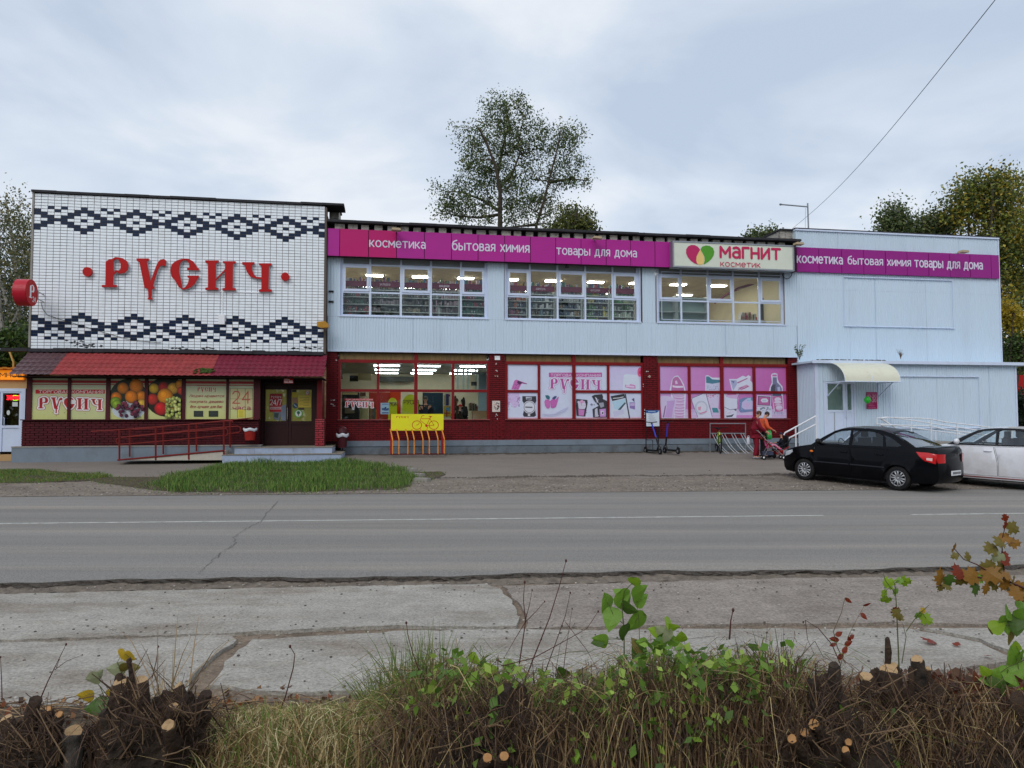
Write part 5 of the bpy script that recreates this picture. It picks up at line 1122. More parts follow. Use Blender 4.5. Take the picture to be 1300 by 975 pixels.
# shelving against the upper windows
GC=[(60,120,110),(170,70,90),(200,200,205),(90,90,120),(190,150,70),(80,130,170),(120,60,110),(60,60,70),(150,170,150),(210,180,190),(60,140,90)]
def shelf_unit(u0,u1,pal,desc,hdr=True,empty=False,text=None,d=-.55):
    t=thing('display_shelf',desc,'shelf',FW((u0+u1)/2,d,zfl),FA,'goods shelves behind the upper windows')
    zt=F2(520,358.5,d)[1]; zh=F2(520,365.5,d)[1]
    g=Geo(); g.fb(u0,u1,d-.42,d-.40,zfl,zh); fobj(g,'back_panel',M['shelfback'] if not empty else mat('grey_green_board',(150,168,166),.6,.05),t)
    for u in (u0,u1-.03): g=Geo(); g.fb(u,u+.03,d-.4,d,zfl,zh); fobj(g,'upright',M['shelf'],t)
    levels=[zu0-.02+(zh-zu0)*i/4.3 for i in range(5)]
    for li,z in enumerate(levels):
        if empty and li in (1,3): continue
        g=Geo(); g.fb(u0+.03,u1-.03,d-.4,d-.01,z-.03,z); fobj(g,'shelf_board',M['shelf'],t)
        if empty: continue
        g=Geo(); u=u0+.05; base=random.choice(pal)
        while u<u1-.08:
            w=random.uniform(.03,.09); h=random.uniform(.12,.24); 
            if random.random()<.35: base=random.choice(pal)
            k_=random.uniform(.7,1.1); c=tuple(min(255,max(0,(v*.6+.4*sum(base)/3)*k_)) for v in base); g.col(c)
            if random.random()<.92: g.fb(u,u+w,d-.3,d-.05+random.uniform(-.03,0),z+.001,z+h)
            if random.random()<.4: g.col((170,172,176)); g.fb(u+w*.2,u+w*.8,d-.28,d-.046,z+h*.3,z+h*.6)
            u+=w+random.uniform(.004,.03)
        fobj(g,'goods',M['goods'],t,kind='stuff')
    if hdr:
        g=Geo(); g.fb(u0,u1,d-.02,d+.01,zh,zt); hd=fobj(g,'header_board',M['hdr'],t)
        if text:
            art=Art(-(d+.012)); L=(u1-u0); art.text(text,u0+L*.3,u0+L*.65,zh+.07,(zt-zh)*.32,(196,170,186),.2); art.build('lettering',hd,FM)
        g=Geo(); u=u0+.05
        while u<u1-.1:
            g.col(random.choice(GC)); w=random.uniform(.04,.12); g.fb(u,u+w,d-.3,d-.1,zt-.02,zt+random.uniform(.06,.2)); u+=w+random.uniform(.01,.08)
        fobj(g,'goods_on_top',M['goods'],t,kind='stuff')
descs=[['shelf of dark and red packs behind the first pane of the left upper window','shelf of small packs with lettered header behind the second pane, left upper window','shelf of dark packs behind the middle pane of the left upper window','shelf of pinkish packs with lettered header, left upper window','shelf of green packs behind the last pane of the left upper window'],
 ['shelf of red and orange packs behind the first pane of the middle upper window','shelf of bottles with lettered header behind the second pane, middle upper window','shelf of blue and white bottles behind the middle pane, middle upper window','shelf of green and yellow packs with lettered header, middle upper window','shelf of bright green bottles behind the last pane of the middle upper window']]
pals=[[[(60,60,70),(190,50,60),(60,120,110)],[(60,110,110),(90,90,100),(170,140,160)],[(70,70,76),(110,100,100),(150,130,90)],[(190,140,160),(110,90,100),(180,180,180)],[(40,120,100),(50,110,90),(190,60,80)]],
 [[(210,90,50),(170,60,110),(70,80,110)],[(70,110,140),(190,190,196),(120,100,90)],[(60,90,140),(200,200,206),(180,130,80)],[(80,160,80),(200,180,60),(60,80,110)],[(60,170,60),(190,210,190),(160,190,90)]]]
for w in range(2):
    us=UW[w]
    for i in range(5):
        a,b_=us[i]*1.0+.02,us[i+1]-.02; shelf_unit(a,b_,pals[w][i],descs[w][i],text=[None,'укладка',None,'краска для волос',None][i] if w==0 else [None,'шампунь',None,'акции',None][i])
us=UW[2]
for i in range(2):
    shelf_unit(us[i]+.02,us[i+1]-.02+(.25 if i else 0),GC,['empty grey-green shelf behind the first pane of the right upper window','empty grey-green shelf behind the second pane of the right upper window'][i],hdr=False,empty=True)
# red fire extinguisher and counter seen in the third upper window
f=fmap(820,280,5.909,-2.2); fe=thing('fire_extinguisher','red fire extinguisher on the wall in the last pane of the right upper window','fire extinguisher',FW(f(985,700)[0],-2.0,f(985,740)[1]),FA)
x=f(982,700)[0]; z0,z1=f(985,742)[1],f(985,672)[1]; g=Geo(); g.tube([(x,2.2,z0),(x,2.2,z1-.12),(x,2.2,z1-.04),(x,2.2,z1)],[.09,.09,.05,.03],10); fobj(g,'cylinder_body',mat('extinguisher_red',(190,20,24),.35,.05),fe)
g=Geo(); g.tube([(x,2.2,z1),(x-.15,2.15,z1-.02),(x-.2,2.12,z1-.3)],.015,5); fobj(g,'hose',M['black'],fe)
g=Geo(); g.fb(f(927,700)[0],us[-1]+.8,-2.5,-2.33,zfl,zc); wp=fobj(g,'upper_partition',M['iwall'],B2)
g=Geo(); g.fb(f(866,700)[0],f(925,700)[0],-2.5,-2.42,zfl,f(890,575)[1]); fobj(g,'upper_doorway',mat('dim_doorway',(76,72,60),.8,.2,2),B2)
g=Geo(); q=[F2(820+x/5.909,280+y/5.909,-3.2) for x,y in ((515,620),(600,560),(700,505),(830,468),(930,440))]
g.tube([(p[0],3.2,p[1]) for p in q],.05,4); fobj(g,'ceiling_stripe',M['hdr'],B2)
cd=thing('checkout_counter','low counter with small goods in the fourth pane of the right upper window','counter',FW(f(735,0)[0],-2.0,zfl),FA)
g=Geo(); g.fb(f(672,0)[0],f(850,0)[0],-2.4,-1.9,zfl,f(0,735)[1]); fobj(g,'counter_body',M['shelf'],cd)
g=Geo()
for q in range(26):
    x=random.uniform(675,790); g.col(random.choice([(190,60,60),(200,190,160),(60,60,60),(206,206,206),(150,60,80)])); u=f(x,0)[0]; g.fb(u,u+.07,-2.2,-1.92,f(0,735)[1],f(0,random.uniform(675,715))[1])
fobj(g,'goods',M['goods'],cd,kind='stuff')
# ---- lower shop behind window A
rz0=zsl-.75; rz1=4.12; ra,rb=U(429,GD),U(622,GD); RD=-12.2
g=Geo(); g.fb(ra-3,rb+3.5,RD,BD-.31,rz1,rz1+.08); fobj(g,'shop_ceiling',mat('shop_ceiling',(150,150,140),.8,.08,2),B2)
g=Geo(); g.fb(ra-3,rb+3.5,RD-.1,RD,rz0,rz1); fobj(g,'shop_back_wall',M['iwall'],B2)
g=Geo(); g.fb(ra-3,rb+3.5,RD,BD-.31,rz0-.1,rz0); fobj(g,'shop_floor',M['ifloor'],B2)
for u in (ra-3.1,rb+3.5): g=Geo(); g.fb(u,u+.1,RD,BD-.32,rz0,rz1); fobj(g,'shop_side_wall',M['iwall'],B2)
for i,(u) in enumerate(((ra+1.75),(ra+3.5),(rb-.1))):
    for j,dd in enumerate((-2.2,-5.0,-7.8,-10.4)):
        t=thing('tube_lamp','%s lit tube lamp of the %s column on the ground-floor shop ceiling'%(('nearest','second','third','farthest')[j],('left','middle','right')[i]),'ceiling lamp',FW(u,dd,rz1-.05),FA,'lit tube lamps of the ground-floor shop, %s column'%('left','middle','right')[i])
        g=Geo(); g.fb(u-.55,u+.55,dd-.07,dd+.07,rz1-.09,rz1-.05); fobj(g,'tube',M['lampw'],t); g=Geo(); g.fb(u-.57,u+.57,dd-.09,dd+.09,rz1-.05,rz1-.002); fobj(g,'housing',M['wht'],t)
fI=lambda x,y,d: F2(425+x/10.84,450+y/10.84,d)
fJ=lambda x,y,d: F2(520+x/10.84,450+y/10.84,d)
def slabbox(f,x0,x1,y0,y1,d,th,name,m,label,cat,extra=None,parent=None):
    g=Geo(); a,b_=f(x0,y0,d)[0],f(x1,y0,d)[0]; z1,z0=f(x0,y0,d)[1],f(x0,y1,d)[1]; g.fb(a,b_,d-th,d,z0,z1)
    if parent: return fobj(g,name,m,parent)
    o=tag(fobj(g,name,m,None),label,cat); return o
atm=thing('cash_machine','dark cash machine with a pale top strip behind the left pane of the glazed window','cash machine',FW(fI(215,700,-1.6)[0],-1.7,rz0),FA)
slabbox(fI,98,335,520,960,-1.6,.7,'cabinet',mat('dark_machine',(40,38,36),.5,.15),'','',parent=atm); slabbox(fI,105,315,525,552,-1.58,.02,'top_strip',mat('pale_lit_strip',(176,160,110),.5,.1,emit=.1),'','',parent=atm)
slabbox(fI,140,270,740,810,-1.58,.02,'keypad',mat('beige_keypad',(140,124,96),.5,.3,40),'','',parent=atm)
slabbox(fI,345,455,620,960,-2.0,.4,'vending_cabinet',mat('cream_cabinet',(190,180,130),.5,.1),'cream cabinet beside the cash machine inside the shop','cabinet')
slabbox(fI,348,425,520,572,-11.9,.1,'wall_picture',mat('green_picture',(90,60,40),.5,.4,14),'small framed picture on the back wall of the ground-floor shop','picture')
rbk=thing('red_kiosk_partition','red and orange shop partition with two lime arched boards','partition',FW(fI(700,700,-3.4)[0],-3.4,rz0),FA)
slabbox(fI,470,760,520,960,-3.4,.1,'partition_panel',mat('dull_red_panel',(176,56,44),.5,.1),'','',parent=rbk); slabbox(fI,760,908,515,960,-3.35,.1,'partition_panel',mat('orange_red_panel',(206,60,26),.5,.1),'','',parent=rbk)
for q in range(3): slabbox(fI,480+q*40,516+q*40,700+q*30,890,-3.1,.2,'goods_box',[mat('gb1',(150,110,70),.6,.3,9),mat('gb2',(90,100,90),.6,.3,9),mat('gb3',(190,120,40),.6,.3,9)][q],'','',parent=rbk)
def arch(x0,x1,y0,f,d,parent_label,txt,x2):
    a,b_=f(x0,y0,d)[0],f(x1,y0,d)[0]; zt=f(x0,y0,d)[1]; z0=rz0; c_=(a+b_)/2; r_=(b_-a)/2; zc_=zt-r_*1.15
    ring=[(a,z0),(b_,z0)]+[(c_+r_*math.cos(t),zc_+r_*1.15*math.sin(t)) for t in np.linspace(0,math.pi,18)]
    t=thing('arched_board',parent_label,'sign board',FW(c_,d,z0),FA,'lime arched boards inside the shop'); g=Geo(); g.prism([ring],-d,-d+.06); fobj(g,'board',mat('lime_board',(176,186,30),.5,.06,4,emit=.12),t)
    art=Art(-d-.004); p0=f(x0+(x1-x0)*.1,y0+x2,d); p1=f(x1-(x1-x0)*.02,y0+x2,d); h=p0[1]-f(x0,y0+x2+38,d)[1]
    art.text('РУСИЧ',p0[0],p1[0],p0[1]-h,h,(96,70,30),.2,caps=1.0); art.poly([(a+.02,p0[1]+.03),(b_-.02,p0[1]+.03),(b_-.02,p0[1]+.05),(a+.02,p0[1]+.05)][::-1],(110,110,40)); art.build('lettering',t,FM)
arch(735,858,595,fI,-3.0,'narrower lime arched board with brown lettering before the orange partition',None,78)
arch(930,1160,550,fI,-2.6,'wider lime arched board with brown lettering left of the blue panel',None,95)
slabbox(fJ,180,460,525,960,-4.2,.1,'blue_partition',mat('dark_blue_panel',(40,66,84),.4,.1),'dark blue panel behind the standing man inside the shop','partition')
slabbox(fJ,320,326,570,960,-4.15,.04,'panel_joint',mat('blue_joint',(60,86,104),.4,.1),'thin seam strip on the dark blue panel','seam strip')
slabbox(fJ,468,575,520,960,-2.4,.06,'poster_stand',M['iwall'],'stand with blue and yellow product posters right of the blue panel','poster stand')
art=Art(2.36)
for (x0,x1,y0,y1,c) in ((495,540,545,700,(46,50,110)),(540,558,550,580,(180,40,40)),(470,500,560,690,(176,166,120)),(470,570,710,850,(196,160,50)),(500,550,730,780,(60,150,190)),(470,560,800,815,(150,50,40)),(505,520,760,860,(150,40,30)),(540,556,720,790,(50,120,170))):
    art.poly([F2(520+x/10.84,450+y/10.84,-2.36) for x,y in ((x0,y0),(x1,y0),(x1,y1),(x0,y1))],c); art.layer()
art.build('product_print',bpy.data.objects['poster_stand'],FM)
slabbox(fJ,950,1080,260,960,-1.6,.1,'glass_screen',mat('pale_blue_screen',(150,176,190),.4,.06),'pale blue screen at the right end of the glazed window','screen')
slabbox(fJ,870,1080,775,960,-1.0,.4,'cardboard_box',mat('cardboard',(160,132,100),.8,.1,3),'brown cardboard box on the inner sill at the right end of the glazed window','box')
slabbox(fJ,850,925,375,430,-4.0,.08,'wall_monitor',M['black'],'black monitor high on the wall behind the right pane','monitor')
slabbox(fJ,610,1080,245,262,-2.6,.05,'curtain_rail',M['black'],'black rail across the right upper pane inside the shop','rail')
slabbox(fI,320,500,260,350,-5.0,.4,'air_duct',mat('cream_duct',(170,160,120),.5,.1),'cream boxed duct under the shop ceiling, left panes','duct')
slabbox(fI,205,320,290,365,-5.4,.4,'dark_unit',M['black'],'dark ceiling unit left of the cream duct','ceiling unit')
slabbox(fI,620,1090,300,370,-11.6,.3,'dark_beam',mat('dim_beam',(80,82,76),.8,.2,2),'dark beam along the back of the shop ceiling','beam')
for i,x in enumerate((650,730,790,900)): slabbox(fJ,x,x+26,180+i*10,480,-3.2-i*.4,.08,'glass_post',mat('pale_green_post',(170,190,180),.4,.1),'pale shop column, number %s from the left behind the right upper pane'%('one','two','three','four')[i],'column')
g=Geo()
for q in range(28):
    x=random.uniform(820,925); y=random.uniform(640,760); a=fJ(x,y,-1.9); g.col(random.choice([(30,30,34),(120,40,30),(60,60,64),(160,150,130)])); g.fb(a[0],a[0]+.06,-2.1,-1.9,fJ(x,775,-1.9)[1],a[1])
tag(fobj(g,'counter_goods',M['goods'],None,kind='stuff'),'small dark goods crowding the counter at the right pane','goods')
# ================================================================ RIGHT: clad building and its low extension
B3 = thing('clad_building','windowless white profiled-steel building end with a purple band and a low projecting entrance wing','building',FW(U(1150),0.3,.4),FA)
r0,r1=U(1011.8,0,400),U(1268.5,0,380)
zR1=(F2(1011.5,294,0)[1]+F2(1266,303,0)[1])/2; zs1=F2(1100,369.5)[1]
zp0=(F2(1011.5,345,.12)[1]+F2(1267.7,353.1,.12)[1])/2; zp1=(F2(1011.5,313.8,.12)[1]+F2(1267.7,323.8,.12)[1])/2
g=Geo(); g.fb(r0,r1,-10,-.03,.1,zR1); fobj(g,'core',M['siding2'],B3)
cladding(B3,r0,r1,zp1-.05,zR1,.0,1.9,'siding2'); cladding(B3,r0,r1,zs1,zp0+.05,.0,1.15); cladding(B3,r0,r1,2.2,zs1-.004,.004,1.15)
g=Geo(); g.fb(r0-.02,r1+.04,-.6,.07,zR1,zR1+.06); fobj(g,'roof_trim',M['pvc'],B3)
g=Geo(); g.fb(r0-.02,r1+.06,-10,.02,zR1+.061,zR1+.12); fobj(g,'roof_edge',M['roofedge'],B3)
g=Geo(); g.fb(r1,r1+.05,-.3,.03,2.2,zR1); fobj(g,'corner_trim',M['pvc'],B3)
px=[1006.8,1011.5,1039.7,1068.5,1096.5,1124.2,1151.6,1178.9,1205.9,1231.5,1258.2,1268.6]
for i,(a,b_) in enumerate(zip(px[:-1],px[1:])):
    g=Geo(); g.fb(U(a,.12,335)+.012,U(b_,.12,335)-.012,.02,.12+(.005 if i%2 else 0),zp0,zp1); fobj(g,'sign_panel',M['mag3'],B3)
word(B3,'косметика',1000,270,4.333,53,300,278,243,.12,M['letter'],w=.21)
word(B3,'бытовая химия',1000,270,4.333,332,675,288,258,.12,M['letter'],w=.21)
word(B3,'товары для дома',1000,270,4.333,699,1070,304,270,.12,M['letter'],w=.21)
def rail_rect(parent,u0,u1,z0,z1,d,sides=True,name='banner_frame'):
    t=parent; g=Geo(); g.tube([(u0,-d,z1),(u1,-d,z1)],.022,6); g.tube([(u0-.02,-d,z0),(u1+.05,-d,z0)],.022,6)
    if sides: g.tube([(u0,-d,z0),(u0,-d,z1)],.012,5); g.tube([(u1,-d,z0),(u1,-d,z1)],.012,5)
    for q in range(5):
        u=u0+(u1-u0)*(.06+.22*q); 
        for z in (z0,z1): g.fb(u-.03,u+.03,.02,d,z-.03,z+.03)
    return fobj(g,name,M['pvc'],t)
bf=thing('banner_frame','empty white banner frame high on the right clad wall under the purple band','frame',FW(U(1140),.05,5),FA)
u0,u1=U(1071.5,.06,385),U(1210,.06,385); rail_rect(bf,u0,u1,F2(1140,415.3,.06)[1],F2(1140,353.8,.06)[1],.06,name='frame')
# extension
ED2=1.25; e0=U(1035.2,ED2,500); e1=U(1288.8,ED2,500); ze=F2(1100,461.5,ED2)[1]; zeb=.2
g=Geo(); g.fb(e0+.02,e1-.02,-.05,ED2-.03,zeb,ze); fobj(g,'wing_core',M['siding2'],B3)
DX=lambda x: U(1000+x/4.333,ED2,500); DZ=lambda y,x=280: F2(1000+x/4.333,430+y/4.333,ED2)[1]
dz0=DZ(560); dz1=DZ(238)
cladding(B3,DX(372),e1,.62,ze,ED2,1.15); cladding(B3,e0+.14,DX(196),.62,ze,ED2,1.0); cladding(B3,DX(196)+.004,DX(372)-.004,dz1+.02,ze,ED2,1.2)
g=Geo(); g.fb(e0-.02,e0+.13,ED2-.05,ED2+.03,.62,ze); fobj(g,'corner_trim',M['pvc'],B3); g=Geo(); g.fb(e1,e1+.07,ED2-.2,ED2+.03,.5,ze); fobj(g,'corner_trim',M['pvc'],B3)
# left side of the wing (corrugated, facing the street's left)
n=1; 
g=Geo(); prof=[]; d=.0
while d<ED2-.02:
    for a,h in ((0,0),(.42,0),(.5,1),(.92,1)): 
        q=d+a*.105
        if q<ED2: prof.append((e0-.004-(.016 if h else 0),-q))
    d+=.105
m_=len(prof); g.add([(x,y,.62) for x,y in prof]+[(x,y,ze) for x,y in prof],[(i,m_+i,m_+i+1,i+1) for i in range(m_-1)]); fobj(g,'siding_sheet',M['siding'],B3)
# roof of the wing with its long gutter edge
g=Geo(); g.fb(e0-.22,e1+.9,-.02,ED2+.18,ze+.002,ze+.07); fobj(g,'wing_roof',M['siding2'],B3)
g=Geo(); g.fb(e0-.24,e1+.92,ED2+.182,ED2+.22,ze-.02,ze+.10); fobj(g,'wing_fascia',M['pvc'],B3)
g=Geo(); g.fb(e0,e1,0,ED2+.05,-.1,.62); fobj(g,'wing_plinth',mat('dark_grey_plinth',(96,92,90),.85,.2,3,dirt=(70,60,52),dscale=3),B3)
bf=thing('banner_frame','empty white banner frame low on the entrance wing, right of the door','frame',FW(U(1185),1.3,3),FA)
u0,u1=U(1130.5,ED2+.06,510),U(1243.8,ED2+.06,510); rail_rect(bf,u0,u1,1.35,F2(1187,478,ED2+.06)[1],ED2+.06,name='frame')
deb=Geo()
for q in range(60):
    u=e0+random.random()*2.9; deb.ell((u,-ED2-.1-random.random()*.1,ze+.11),(.06,.04,.03),5,4)
tag(fobj(deb,'leaf_debris',mat('dark_leaf_debris',(60,52,46),.95,.3,20),None,kind='stuff'),'dark leaf debris lying on the left end of the wing roof','leaf debris')
# door of the wing
g=Geo(); g.fb(DX(196),DX(207),ED2-.1,ED2+.03,dz0,dz1); g.fb(DX(362),DX(372),ED2-.1,ED2+.03,dz0,dz1); g.fb(DX(207),DX(362),ED2-.1,ED2+.03,dz1-.06,dz1); dfm=fobj(g,'door_frame',M['pvc'],B3)
def wleaf(x0,x1,g0,g1,lab):
    g=Geo(); a,b_,c,d=DX(x0),DX(x1),DX(g0),DX(g1); z1=dz1-.065; gz1,gz0=DZ(250),DZ(392)
    g.fb(a,c,ED2-.06,ED2+.01,dz0,z1); g.fb(d,b_,ED2-.06,ED2+.01,dz0,z1); g.fb(c,d,ED2-.06,ED2+.01,gz1,z1); g.fb(c,d,ED2-.06,ED2+.01,gz0-.08,gz0); g.fb(c,d,ED2-.05,ED2-.01,dz0,gz0-.08); dd=fobj(g,'door',M['pvc'],B3,label=lab)
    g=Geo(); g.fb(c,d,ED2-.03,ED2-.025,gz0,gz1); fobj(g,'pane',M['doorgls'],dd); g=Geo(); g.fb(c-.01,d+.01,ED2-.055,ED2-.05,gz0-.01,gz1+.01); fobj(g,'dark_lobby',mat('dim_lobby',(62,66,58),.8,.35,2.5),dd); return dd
dd=wleaf(208,318,218,304,'wider white door leaf'); wleaf(320,361,327,350,'narrow white door leaf')
g=Geo(); g.fb(DX(252),DX(255),ED2+.011,ED2+.02,dz0,DZ(405)); fobj(g,'panel_joint',M['head'],dd)
g=Geo(); x=DX(311); g.tube([(x,-ED2-.06,DZ(435)),(x,-ED2-.06,DZ(375))],.014,6); g.tube([(x,-ED2-.06,DZ(432)),(x,-ED2,DZ(432))],.01,6); fobj(g,'door_handle',M['pvc'],dd)
# canopy of cream polycarbonate
cy=thing('door_canopy','curved cream canopy on white brackets over the wing door','canopy',FW(U(1085),1.7,4),FA)
a0,a1=DX(213),DX(510); zt=DZ(134,300); CD=1.15; zfr=F2(1100,483.8,ED2+CD)[1]
g=Geo(); n=12; vs=[]
for i in range(n+1):
    t=i/n*math.pi/2; d=ED2+.03+CD*math.sin(t); z=zfr+(zt-zfr)*math.cos(t)
    for u in np.linspace(a0,a1,7): vs.append((u,-d,z)) 
g.add(vs,[(i*7+j,(i+1)*7+j,(i+1)*7+j+1,i*7+j+1) for i in range(n) for j in range(6)])
fobj(g,'canopy_sheet',mat_attr('x',.5) if False else mat('cream_polycarbonate',(216,216,196),.35,.08,2,dirt=(160,150,120),dscale=2,damt=.45),cy,smooth=True)
g=Geo()
for u in (a0+.02,(a0+a1)/2,a1-.02):
    g.tube([(u,-(ED2+.03+CD*math.sin(t)),zfr-.015+(zt-zfr)*math.cos(t)) for t in np.linspace(0,math.pi/2,9)],.015,5)
g.tube([(a0,-(ED2+CD+.03),zfr-.02),(a1,-(ED2+CD+.03),zfr-.02)],.02,6)
fobj(g,'canopy_rib',M['pvc'],cy)
for u in (a0+.02,a1-.1):
    g=Geo(); zb=DZ(315); g.tube([(u,-(ED2+.02),zb),(u,-(ED2+.02),zfr)],.02,6); g.tube([(u,-(ED2+.04),zb),(u,-(ED2+CD*.75),zfr-.02)],.02,6); g.tube([(u,-ED2,zfr-.02),(u,-(ED2+CD),zfr-.02)],.02,6); fobj(g,'bracket',M['pvc'],cy)
hs=thing('opening_hours_sign','crimson opening hours plate beside the wing door, partly behind a green balloon','sign',FW(U(1106),1.3,3),FA)
f=fmap(1090,480,11.82,ED2+.03); g=Geo(); g.fb(f(110,0)[0],f(270,0)[0],ED2+.022,ED2+.04,f(0,462)[1],f(0,210)[1]); fobj(g,'plate',mat('crimson_plate',(156,14,84),.4,.05),hs)
art=Art(-(ED2+.042)); 
for (t,x0,x1,y0,y1) in (('10-20',128,262,293,262),('10-20',128,262,356,322)): p0,p1=f(x0,y0),f(x1,y0); art.text(t,p0[0],p1[0],p0[1],f(0,y1)[1]-p0[1],(224,196,214),.17,caps=1.0)
for (x0,x1,y) in ((120,258,232),(130,215,372),(150,215,400),(150,240,414),(130,255,442)): art.poly([f(x0,y+4),f(x1,y+4),f(x1,y),f(x0,y)],(206,130,170))
art.build('lettering',hs,FM)
bln=thing('balloon','round green balloon floating before the crimson hours plate','balloon',FW(U(1101),1.7,3.4),FA)
u,z=F2(1101.2,507.8,ED2+.45); g=Geo(); g.ell((u,-(ED2+.45),z),(.125,.125,.14),20,14); fobj(g,'balloon_skin',mat('green_latex',(40,180,50),.25,.05,4,coat=.4),bln,smooth=True)
g=Geo(); g.cyl((u,-(ED2+.45),z-.138),(u,-(ED2+.45),z-.17),.008,8,.02); g.tube([(u,-(ED2+.45),z-.16),(u+.03,-(ED2+.4),z-.02+.4),],.002,4); fobj(g,'knot',M['mag1'] if False else mat('green_knot',(30,130,40),.4),bln)
# ---- landing, stairs and left rail of the wing
wl_=thing('entrance_landing','dark concrete landing with steps at the wing door, mostly behind the black car','landing',FW(U(1060),1.8,.5),FA)
g=Geo(); zl=dz0-.02; g.fb(e0-.05,DX(520),ED2+.051,ED2+1.5,.1,zl); fobj(g,'platform',M['conc'],wl_)
for k in range(3): g=Geo(); g.fb(e0-.05-.3*(k+1),e0-.052-.3*k,ED2-.1,ED2+1.45,.1,zl-.15*(k+1)); fobj(g,'step',M['conc'],wl_)
f=lambda x,y,d: F2(x,y,d)
sr=thing('stair_rail','white tubular stair rail rising to the wing door, right of the second child','railing',FW(U(1010),2.6,.6),FA)
d=ED2+1.4; P2=lambda x,y: (f(x,y,d)[0],-d,f(x,y,d)[1])
g=Geo(); g.tube([P2(1036,547.5-19.5),P2(996.5,549.5),P2(995,552),P2(999.5,556),P2(1002,556),P2(1036,538.5)],.028,8); fobj(g,'handrail',M['whrail'],sr)
for x,y in ((1010,543),(1035.6,528)): g=Geo(); p=P2(x,y); g.tube([p,(p[0],p[1],.35)],.028,8); fobj(g,'post',M['whrail'],sr)
# ---- long ramp with white rails on the right
rr=thing('ramp_rail','long white tubular handrail along the access ramp behind the parked cars','railing',FW(U(1200),2.8,.6),FA)
def rail_line(pts,d,r=.024): g=Geo(); g.tube([(f(x,y,d)[0],-d,f(x,y,d)[1]) for x,y in pts],r,7); fobj(g,'handrail',M['whrail'],rr)
def rail_post(x,y,d,zb=.45): g=Geo(); u,z=f(x,y,d); g.tube([(u,-d,zb),(u,-d,z)],.024,7); fobj(g,'post',M['whrail'],rr)
q=lambda x,y:(1090+x/11.82,480+y/11.82)
dn,df=ED2+1.5,ED2+.35
rail_line([q(330,605),q(450,590),q(1060,610),q(1300,660),(1250,541.5),(1290,548)],dn)
rail_line([q(330,705),q(550,705),q(1060,718),q(1300,770),(1250,552),(1290,559)],dn)
rail_line([q(330,605),q(660,812),(1152,553)],dn-.05,.03); rail_line([q(330,705),q(450,780),(1140,556)],dn-.05)
rail_line([q(275,600),q(420,585),q(720,622),q(1300,712),(1240,546)],df); rail_line([q(275,692),q(430,690),q(560,712),q(1300,812),(1240,554)],df); rail_line([q(275,600),q(275,692)],df)
for x,y in ((q(1088,625)),(1215,536),(1246,541),(1285,547)): rail_post(x,y,dn)
for x,y in ((q(790,640)),(q(1155,800)),(1218,548),(q(430,590))): rail_post(x,y,df)
rpb=thing('access_ramp','grey concrete access ramp falling to the right along the wing','ramp',FW(U(1200),2,.4),FA)
g=Geo(); a,b_=DX(520)+.01,U(1330,ED2,540); g.prism([[(a,.1),(b_,.1),(b_,.5),(U(1182,ED2,540),zl),(a,zl)]],-(ED2+1.55),-(ED2+.06)); fobj(g,'ramp_slab',M['conc'],rpb)
# conduit / hook wires beside the light box
g=Geo(); q=[F2(820+x/5.909,280+y/5.909,.05) for x,y in ((1015,380),(1025,410),(1040,430),(1060,438),(1080,430),(1095,405),(1098,385))]; g.tube([(p[0],-.05,p[1]) for p in q],.012,5); tag(fobj(g,'cable_loop',M['black'],None),'black cable loop hanging below the right end of the light box','cable')
# small plants on ledges
def wall_plant(px,py,d,h,label,dry=False):
    u,z=F2(px,py,d); t=thing('ledge_plant',label,'plant',FW(u,d,z),FA); g=Geo(); lf=Geo()
    for k in range(9 if not dry else 16):
        a=random.uniform(-.9,.9); b_=random.uniform(-.4,.4); hh=h*random.uniform(.5,1.0); tip=(u+math.sin(a)*hh*.6,-d+b_*.2,z+hh); g.tube([(u,-d,z),(u+math.sin(a)*hh*.2,-d,z+hh*.5),tip],.006,4)
        if not dry:
            for q in range(9):
                w=random.uniform(.35,1.05); c=Vector((u+math.sin(a)*hh*.6*w,-d,z+hh*w)); lf.col(random.choice([(74,96,56),(92,112,70),(60,80,50)])); s=.05
                o=[c+Vector((random.uniform(-s,s),random.uniform(-s,s),random.uniform(-s,s))) for _ in range(3)]; lf.add(o+[o[0]+Vector((s,0,s*.5))],[(0,1,2),(0,2,3)])
    fobj(g,'stem',mat('dry_plant_stem',(96,72,50),.8,.2,9),t)
    if not dry: fobj(lf,'foliage',mat_attr('leaves',.6,trans=.3),t)
wall_plant(1015,457,.75,.62,'small green plant growing in the joint between the brick and the entrance wing'); wall_plant(1143.5,456,ED2-.2,.42,'dry brown tuft growing on the wing roof',True)
# mast, aerial and wires
ms=thing('roof_mast','thin mast with a sideways arm on the roof of the clad building','mast',FW(U(1025),-1.0,7),FA)
f1=lambda x,y: (F2(x,y,-1.0)[0],1.0,F2(x,y,-1.0)[1]); g=Geo(); g.tube([f1(1026.5,294),f1(1025.3,258)],.035,6); fobj(g,'pole',M['steel'],ms); g=Geo(); g.tube([f1(991,259.5),f1(1025.5,262.5)],.03,6); g.ell(f1(991,259.5),(.07,.05,.05),6,4); fobj(g,'arm',M['steel'],ms); g=Geo(); g.tube([f1(1022.5,264),f1(1022.3,290)],.008,4); fobj(g,'guy_wire',M['steel'],ms)
A=FM@Vector(f1(1006,290)); Bp=V(1268,-6,12.0); g=Geo(); g.tube([A.lerp(Bp,t)+Vector((0,0,-.35*math.sin(math.pi*t))) for t in np.linspace(0,1,24)],.007,5); tag(g.build('overhead_wire',M['black']),'single overhead wire rising from the clad roof to the upper right','wire')
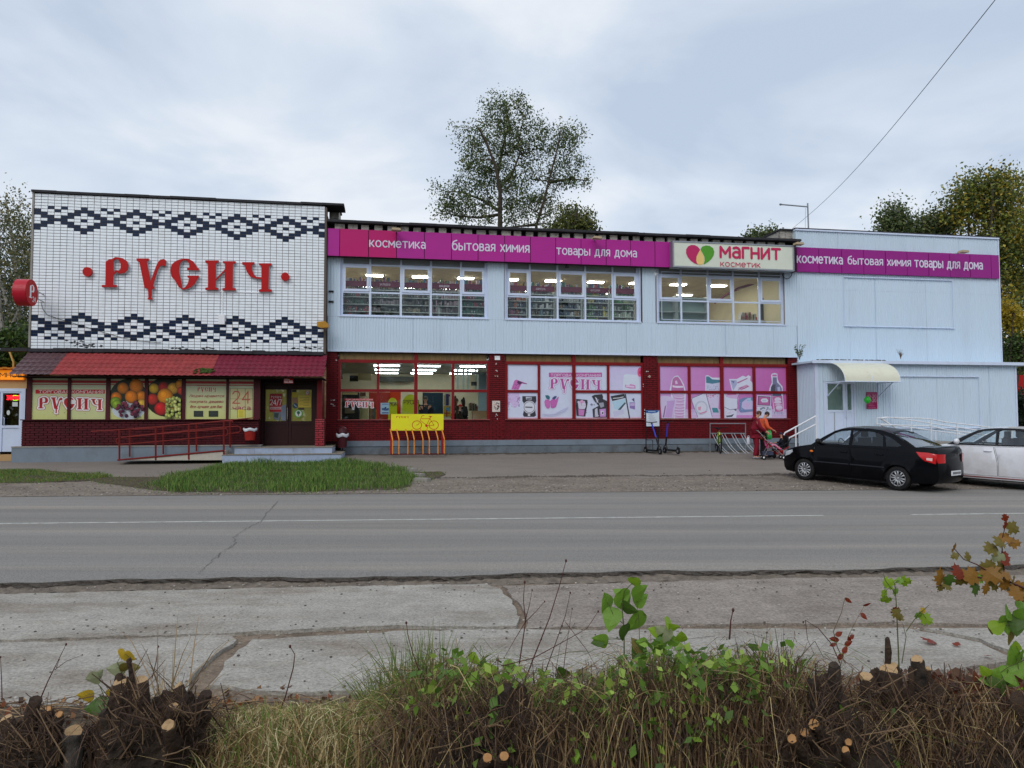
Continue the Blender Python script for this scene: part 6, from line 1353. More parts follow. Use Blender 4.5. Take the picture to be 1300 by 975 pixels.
an=thing('roof_aerial','tiny cross aerial on the roof above the middle upper window','aerial',FW(U(817),-.6,7),FA); f1=lambda x,y: (F2(x,y,-.6)[0],.6,F2(x,y,-.6)[1]); g=Geo(); g.tube([f1(817,302),f1(817,295)],.012,5); g.tube([f1(815,296),f1(819,296)],.01,4); g.tube([f1(815.5,297.5),f1(818.5,295)],.01,4); fobj(g,'mast',M['steel'],an)

# ================================================================ left ramp with red rails
lr=thing('access_ramp','pale-sided access ramp rising to the porch steps under red rails','ramp',FW(U(240),2,.3),FA)
dF,dB=PD+1.15,PD+.22
r=fmap(140,470,6.5,dF); zr=r(930,668)[1]; g=Geo(); g.prism([[r(50,745),r(930,742),r(930,668)]],-dF,-dB); fobj(g,'ramp_slab',mat('whitewashed_concrete',(186,180,168),.8,.15,3,dirt=(130,118,104),dscale=3),lr)
g=Geo(); g.tube([(r(60,742)[0],-(dF+.01),r(60,742)[1]),(r(932,664)[0],-(dF+.01),r(932,664)[1])],.026,6); fobj(g,'ramp_edge',M['redrail'],lr)
lrr=thing('ramp_rail','rusty red double handrail along the ramp before the porch','railing',FW(U(230),2.4,.3),FA)
rf_=lambda x,y,d: (F2(140+x/6.5,470+y/6.5,d)[0],-d,F2(140+x/6.5,470+y/6.5,d)[1])
def rl(pts,d,r=.019): g=Geo(); g.tube([rf_(x,y,d) for x,y in pts],r,7); fobj(g,'handrail',M['redrail'],lrr)
rl([(-160,505),(0,498),(400,466),(640,448),(930,420),(1005,418),(1012,428)],dF)
rl([(90,555),(380,528),(640,507),(930,485),(955,480),(970,500),(968,530),(950,540),(930,538),(640,566),(380,590),(90,612),(62,605),(50,590),(52,570),(65,560)],dF)
rl([(200,490),(430,470),(700,440),(990,412),(1190,392)],dB); rl([(160,546),(430,520),(700,492),(1055,462),(1075,475),(1075,500),(1060,515),(970,524)],dB,.022)
for x,y0,y1 in ((75,496,742),(375,470,740),(648,448,738),(937,420,700)): g=Geo(); g.tube([rf_(x,y1,dF),rf_(x,y0,dF)],.028,4); fobj(g,'post',M['redrail'],lrr)
for x,y0,y1 in ((160,492,714),(437,470,692),(711,442,670),(988,414,640)): g=Geo(); g.tube([rf_(x,y1,dB),rf_(x,y0,dB)],.026,4); fobj(g,'post',M['redrail'],lrr)
# bins
def bin_(px,py0,py1,d,label,col,wd=.2):
    u,zt=F2(px,py0,d); zb=F2(px,py1,d)[1]; t=thing('litter_bin',label,'bin',FW(u,d,zb),FA); h=zt-zb
    g=Geo(); n=18; r=wd; g.tube([(u,-d,zb+.12*h),(u,-d,zb+.62*h)],[r*.78,r*.95],n); fobj(g,'bucket',col,t)
    g=Geo(); vs=[]; m=26
    for k,(rr,z) in enumerate(((1.02,.56),(1.10,.60),(1.08,.68),(.95,.70))):
        for i in range(m): th=2*math.pi*i/m; w=1+.06*math.sin(5*th+k); vs.append((u+r*rr*w*math.cos(th),-d+r*rr*w*math.sin(th),zb+h*(z+.025*math.sin(4*th+1))))
    g.add(vs,[(k*m+i,k*m+(i+1)%m,(k+1)*m+(i+1)%m,(k+1)*m+i) for k in range(3) for i in range(m)]); fobj(g,'bin_bag',mat('white_bin_bag',(206,210,218),.4,.05,9),t,smooth=True)
    g=Geo(); g.tube([(u,-(d-.0)+r*1.05,zb),(u,-(d-.0)+r*1.05,zb+h*.95)],.015,6); g.tube([(u-r*.6,-d,zb),(u+r*.6,-d,zb)],.015,6); fobj(g,'stand',M['black'],t)
    return t,u,zb,h,r,d
bin_(210+477/4.432,380+690/4.432,380+806/4.432,PD+.35,'red litter bin with a white bag left of the entrance doors',mat('bin_red',(150,34,28),.5,.2,8))
t,u,zb,h,r,d=bin_(434.5,541,572,.55,'dark maroon lidded litter bin with a white bag right of the entrance steps',mat('bin_maroon',(70,22,30),.5,.3,8,dirt=(30,24,26),dscale=6))
g=Geo(); g.tube([(u,-d,zb+.74*h),(u,-d,zb+.9*h),(u,-d,zb+1.0*h)],[r*.98,r*.85,r*.3],18); fobj(g,'lid',mat('bin_maroon',(70,22,30)),t)

# ---- yellow bicycle stand sign
ys_=thing('bicycle_stand','bicycle stand with a yellow panel showing a red bicycle over orange curved bars','bicycle stand',FW(U(530),1.2,.45),FA)
yd=1.05; f=fmap(480,500,9.75,yd); g=Geo(); g.fb(f(162,0)[0],f(810,0)[0],yd,yd+.03,f(0,455)[1],f(0,250)[1]); fobj(g,'sign_panel',M['yel'],ys_)
art=Art(-(yd+.031)); rusich(art,dict(px=(222,272,378,308),fm=f),(196,90,30),None,None,(222,220,60)); R_=(196,50,20); art.layer()
wd=f(9,0)[0]-f(0,0)[0]
for cx in (480,688):
    art.stroke([f(cx+58*math.cos(t),386+53*math.sin(t)) for t in np.linspace(0,2*math.pi,25)],wd*.9,R_); art.poly(disc(f,cx,386,7,6,8),R_)
for pl in ([(520,325),(530,303),(540,275),(550,268),(572,268)],[(540,307),(640,307)],[(522,328),(595,385)],[(640,305),(600,385)],[(640,305),(688,386)],[(480,386),(500,378),(508,355)],[(600,392),(680,388)],[(655,280),(640,305)],[(605,395),(612,425)]): art.stroke([f(*p) for p in pl],wd*.65,R_); art.layer()
art.poly([f(622,275),f(672,275),f(660,284),f(648,296),(f(636,284))],R_); art.poly(disc(f,598,393,16,17,10),R_)
art.build('bicycle_emblem',ys_,FM)
for x in (172,250,360,437,545,622,728,806):
    a=f(x,455)[0]; z1=f(0,455)[1]; zb=f(0,750)[1]; sh=.10 if x>200 else .02; s2=sh if x not in (250,) else .08
    g=Geo(); g.tube([(a-.06,-(yd+.02),z1+.05),(a-.02,-(yd+.2),z1-.12),(a+.02,-(yd+.3),z1-.3),(a+.02,-(yd+.32),zb)],.022,6); fobj(g,'bar',M['orng'],ys_)
for x in (165,795): g=Geo(); a=f(x,0)[0]; g.fb(a-.03,a+.03,yd-.05,yd-.002,f(0,748)[1],f(0,250)[1]); fobj(g,'post',mat('red_post',(150,16,20),.5,.1),ys_)
g=Geo(); g.fb(f(160,0)[0],f(825,0)[0],yd+.28,yd+.34,f(0,752)[1],f(0,742)[1]); g.fb(f(160,0)[0],f(825,0)[0],yd-.04,yd,f(0,752)[1],f(0,742)[1]); fobj(g,'base_bar',mat('maroon_bar',(84,30,34),.6,.2),ys_)

# ---- silver bicycle rack
sk=thing('bicycle_rack','silver bicycle rack of curved bars under a rectangular hoop, left of the two women','bicycle rack',FW(U(925),1.1,.45),FA)
kd_=.55; k2=1.15; f=fmap(900,500,9.75,kd_); f0=fmap(900,500,9.75,k2)
g=Geo(); T=lambda x,y:(f(x,y)[0],-kd_,f(x,y)[1]); g.tube([T(14,735),T(14,368),T(452,368),T(452,735)],.026,6); fobj(g,'hoop',M['steel'],sk)
g=Geo(); g.tube([T(14,490),T(452,490)],.022,6); fobj(g,'cross_bar',M['steel'],sk)
zb=f0(0,745)[1]
for x in (40,72,155,192,275,312,392,425):
    a=f(x,490)[0]; z1=f(x,490)[1]; g=Geo(); P_=[]
    for t in np.linspace(0,1,9): P_.append((a+.30*t**1.6,-(kd_+(k2-kd_)*(t**.8)),z1+(zb-z1)*t-.08*math.sin(math.pi*t)))
    g.tube(P_,.014,6); fobj(g,'bar',M['steel'],sk)
g=Geo(); g.tube([(f0(14,0)[0],-k2,zb),(f0(505,0)[0],-k2,zb)],.02,6); fobj(g,'base_bar',M['steel'],sk)

# ---- information board on legs
ib=thing('information_board','white information sheet with a blue heading on a black frame, above the kick scooters','notice board',FW(U(827),.6,.45),FA)
d=.45; f=fmap(800,500,9.75,d); g=Geo(); g.fb(f(195,0)[0],f(355,0)[0],d,d+.02,f(0,402)[1],f(0,203)[1]); fobj(g,'sheet',mat('white_sheet',(206,214,226),.5,.05),ib)
art=Art(-(d+.021)); art.poly([f(196,235),f(260,243),f(330,232),f(354,212),f(354,204),f(196,204)],(26,86,160)); art.layer()
[art.poly([f(222+k*13,226),f(231+k*13,225),f(231+k*13,215),f(222+k*13,216)],(200,214,230)) for k in range(7)]
for q in range(11):
    y=255+q*12; x0=random.choice((222,234)); art.poly([f(x0,y+3.4),f(x0+random.uniform(40,100),y+3.4),f(x0+70,y),f(x0,y)] if False else [f(x0,y+3.2),f(x0+50+q*7%50,y+3.2),f(x0+50+q*7%50,y),f(x0,y)],(150,156,170))
art.build('print',ib,FM)
g=Geo(); 
for x in (190,345): a=f(x,0)[0]; g.tube([(a,-d,f(0,728)[1]),(a,-d,f(0,205)[1])],.02,6)
for y in (405,): g.tube([(f(190,0)[0],-d,f(0,y)[1]),(f(345,0)[0],-d,f(0,y)[1])],.018,6)
g.tube([(f(190,0)[0],-d,f(0,572)[1]),(f(260,0)[0],-d-.1,f(0,572)[1]),(f(262,0)[0],-d-.1,f(0,728)[1])],.014,5); g.tube([(f(190,0)[0],-d,f(0,728)[1]),(f(345,0)[0],-d,f(0,728)[1])],.014,5)
fobj(g,'frame',M['black'],ib)
# ---- kick scooters
def scooter(px,py,d,yaw,label,rake=0.0):
    u,z=F2(px,py,d); o=FW(u,d,gz(*FW(u,d,0).xy)+.012); t=thing('kick_scooter',label,'kick scooter',o,FA+yaw,'electric kick scooters by the wall')
    fr=Matrix.Translation(o)@Matrix.Rotation(FA+yaw,4,'Z')
    W=lambda c,r=.11: Geo().tube([(c[0],-.025,c[1]),(c[0],.025,c[1])],r,18)
    W((0,.11)).build('front_wheel',M['rub'],t,fr); W((.95,.11)).build('rear_wheel',M['rub'],t,fr)
    for cx in (0,.95): Geo().cyl((cx,-.028,.11),(cx,.028,.11),.05,12).build('hub',M['steel'],t,fr)
    Geo().box(.16,.84,-.08,.08,.10,.155).build('deck',M['black'],t,fr)
    Geo().tube([(.0,-.045,.11),(.03,-.045,.26),(.08,0,.32)],.018,6).tube([(.0,.045,.11),(.03,.045,.26),(.08,0,.32)],.018,6).tube([(.2,0,.13),(.1,0,.30)],.03,6).build('fork',M['black'],t,fr)
    Geo().tube([(.08,0,.30),(.14+rake*.4,0,.62)],.034,8).build('lower_stem',M['black'],t,fr)
    Geo().tube([(.14+rake*.4,0,.62),(.24+rake,0,1.12)],.028,8).build('stem',mat('blue_stem',(40,60,176),.4,.05),t,fr)
    Geo().tube([(.24+rake,0,1.12),(.25+rake,0,1.18)],.035,8).tube([(.25+rake,-.24,1.19),(.24+rake,0,1.17),(.25+rake,.24,1.19)],.016,6).build('handlebar',M['black'],t,fr)
    Geo().tube([(.84,0,.15),(.93,0,.26),(1.07,0,.20)],.02,5).build('mudguard',M['black'],t,fr)
    return t
scooter(838,577,1.3,1.8,'kick scooter with blue stem leaning in front of the notice board',.28)
scooter(844,577,.8,-1.42,'kick scooter with blue stem parked side-on, right of the notice board')
# ---- green bicycle seen from the front in the rack
o=FW(*[F2(914.5,577,1.2)[0],1.2,0]); o.z=gz(o.x,o.y)+.012; bc=thing('bicycle','black bicycle with a lime green frame standing in the silver rack','bicycle',o,FA-math.pi/2-.32); fr=bc.matrix_basis.copy()
def wheel_ring(cx,R,name,par):
    g=Geo(); n=26; g.tube([(cx+R*math.cos(a),0,R+.02+R*math.sin(a)) for a in np.linspace(0,2*math.pi,n)],.026,6,False); w=g.build(name,M['rub'],par,fr); g=Geo()
    for k in range(14): a=2*math.pi*k/14; g.tube([(cx,0,R+.02),(cx+R*.96*math.cos(a),0,R+.02+R*.96*math.sin(a))],.003,3)
    g.cyl((cx,-.04,R+.02),(cx,.04,R+.02),.03,8); g.build('spokes_and_hub',M['steel'],w,fr)
wheel_ring(.0,.33,'front_wheel',bc); wheel_ring(-1.02,.33,'rear_wheel',bc)
LG=mat('lime_frame',(170,206,20),.35,.05); g=Geo()
for a,b_,r in (((-.18,0,.78),(-.05,0,.42),.028),((-.2,0,.80),(-.72,0,.76),.022),((-.16,0,.66),(-.60,0,.33),.024),((-.72,0,.76),(-.60,0,.33),.022),((-.60,0,.33),(-1.02,0,.35),.014),((-.72,0,.74),(-1.02,0,.35),.012)): g.cyl(a,b_,r,8)
g.build('frame',LG,bc,fr); g=Geo(); g.tube([(0,-.06,.35),(-.05,-.06,.62),(-.17,0,.70),(-.2,0,.88)],.02,6); g.tube([(0,.06,.35),(-.05,.06,.62),(-.17,0,.70)],.02,6); g.build('fork',mat('lime_black',(60,80,20),.4),bc,fr)
g=Geo(); g.tube([(-.24,-.32,.98),(-.2,-.1,.97),(-.18,0,.93),(-.2,.1,.97),(-.24,.32,.98)],.016,6); g.cyl((-.2,0,.86),(-.19,0,.95),.02,8); g.build('handlebar',M['black'],bc,fr)
Geo().ell((-.76,0,.93),(.13,.07,.03)).cyl((-.72,0,.76),(-.75,0,.92),.014,6).build('saddle',M['black'],bc,fr); Geo().cyl((-.60,-.08,.33),(-.60,.08,.33),.07,12).box(-.62,-.58,-.12,-.09,.16,.33).box(-.62,-.58,.09,.12,.33,.50).build('crank',M['black'],bc,fr)
# ================================================================ cars
def lerp_poly(pts, x):
    for (x0,z0),(x1,z1) in zip(pts[:-1],pts[1:]):
        if (x0-x)*(x1-x)<=0 and x0!=x1: return z0+(z1-z0)*(x-x0)/(x1-x0)
    return pts[0][1] if abs(x-pts[0][0])<abs(x-pts[-1][0]) else pts[-1][1]
def make_car(label, P, fr, group=None):
    t=bpy.data.objects.new('parked_car',None); COL.objects.link(t); t.matrix_basis=fr; tag(t,label,'car',group)
    W=P['W']; paint=P['paint']; xf,xr=P['xf'],P['xr']; fa,ra=P['fa'],P['ra']; wr=P['wr']; ar=wr+.045; zc=wr
    zb=P['zb']; 
    def yw(x,z):
        y=W
        if x>xf-.75: y-= .20*((x-(xf-.75))/.75)**2
        if x<xr+.6: y-= .15*(((xr+.6)-x)/.6)**2
        if z<.5: y-=.06*((.5-z)/.35)**2
        if z>.62: y-=.05*((z-.62)/.4)**2
        dw=min(abs(x-fa),abs(x-ra)); rr=math.hypot(dw,z-zc)
        if ar<rr<ar+.10 and z<.9: y+=.018*(1-(rr-ar)/.10)
        if z>zb: y=min(y,W-.05-(z-zb)*.46)
        return y
    sill=.19
    def arch(cx,rev=False):
        a0=math.asin((sill-zc)/ar); return [(cx+ar*math.cos(t),zc+ar*math.sin(t)) for t in np.linspace(a0,math.pi-a0,15)]
    top=P['top']                          # silhouette from front bumper over hood, belt line, trunk to rear bumper
    front,rear=P['front'],P['rear']
    outer=[(xr+.08,sill+.04)]+[]+list(reversed(arch(ra)))+list(reversed(arch(fa)))+[(xf-.08,sill+.02)]+front+top+rear
    doors=P['doors']
    for s in (1,-1):
        fn=lambda x,z: (x,s*yw(x,z),z)
        g=Geo(); panel_mesh(g,outer,[d for d,_,_ in doors],fn,.085); g.build('side_panel',paint,t,fr,smooth=True)
        for d,lab,hx in doors:
            cx=sum(p[0] for p in d)/len(d); cz=sum(p[1] for p in d)/len(d); k=lambda p:(cx+(p[0]-cx)*(1-.008/.5),cz+(p[1]-cz)*(1-.006/.35))
            g=Geo(); panel_mesh(g,[k(p) for p in d],[],fn,.085); dr=g.build('door',paint,t,fr,smooth=True)
            g=Geo(); hz=P['hz']; y=s*(yw(hx,hz)+.015); g.tube([(hx-.09,s*yw(hx,hz),hz),(hx-.07,y+s*.015,hz),(hx+.07,y+s*.015,hz),(hx+.09,s*yw(hx,hz),hz)],.013,6); g.build('door_handle',P.get('handle',paint),dr,fr,smooth=True)
            g=Geo(); x0,x1=min(p[0] for p in d)+.06,max(p[0] for p in d)-.04
            if P.get('strip'):
                zz=P['strip']; g.tube([(x0+(x1-x0)*q/6,s*(yw(x0+(x1-x0)*q/6,zz)+.006),zz) for q in range(7)],.016,5); g.build('side_trim',P['trim'],dr,fr)
        g=Geo(); off=.006; g.add([(x,s*(yw(x,z)-.03),z) for x,z in ((P['ga'],sill+.05),(P['gb'],sill+.05),(P['gb'],zb),(P['ga'],zb))],[(0,1,2,3)]); g.build('door_gap',M['black'],t,fr)
        # greenhouse frame with window openings
        g=Geo(); panel_mesh(g,P['green'],[w for w,_ in P['wins']],fn,.2); g.build('window_surround',P.get('pillar',paint),t,fr,smooth=False)
        for w,nm in P['wins']:
            g=Geo(); panel_mesh(g,w,[],lambda x,z:(x,s*(yw(x,z)-.012),z),.3); g.build('side_window',P['glass'][nm],t,fr)
        if P.get('sillstripe'): g=Geo(); g.tube([(x,s*(yw(x,.24)+.004),.235) for x in np.linspace(ra+.45,fa-.45,8)],.011,5); g.build('sill_stripe',mat('dull_red_stripe',(120,24,28),.6),t,fr)
        # mirror
        mx,mz=P['mir']; y=yw(mx,mz); g=Geo(); g.ell((mx,s*(y+.10),mz+.05),(.07,.10,.075),12,8); g.cyl((mx-.0,s*(y-.04),mz),(mx,s*(y+.05),mz+.02),.025,6); g.build('side_mirror',P.get('mirm',paint),t,fr,smooth=True)
    def strip(pts,name,m,crown=.03,push=0,inset=0,n=10,smooth=True,lab=None):
        g=Geo(); vs=[]
        for (x,z) in pts:
            y=max(.2,yw(x,z)-inset)
            for i in range(n+1):
                q=-1+2*i/n; e=(1-q*q); ex=0
                if x>xf-.35: ex=.13*e*min(1,(x-(xf-.35))/.35)
                if x<xr+.3: ex=-.10*e*min(1,((xr+.3)-x)/.3)
                vs.append((x+ex+push*e,q*y,z+crown*e))
        N=n+1; g.add(vs,[(j*N+i,(j+1)*N+i,(j+1)*N+i+1,j*N+i+1) for j in range(len(pts)-1) for i in range(n)]); return g.build(name,m,t,fr,smooth=smooth)
    strip([(xf-.08,sill+.02)]+front,'front_bumper',paint,0)
    hi=P['hood_n']; strip(top[:hi],'hood',paint,.035); 
    strip(top[P['trunk_i']:],'boot_lid',paint,.02); strip([top[-1]]+rear+[(xr+.08,sill+.04)],'rear_bumper',paint,0)
    ws,rs=P['ws'],P['rs']
    for (a,b_),nm,cr,ps in ((ws,'windscreen',.02,.10),(rs,'rear_window',.02,-.06)):
        pts=[(a[0]+(b_[0]-a[0])*q/6,a[1]+(b_[1]-a[1])*q/6+.03*math.sin(math.pi*q/6)) for q in range(7)]; strip(pts,nm,P['glass']['s'],cr,ps*.5,inset=.05)
    strip(P['roof'],'roof',paint,.045,inset=.0)
    g=Geo(); g.box(ra-.1,fa+.2,-W+.12,W-.12,.16,.22); g.box(xr+.25,xf-.25,-W+.25,W-.25,.22,.45); g.build('underbody',M['black'],t,fr)
    # lower cabin tub, seats
    g=Geo(); g.box(ra+.2,fa-.5,-W+.14,W-.14,.3,zb-.16); g.box(ra-.1,ra+.2,-W+.16,W-.16,.3,zb-.02)
    g.build('cabin_floor',M['black'],t,fr)
    for sx in P['seats']:
        for s in (1,-1): g=Geo(); g.box(sx-.10,sx+.02,s*.38-.22,s*.38+.22,zb-.2,zb+.22); g.box(sx-.08,sx,s*.38-.11,s*.38+.11,zb+.24,zb+.40); g.build('seat',mat('dark_seat',(66,66,70),.8),t,fr)
    g=Geo(); sx=P['seats'][0]+.55; g.tube([(sx+.06*math.cos(a),.38+.17*math.sin(a),zb-.0+.16*math.cos(a)) for a in np.linspace(0,6.283,15)],.014,5); g.box(sx+.1,sx+.35,-W+.2,W-.2,zb-.14,zb-.02); g.build('dashboard',M['black'],t,fr)
    # wheels
    for cx in (fa,ra):
        for s in (1,-1):
            w=Geo(); y0,y1=s*(W-.20),s*(W-.015); prof=[(y0,wr*.66),(y0,wr*.93),(y0+s*.02,wr),(y1-s*.025,wr),(y1,wr*.93),(y1-s*.01,wr*.66)]; n=30
            vs=[(cx+r_*math.cos(2*math.pi*i/n),y,wr+r_*math.sin(2*math.pi*i/n)) for y,r_ in prof for i in range(n)]
            w.add(vs,[(k*n+i,k*n+(i+1)%n,(k+1)*n+(i+1)%n,(k+1)*n+i) for k in range(5) for i in range(n)]); wo=w.build('wheel',M['rub'],t,fr,smooth=True)
            g=Geo(); yy=s*(W-.04); R=wr*.67
            g.cyl((cx,s*(W-.19),wr),(cx,yy-s*.05,wr),R,24); g.build('brake_disc',mat('dark_wheel_inside',(46,46,50),.6,.1,8,metal=.4),wo,fr)
            g=Geo(); g.tube([(cx+R*.95*math.cos(a),yy-s*.005,wr+R*.95*math.sin(a)) for a in np.linspace(0,2*math.pi,27)],.014,6,False)
            g.cyl((cx,yy-s*.03,wr),(cx,yy+s*.004,wr),R*.24,14)
            for k in range(P['spokes']):
                a=2*math.pi*k/P['spokes']+.3
                for da in (-.17,.17):
                    p0=(cx+R*.2*math.cos(a+da*2),yy-s*.008,wr+R*.2*math.sin(a+da*2)); p1=(cx+R*.95*math.cos(a+da*1.25),yy-s*.004,wr+R*.95*math.sin(a+da*1.25)); g.cyl(p0,p1,.020,6)
            g.build('rim',mat('silver_wheel_cover',(170,172,176),.35,.12,9,metal=.5),wo,fr,smooth=True)
    for cx in (fa,ra):
        for s in (1,-1):
            g=Geo(); vs=[]; 
            for th in np.linspace(-.3,math.pi+.3,16):
                for y in (s*(W-.30),s*(W-.012)): vs.append((cx+(ar-.003)*math.cos(th),y,zc+(ar-.003)*math.sin(th)))
            g.add(vs,[(2*i,2*i+1,2*i+3,2*i+2) for i in range(15)]); g.build('wheel_arch',M['black'],t,fr)
    # lights
    for s in (1,-1):
        g=Geo(); panel_mesh(g,P['hl'],[],lambda x,z:(x,s*(yw(x,z)+.004),z),.07)
        vs=[(xf+.02-.02*q+.13*(1-((1-q*.5))**2),s*(yw(xf-.05,.68)*(1-.42*q)),z) for q in (0,.5,1) for z in (.60,.74)]
        g.add(vs,[(0,1,3,2),(2,3,5,4)]); g.build('headlight',mat('headlight_glass',(190,196,204),.12,.1,9,coat=.6),t,fr,smooth=True)
        g=Geo(); panel_mesh(g,P['tl'],[],lambda x,z:(x,s*(yw(x,z)+.005),z),.05); zt0,zt1=P['tlz']
        vs=[(P['rear'][0][0]+.002-.030*min(1,q*7)-.104*(1-(1-q*.35)**2),s*(yw(xr+.03,.8)*(1-.35*q)+.008*(1-q)),z) for q in np.linspace(0,1,8) for z in (zt0,zt1)]; g.add(vs,[(2*i,2*i+1,2*i+3,2*i+2) for i in range(7)])
        tl=g.build('tail_light',mat('red_lens',(196,16,22),.15,.08,9,coat=.7),t,fr,smooth=True)
        g=Geo(); cx=sum(p[0] for p in P['tl'])/len(P['tl'])-.06; cz=(zt0+zt1)/2-.02; g.add([(x,s*(yw(x,z)+.009),z) for x,z in ((cx-.06,cz-.04),(cx+.06,cz-.02),(cx+.06,cz+.03),(cx-.06,cz+.03))],[(0,1,2,3)]); g.build('clear_lens',mat('pale_lens',(226,190,186),.2,.05),tl,fr)
        if P.get('ind'): x,z=P['ind']; g=Geo(); g.ell((x,s*yw(x,z),z),(.05,.012,.028),10,6); g.build('indicator',mat('amber_lens',(240,120,20),.2,.05),t,fr)
    g=Geo(); x=xr-.105; g.box(x-.012,x,-.26,.26,P['plz'],P['plz']+.115); pl=g.build('number_plate',M['wht'],t,fr)
    g=Geo(); 
    for k in range(7): g.box(x-.014,x-.0125,-.22+k*.062,-.18+k*.062,P['plz']+.03,P['plz']+.085)
    g.build('plate_characters',M['black'],pl,fr)
    return t
blackp=mat('black_car_paint',(5,6,11),.3,.25,2.5,coat=.16,spec=.08,dirt=(40,38,38),dscale=1.1,damt=.10)
whitep=mat('dusty_white_car_paint',(224,226,232),.3,.04,2,coat=.8,dirt=(168,156,140),dscale=1.5,damt=.35)
tg=glass('tinted_car_glass',(.12,.13,.15),.04); cg=glass('clear_car_glass',(.86,.9,.9),.07)
SED=dict(W=.84,xf=1.95,xr=-2.12,fa=1.238,ra=-1.238,wr=.29,zb=1.0,paint=blackp,
 front=[(1.95,.30),(1.97,.48),(1.93,.62),(1.84,.76)],
 top=[(1.78,.80),(1.5,.885),(1.25,.935),(1.06,.965),(.9,.985),(-.2,1.0),(-1.0,1.02),(-1.45,1.04),(-1.62,1.065),(-1.85,1.08),(-2.03,1.08)],
 rear=[(-2.09,1.0),(-2.10,.80),(-2.12,.60),(-2.13,.40),(-2.10,.28)],
 hood_n=5,trunk_i=7,
 doors=[([(.93,.26),(.97,.60),(.95,.96),(.0,.975),(-.08,.60),(-.08,.26)],'front door',.12),([(-.10,.26),(-.10,.60),(-.02,.975),(-1.0,.985),(-.98,.78),(-.86,.60),(-.80,.40),(-.78,.26)],'rear door',-.80)],
 ga=-.95,gb=.9,hz=.84,strip=.53,trim=mat('dark_side_trim',(40,42,50),.4,.1),
 green=[(1.06,.965),(.80,1.16),(.48,1.365),(.30,1.425),(.0,1.462),(-.4,1.465),(-.75,1.435),(-1.0,1.37),(-1.3,1.22),(-1.62,1.06),(-1.45,1.035),(-1.0,1.015),(-.2,.995),(.9,.98)],
 wins=[([(.82,1.02),(.46,1.30),(.30,1.36),(.05,1.395),(.02,1.03)],'c'),([(-.06,1.03),(-.03,1.395),(-.4,1.40),(-.66,1.37),(-.80,1.30),(-.86,1.04)],'t'),([(-.92,1.05),(-.87,1.28),(-.80,1.33),(-.95,1.29),(-1.12,1.20),(-1.30,1.09),(-1.22,1.055)],'t')],
 glass=dict(c=cg,t=tg,s=glass('screen_glass',(.6,.66,.68),.03)),
 roof=[(.48,1.37),(.30,1.43),(.0,1.465),(-.4,1.468),(-.75,1.437),(-.95,1.385)],ws=((1.06,.97),(.48,1.37)),rs=((-.95,1.385),(-1.62,1.065)),
 seats=(-.15,-.95),mir=(.80,1.03),mirm=M['black'],spokes=6,hl=[(1.9,.60),(1.86,.74),(1.62,.80),(1.60,.74),(1.72,.66)],
 tl=[(-2.07,.70),(-2.09,.93),(-1.90,.96),(-1.66,.965),(-1.74,.86),(-1.86,.76)],tlz=(.72,.93),ind=(1.02,.80),plz=.42,handle=blackp)
HAT=dict(SED); HAT.update(W=.85,xf=1.98,xr=-2.1,fa=1.28,ra=-1.29,wr=.31,zb=1.0,paint=whitep,handle=whitep,pillar=mat('black_pillar_film',(22,22,26),.3,.1),
 front=[(1.98,.30),(2.0,.50),(1.97,.66),(1.88,.78)],
 top=[(1.80,.83),(1.5,.94),(1.25,.99),(1.08,1.02),(.9,1.03),(-.2,1.03),(-1.0,1.05),(-1.5,1.07),(-1.85,1.08),(-2.05,1.06)],trunk_i=7,
 rear=[(-2.09,.95),(-2.12,.80),(-2.14,.60),(-2.14,.40),(-2.10,.28)],
 doors=[([(.93,.28),(1.0,.60),(.97,1.005),(-.02,1.01),(-.12,.62),(-.12,.28)],'front door',.10),([(-.14,.28),(-.14,.62),(-.04,1.01),(-1.02,1.03),(-1.0,.82),(-.9,.64),(-.82,.42),(-.80,.28)],'rear door',-.82)],
 hz=.90,strip=None,sillstripe=True,
 green=[(1.08,1.015),(.74,1.22),(.40,1.41),(.20,1.455),(-.1,1.475),(-.5,1.475),(-.9,1.44),(-1.2,1.37),(-1.55,1.20),(-1.75,1.08),(-1.5,1.065),(-1.0,1.045),(-.2,1.02),(.9,1.02)],
 wins=[([(.80,1.06),(.44,1.31),(.26,1.39),(-.02,1.42),(-.05,1.06)],'c'),([(-.12,1.06),(-.10,1.42),(-.45,1.425),(-.72,1.40),(-.90,1.34),(-1.0,1.08)],'c'),([(-1.06,1.09),(-.98,1.33),(-1.1,1.31),(-1.25,1.24),(-1.38,1.12)],'c')],
 roof=[(.40,1.415),(.20,1.46),(-.1,1.48),(-.5,1.48),(-.9,1.445),(-1.15,1.385)],ws=((1.08,1.02),(.40,1.415)),rs=((-1.15,1.385),(-1.75,1.085)),mir=(.80,1.06),mirm=whitep,spokes=5,ind=None,
 tl=[(-2.02,.80),(-2.06,1.0),(-1.90,1.03),(-1.72,1.0),(-1.80,.90)],tlz=(.80,1.0),hl=[(1.93,.64),(1.88,.78),(1.58,.90),(1.62,.80),(1.78,.70)])
def car_frame(RL, FL, ra, fa, W):
    f=(FL-RL); f.normalize(); up=Vector((0,0,1)); left=up.cross(f).normalized(); up=f.cross(left)
    R=Matrix((f,left,up)).transposed().to_4x4(); o=RL-f*ra-left*(W-.1); return Matrix.Translation(o)@R
RLp=V(1141,621,18.0); RLp.z=gz(RLp.x,RLp.y)+.012; FLp=V(1018.5,607,20.05); FLp.z=gz(FLp.x,FLp.y)+.012
fr=car_frame(RLp,FLp,-1.238,1.238,.84)
make_car('black four-door saloon parked at an angle nose to the shop, rear towards the road',SED,fr)
d_=(fr.to_3x3()@Vector((1,0,0))); B_=V(1267,612,18.4); B_.z=gz(B_.x,B_.y)+.012
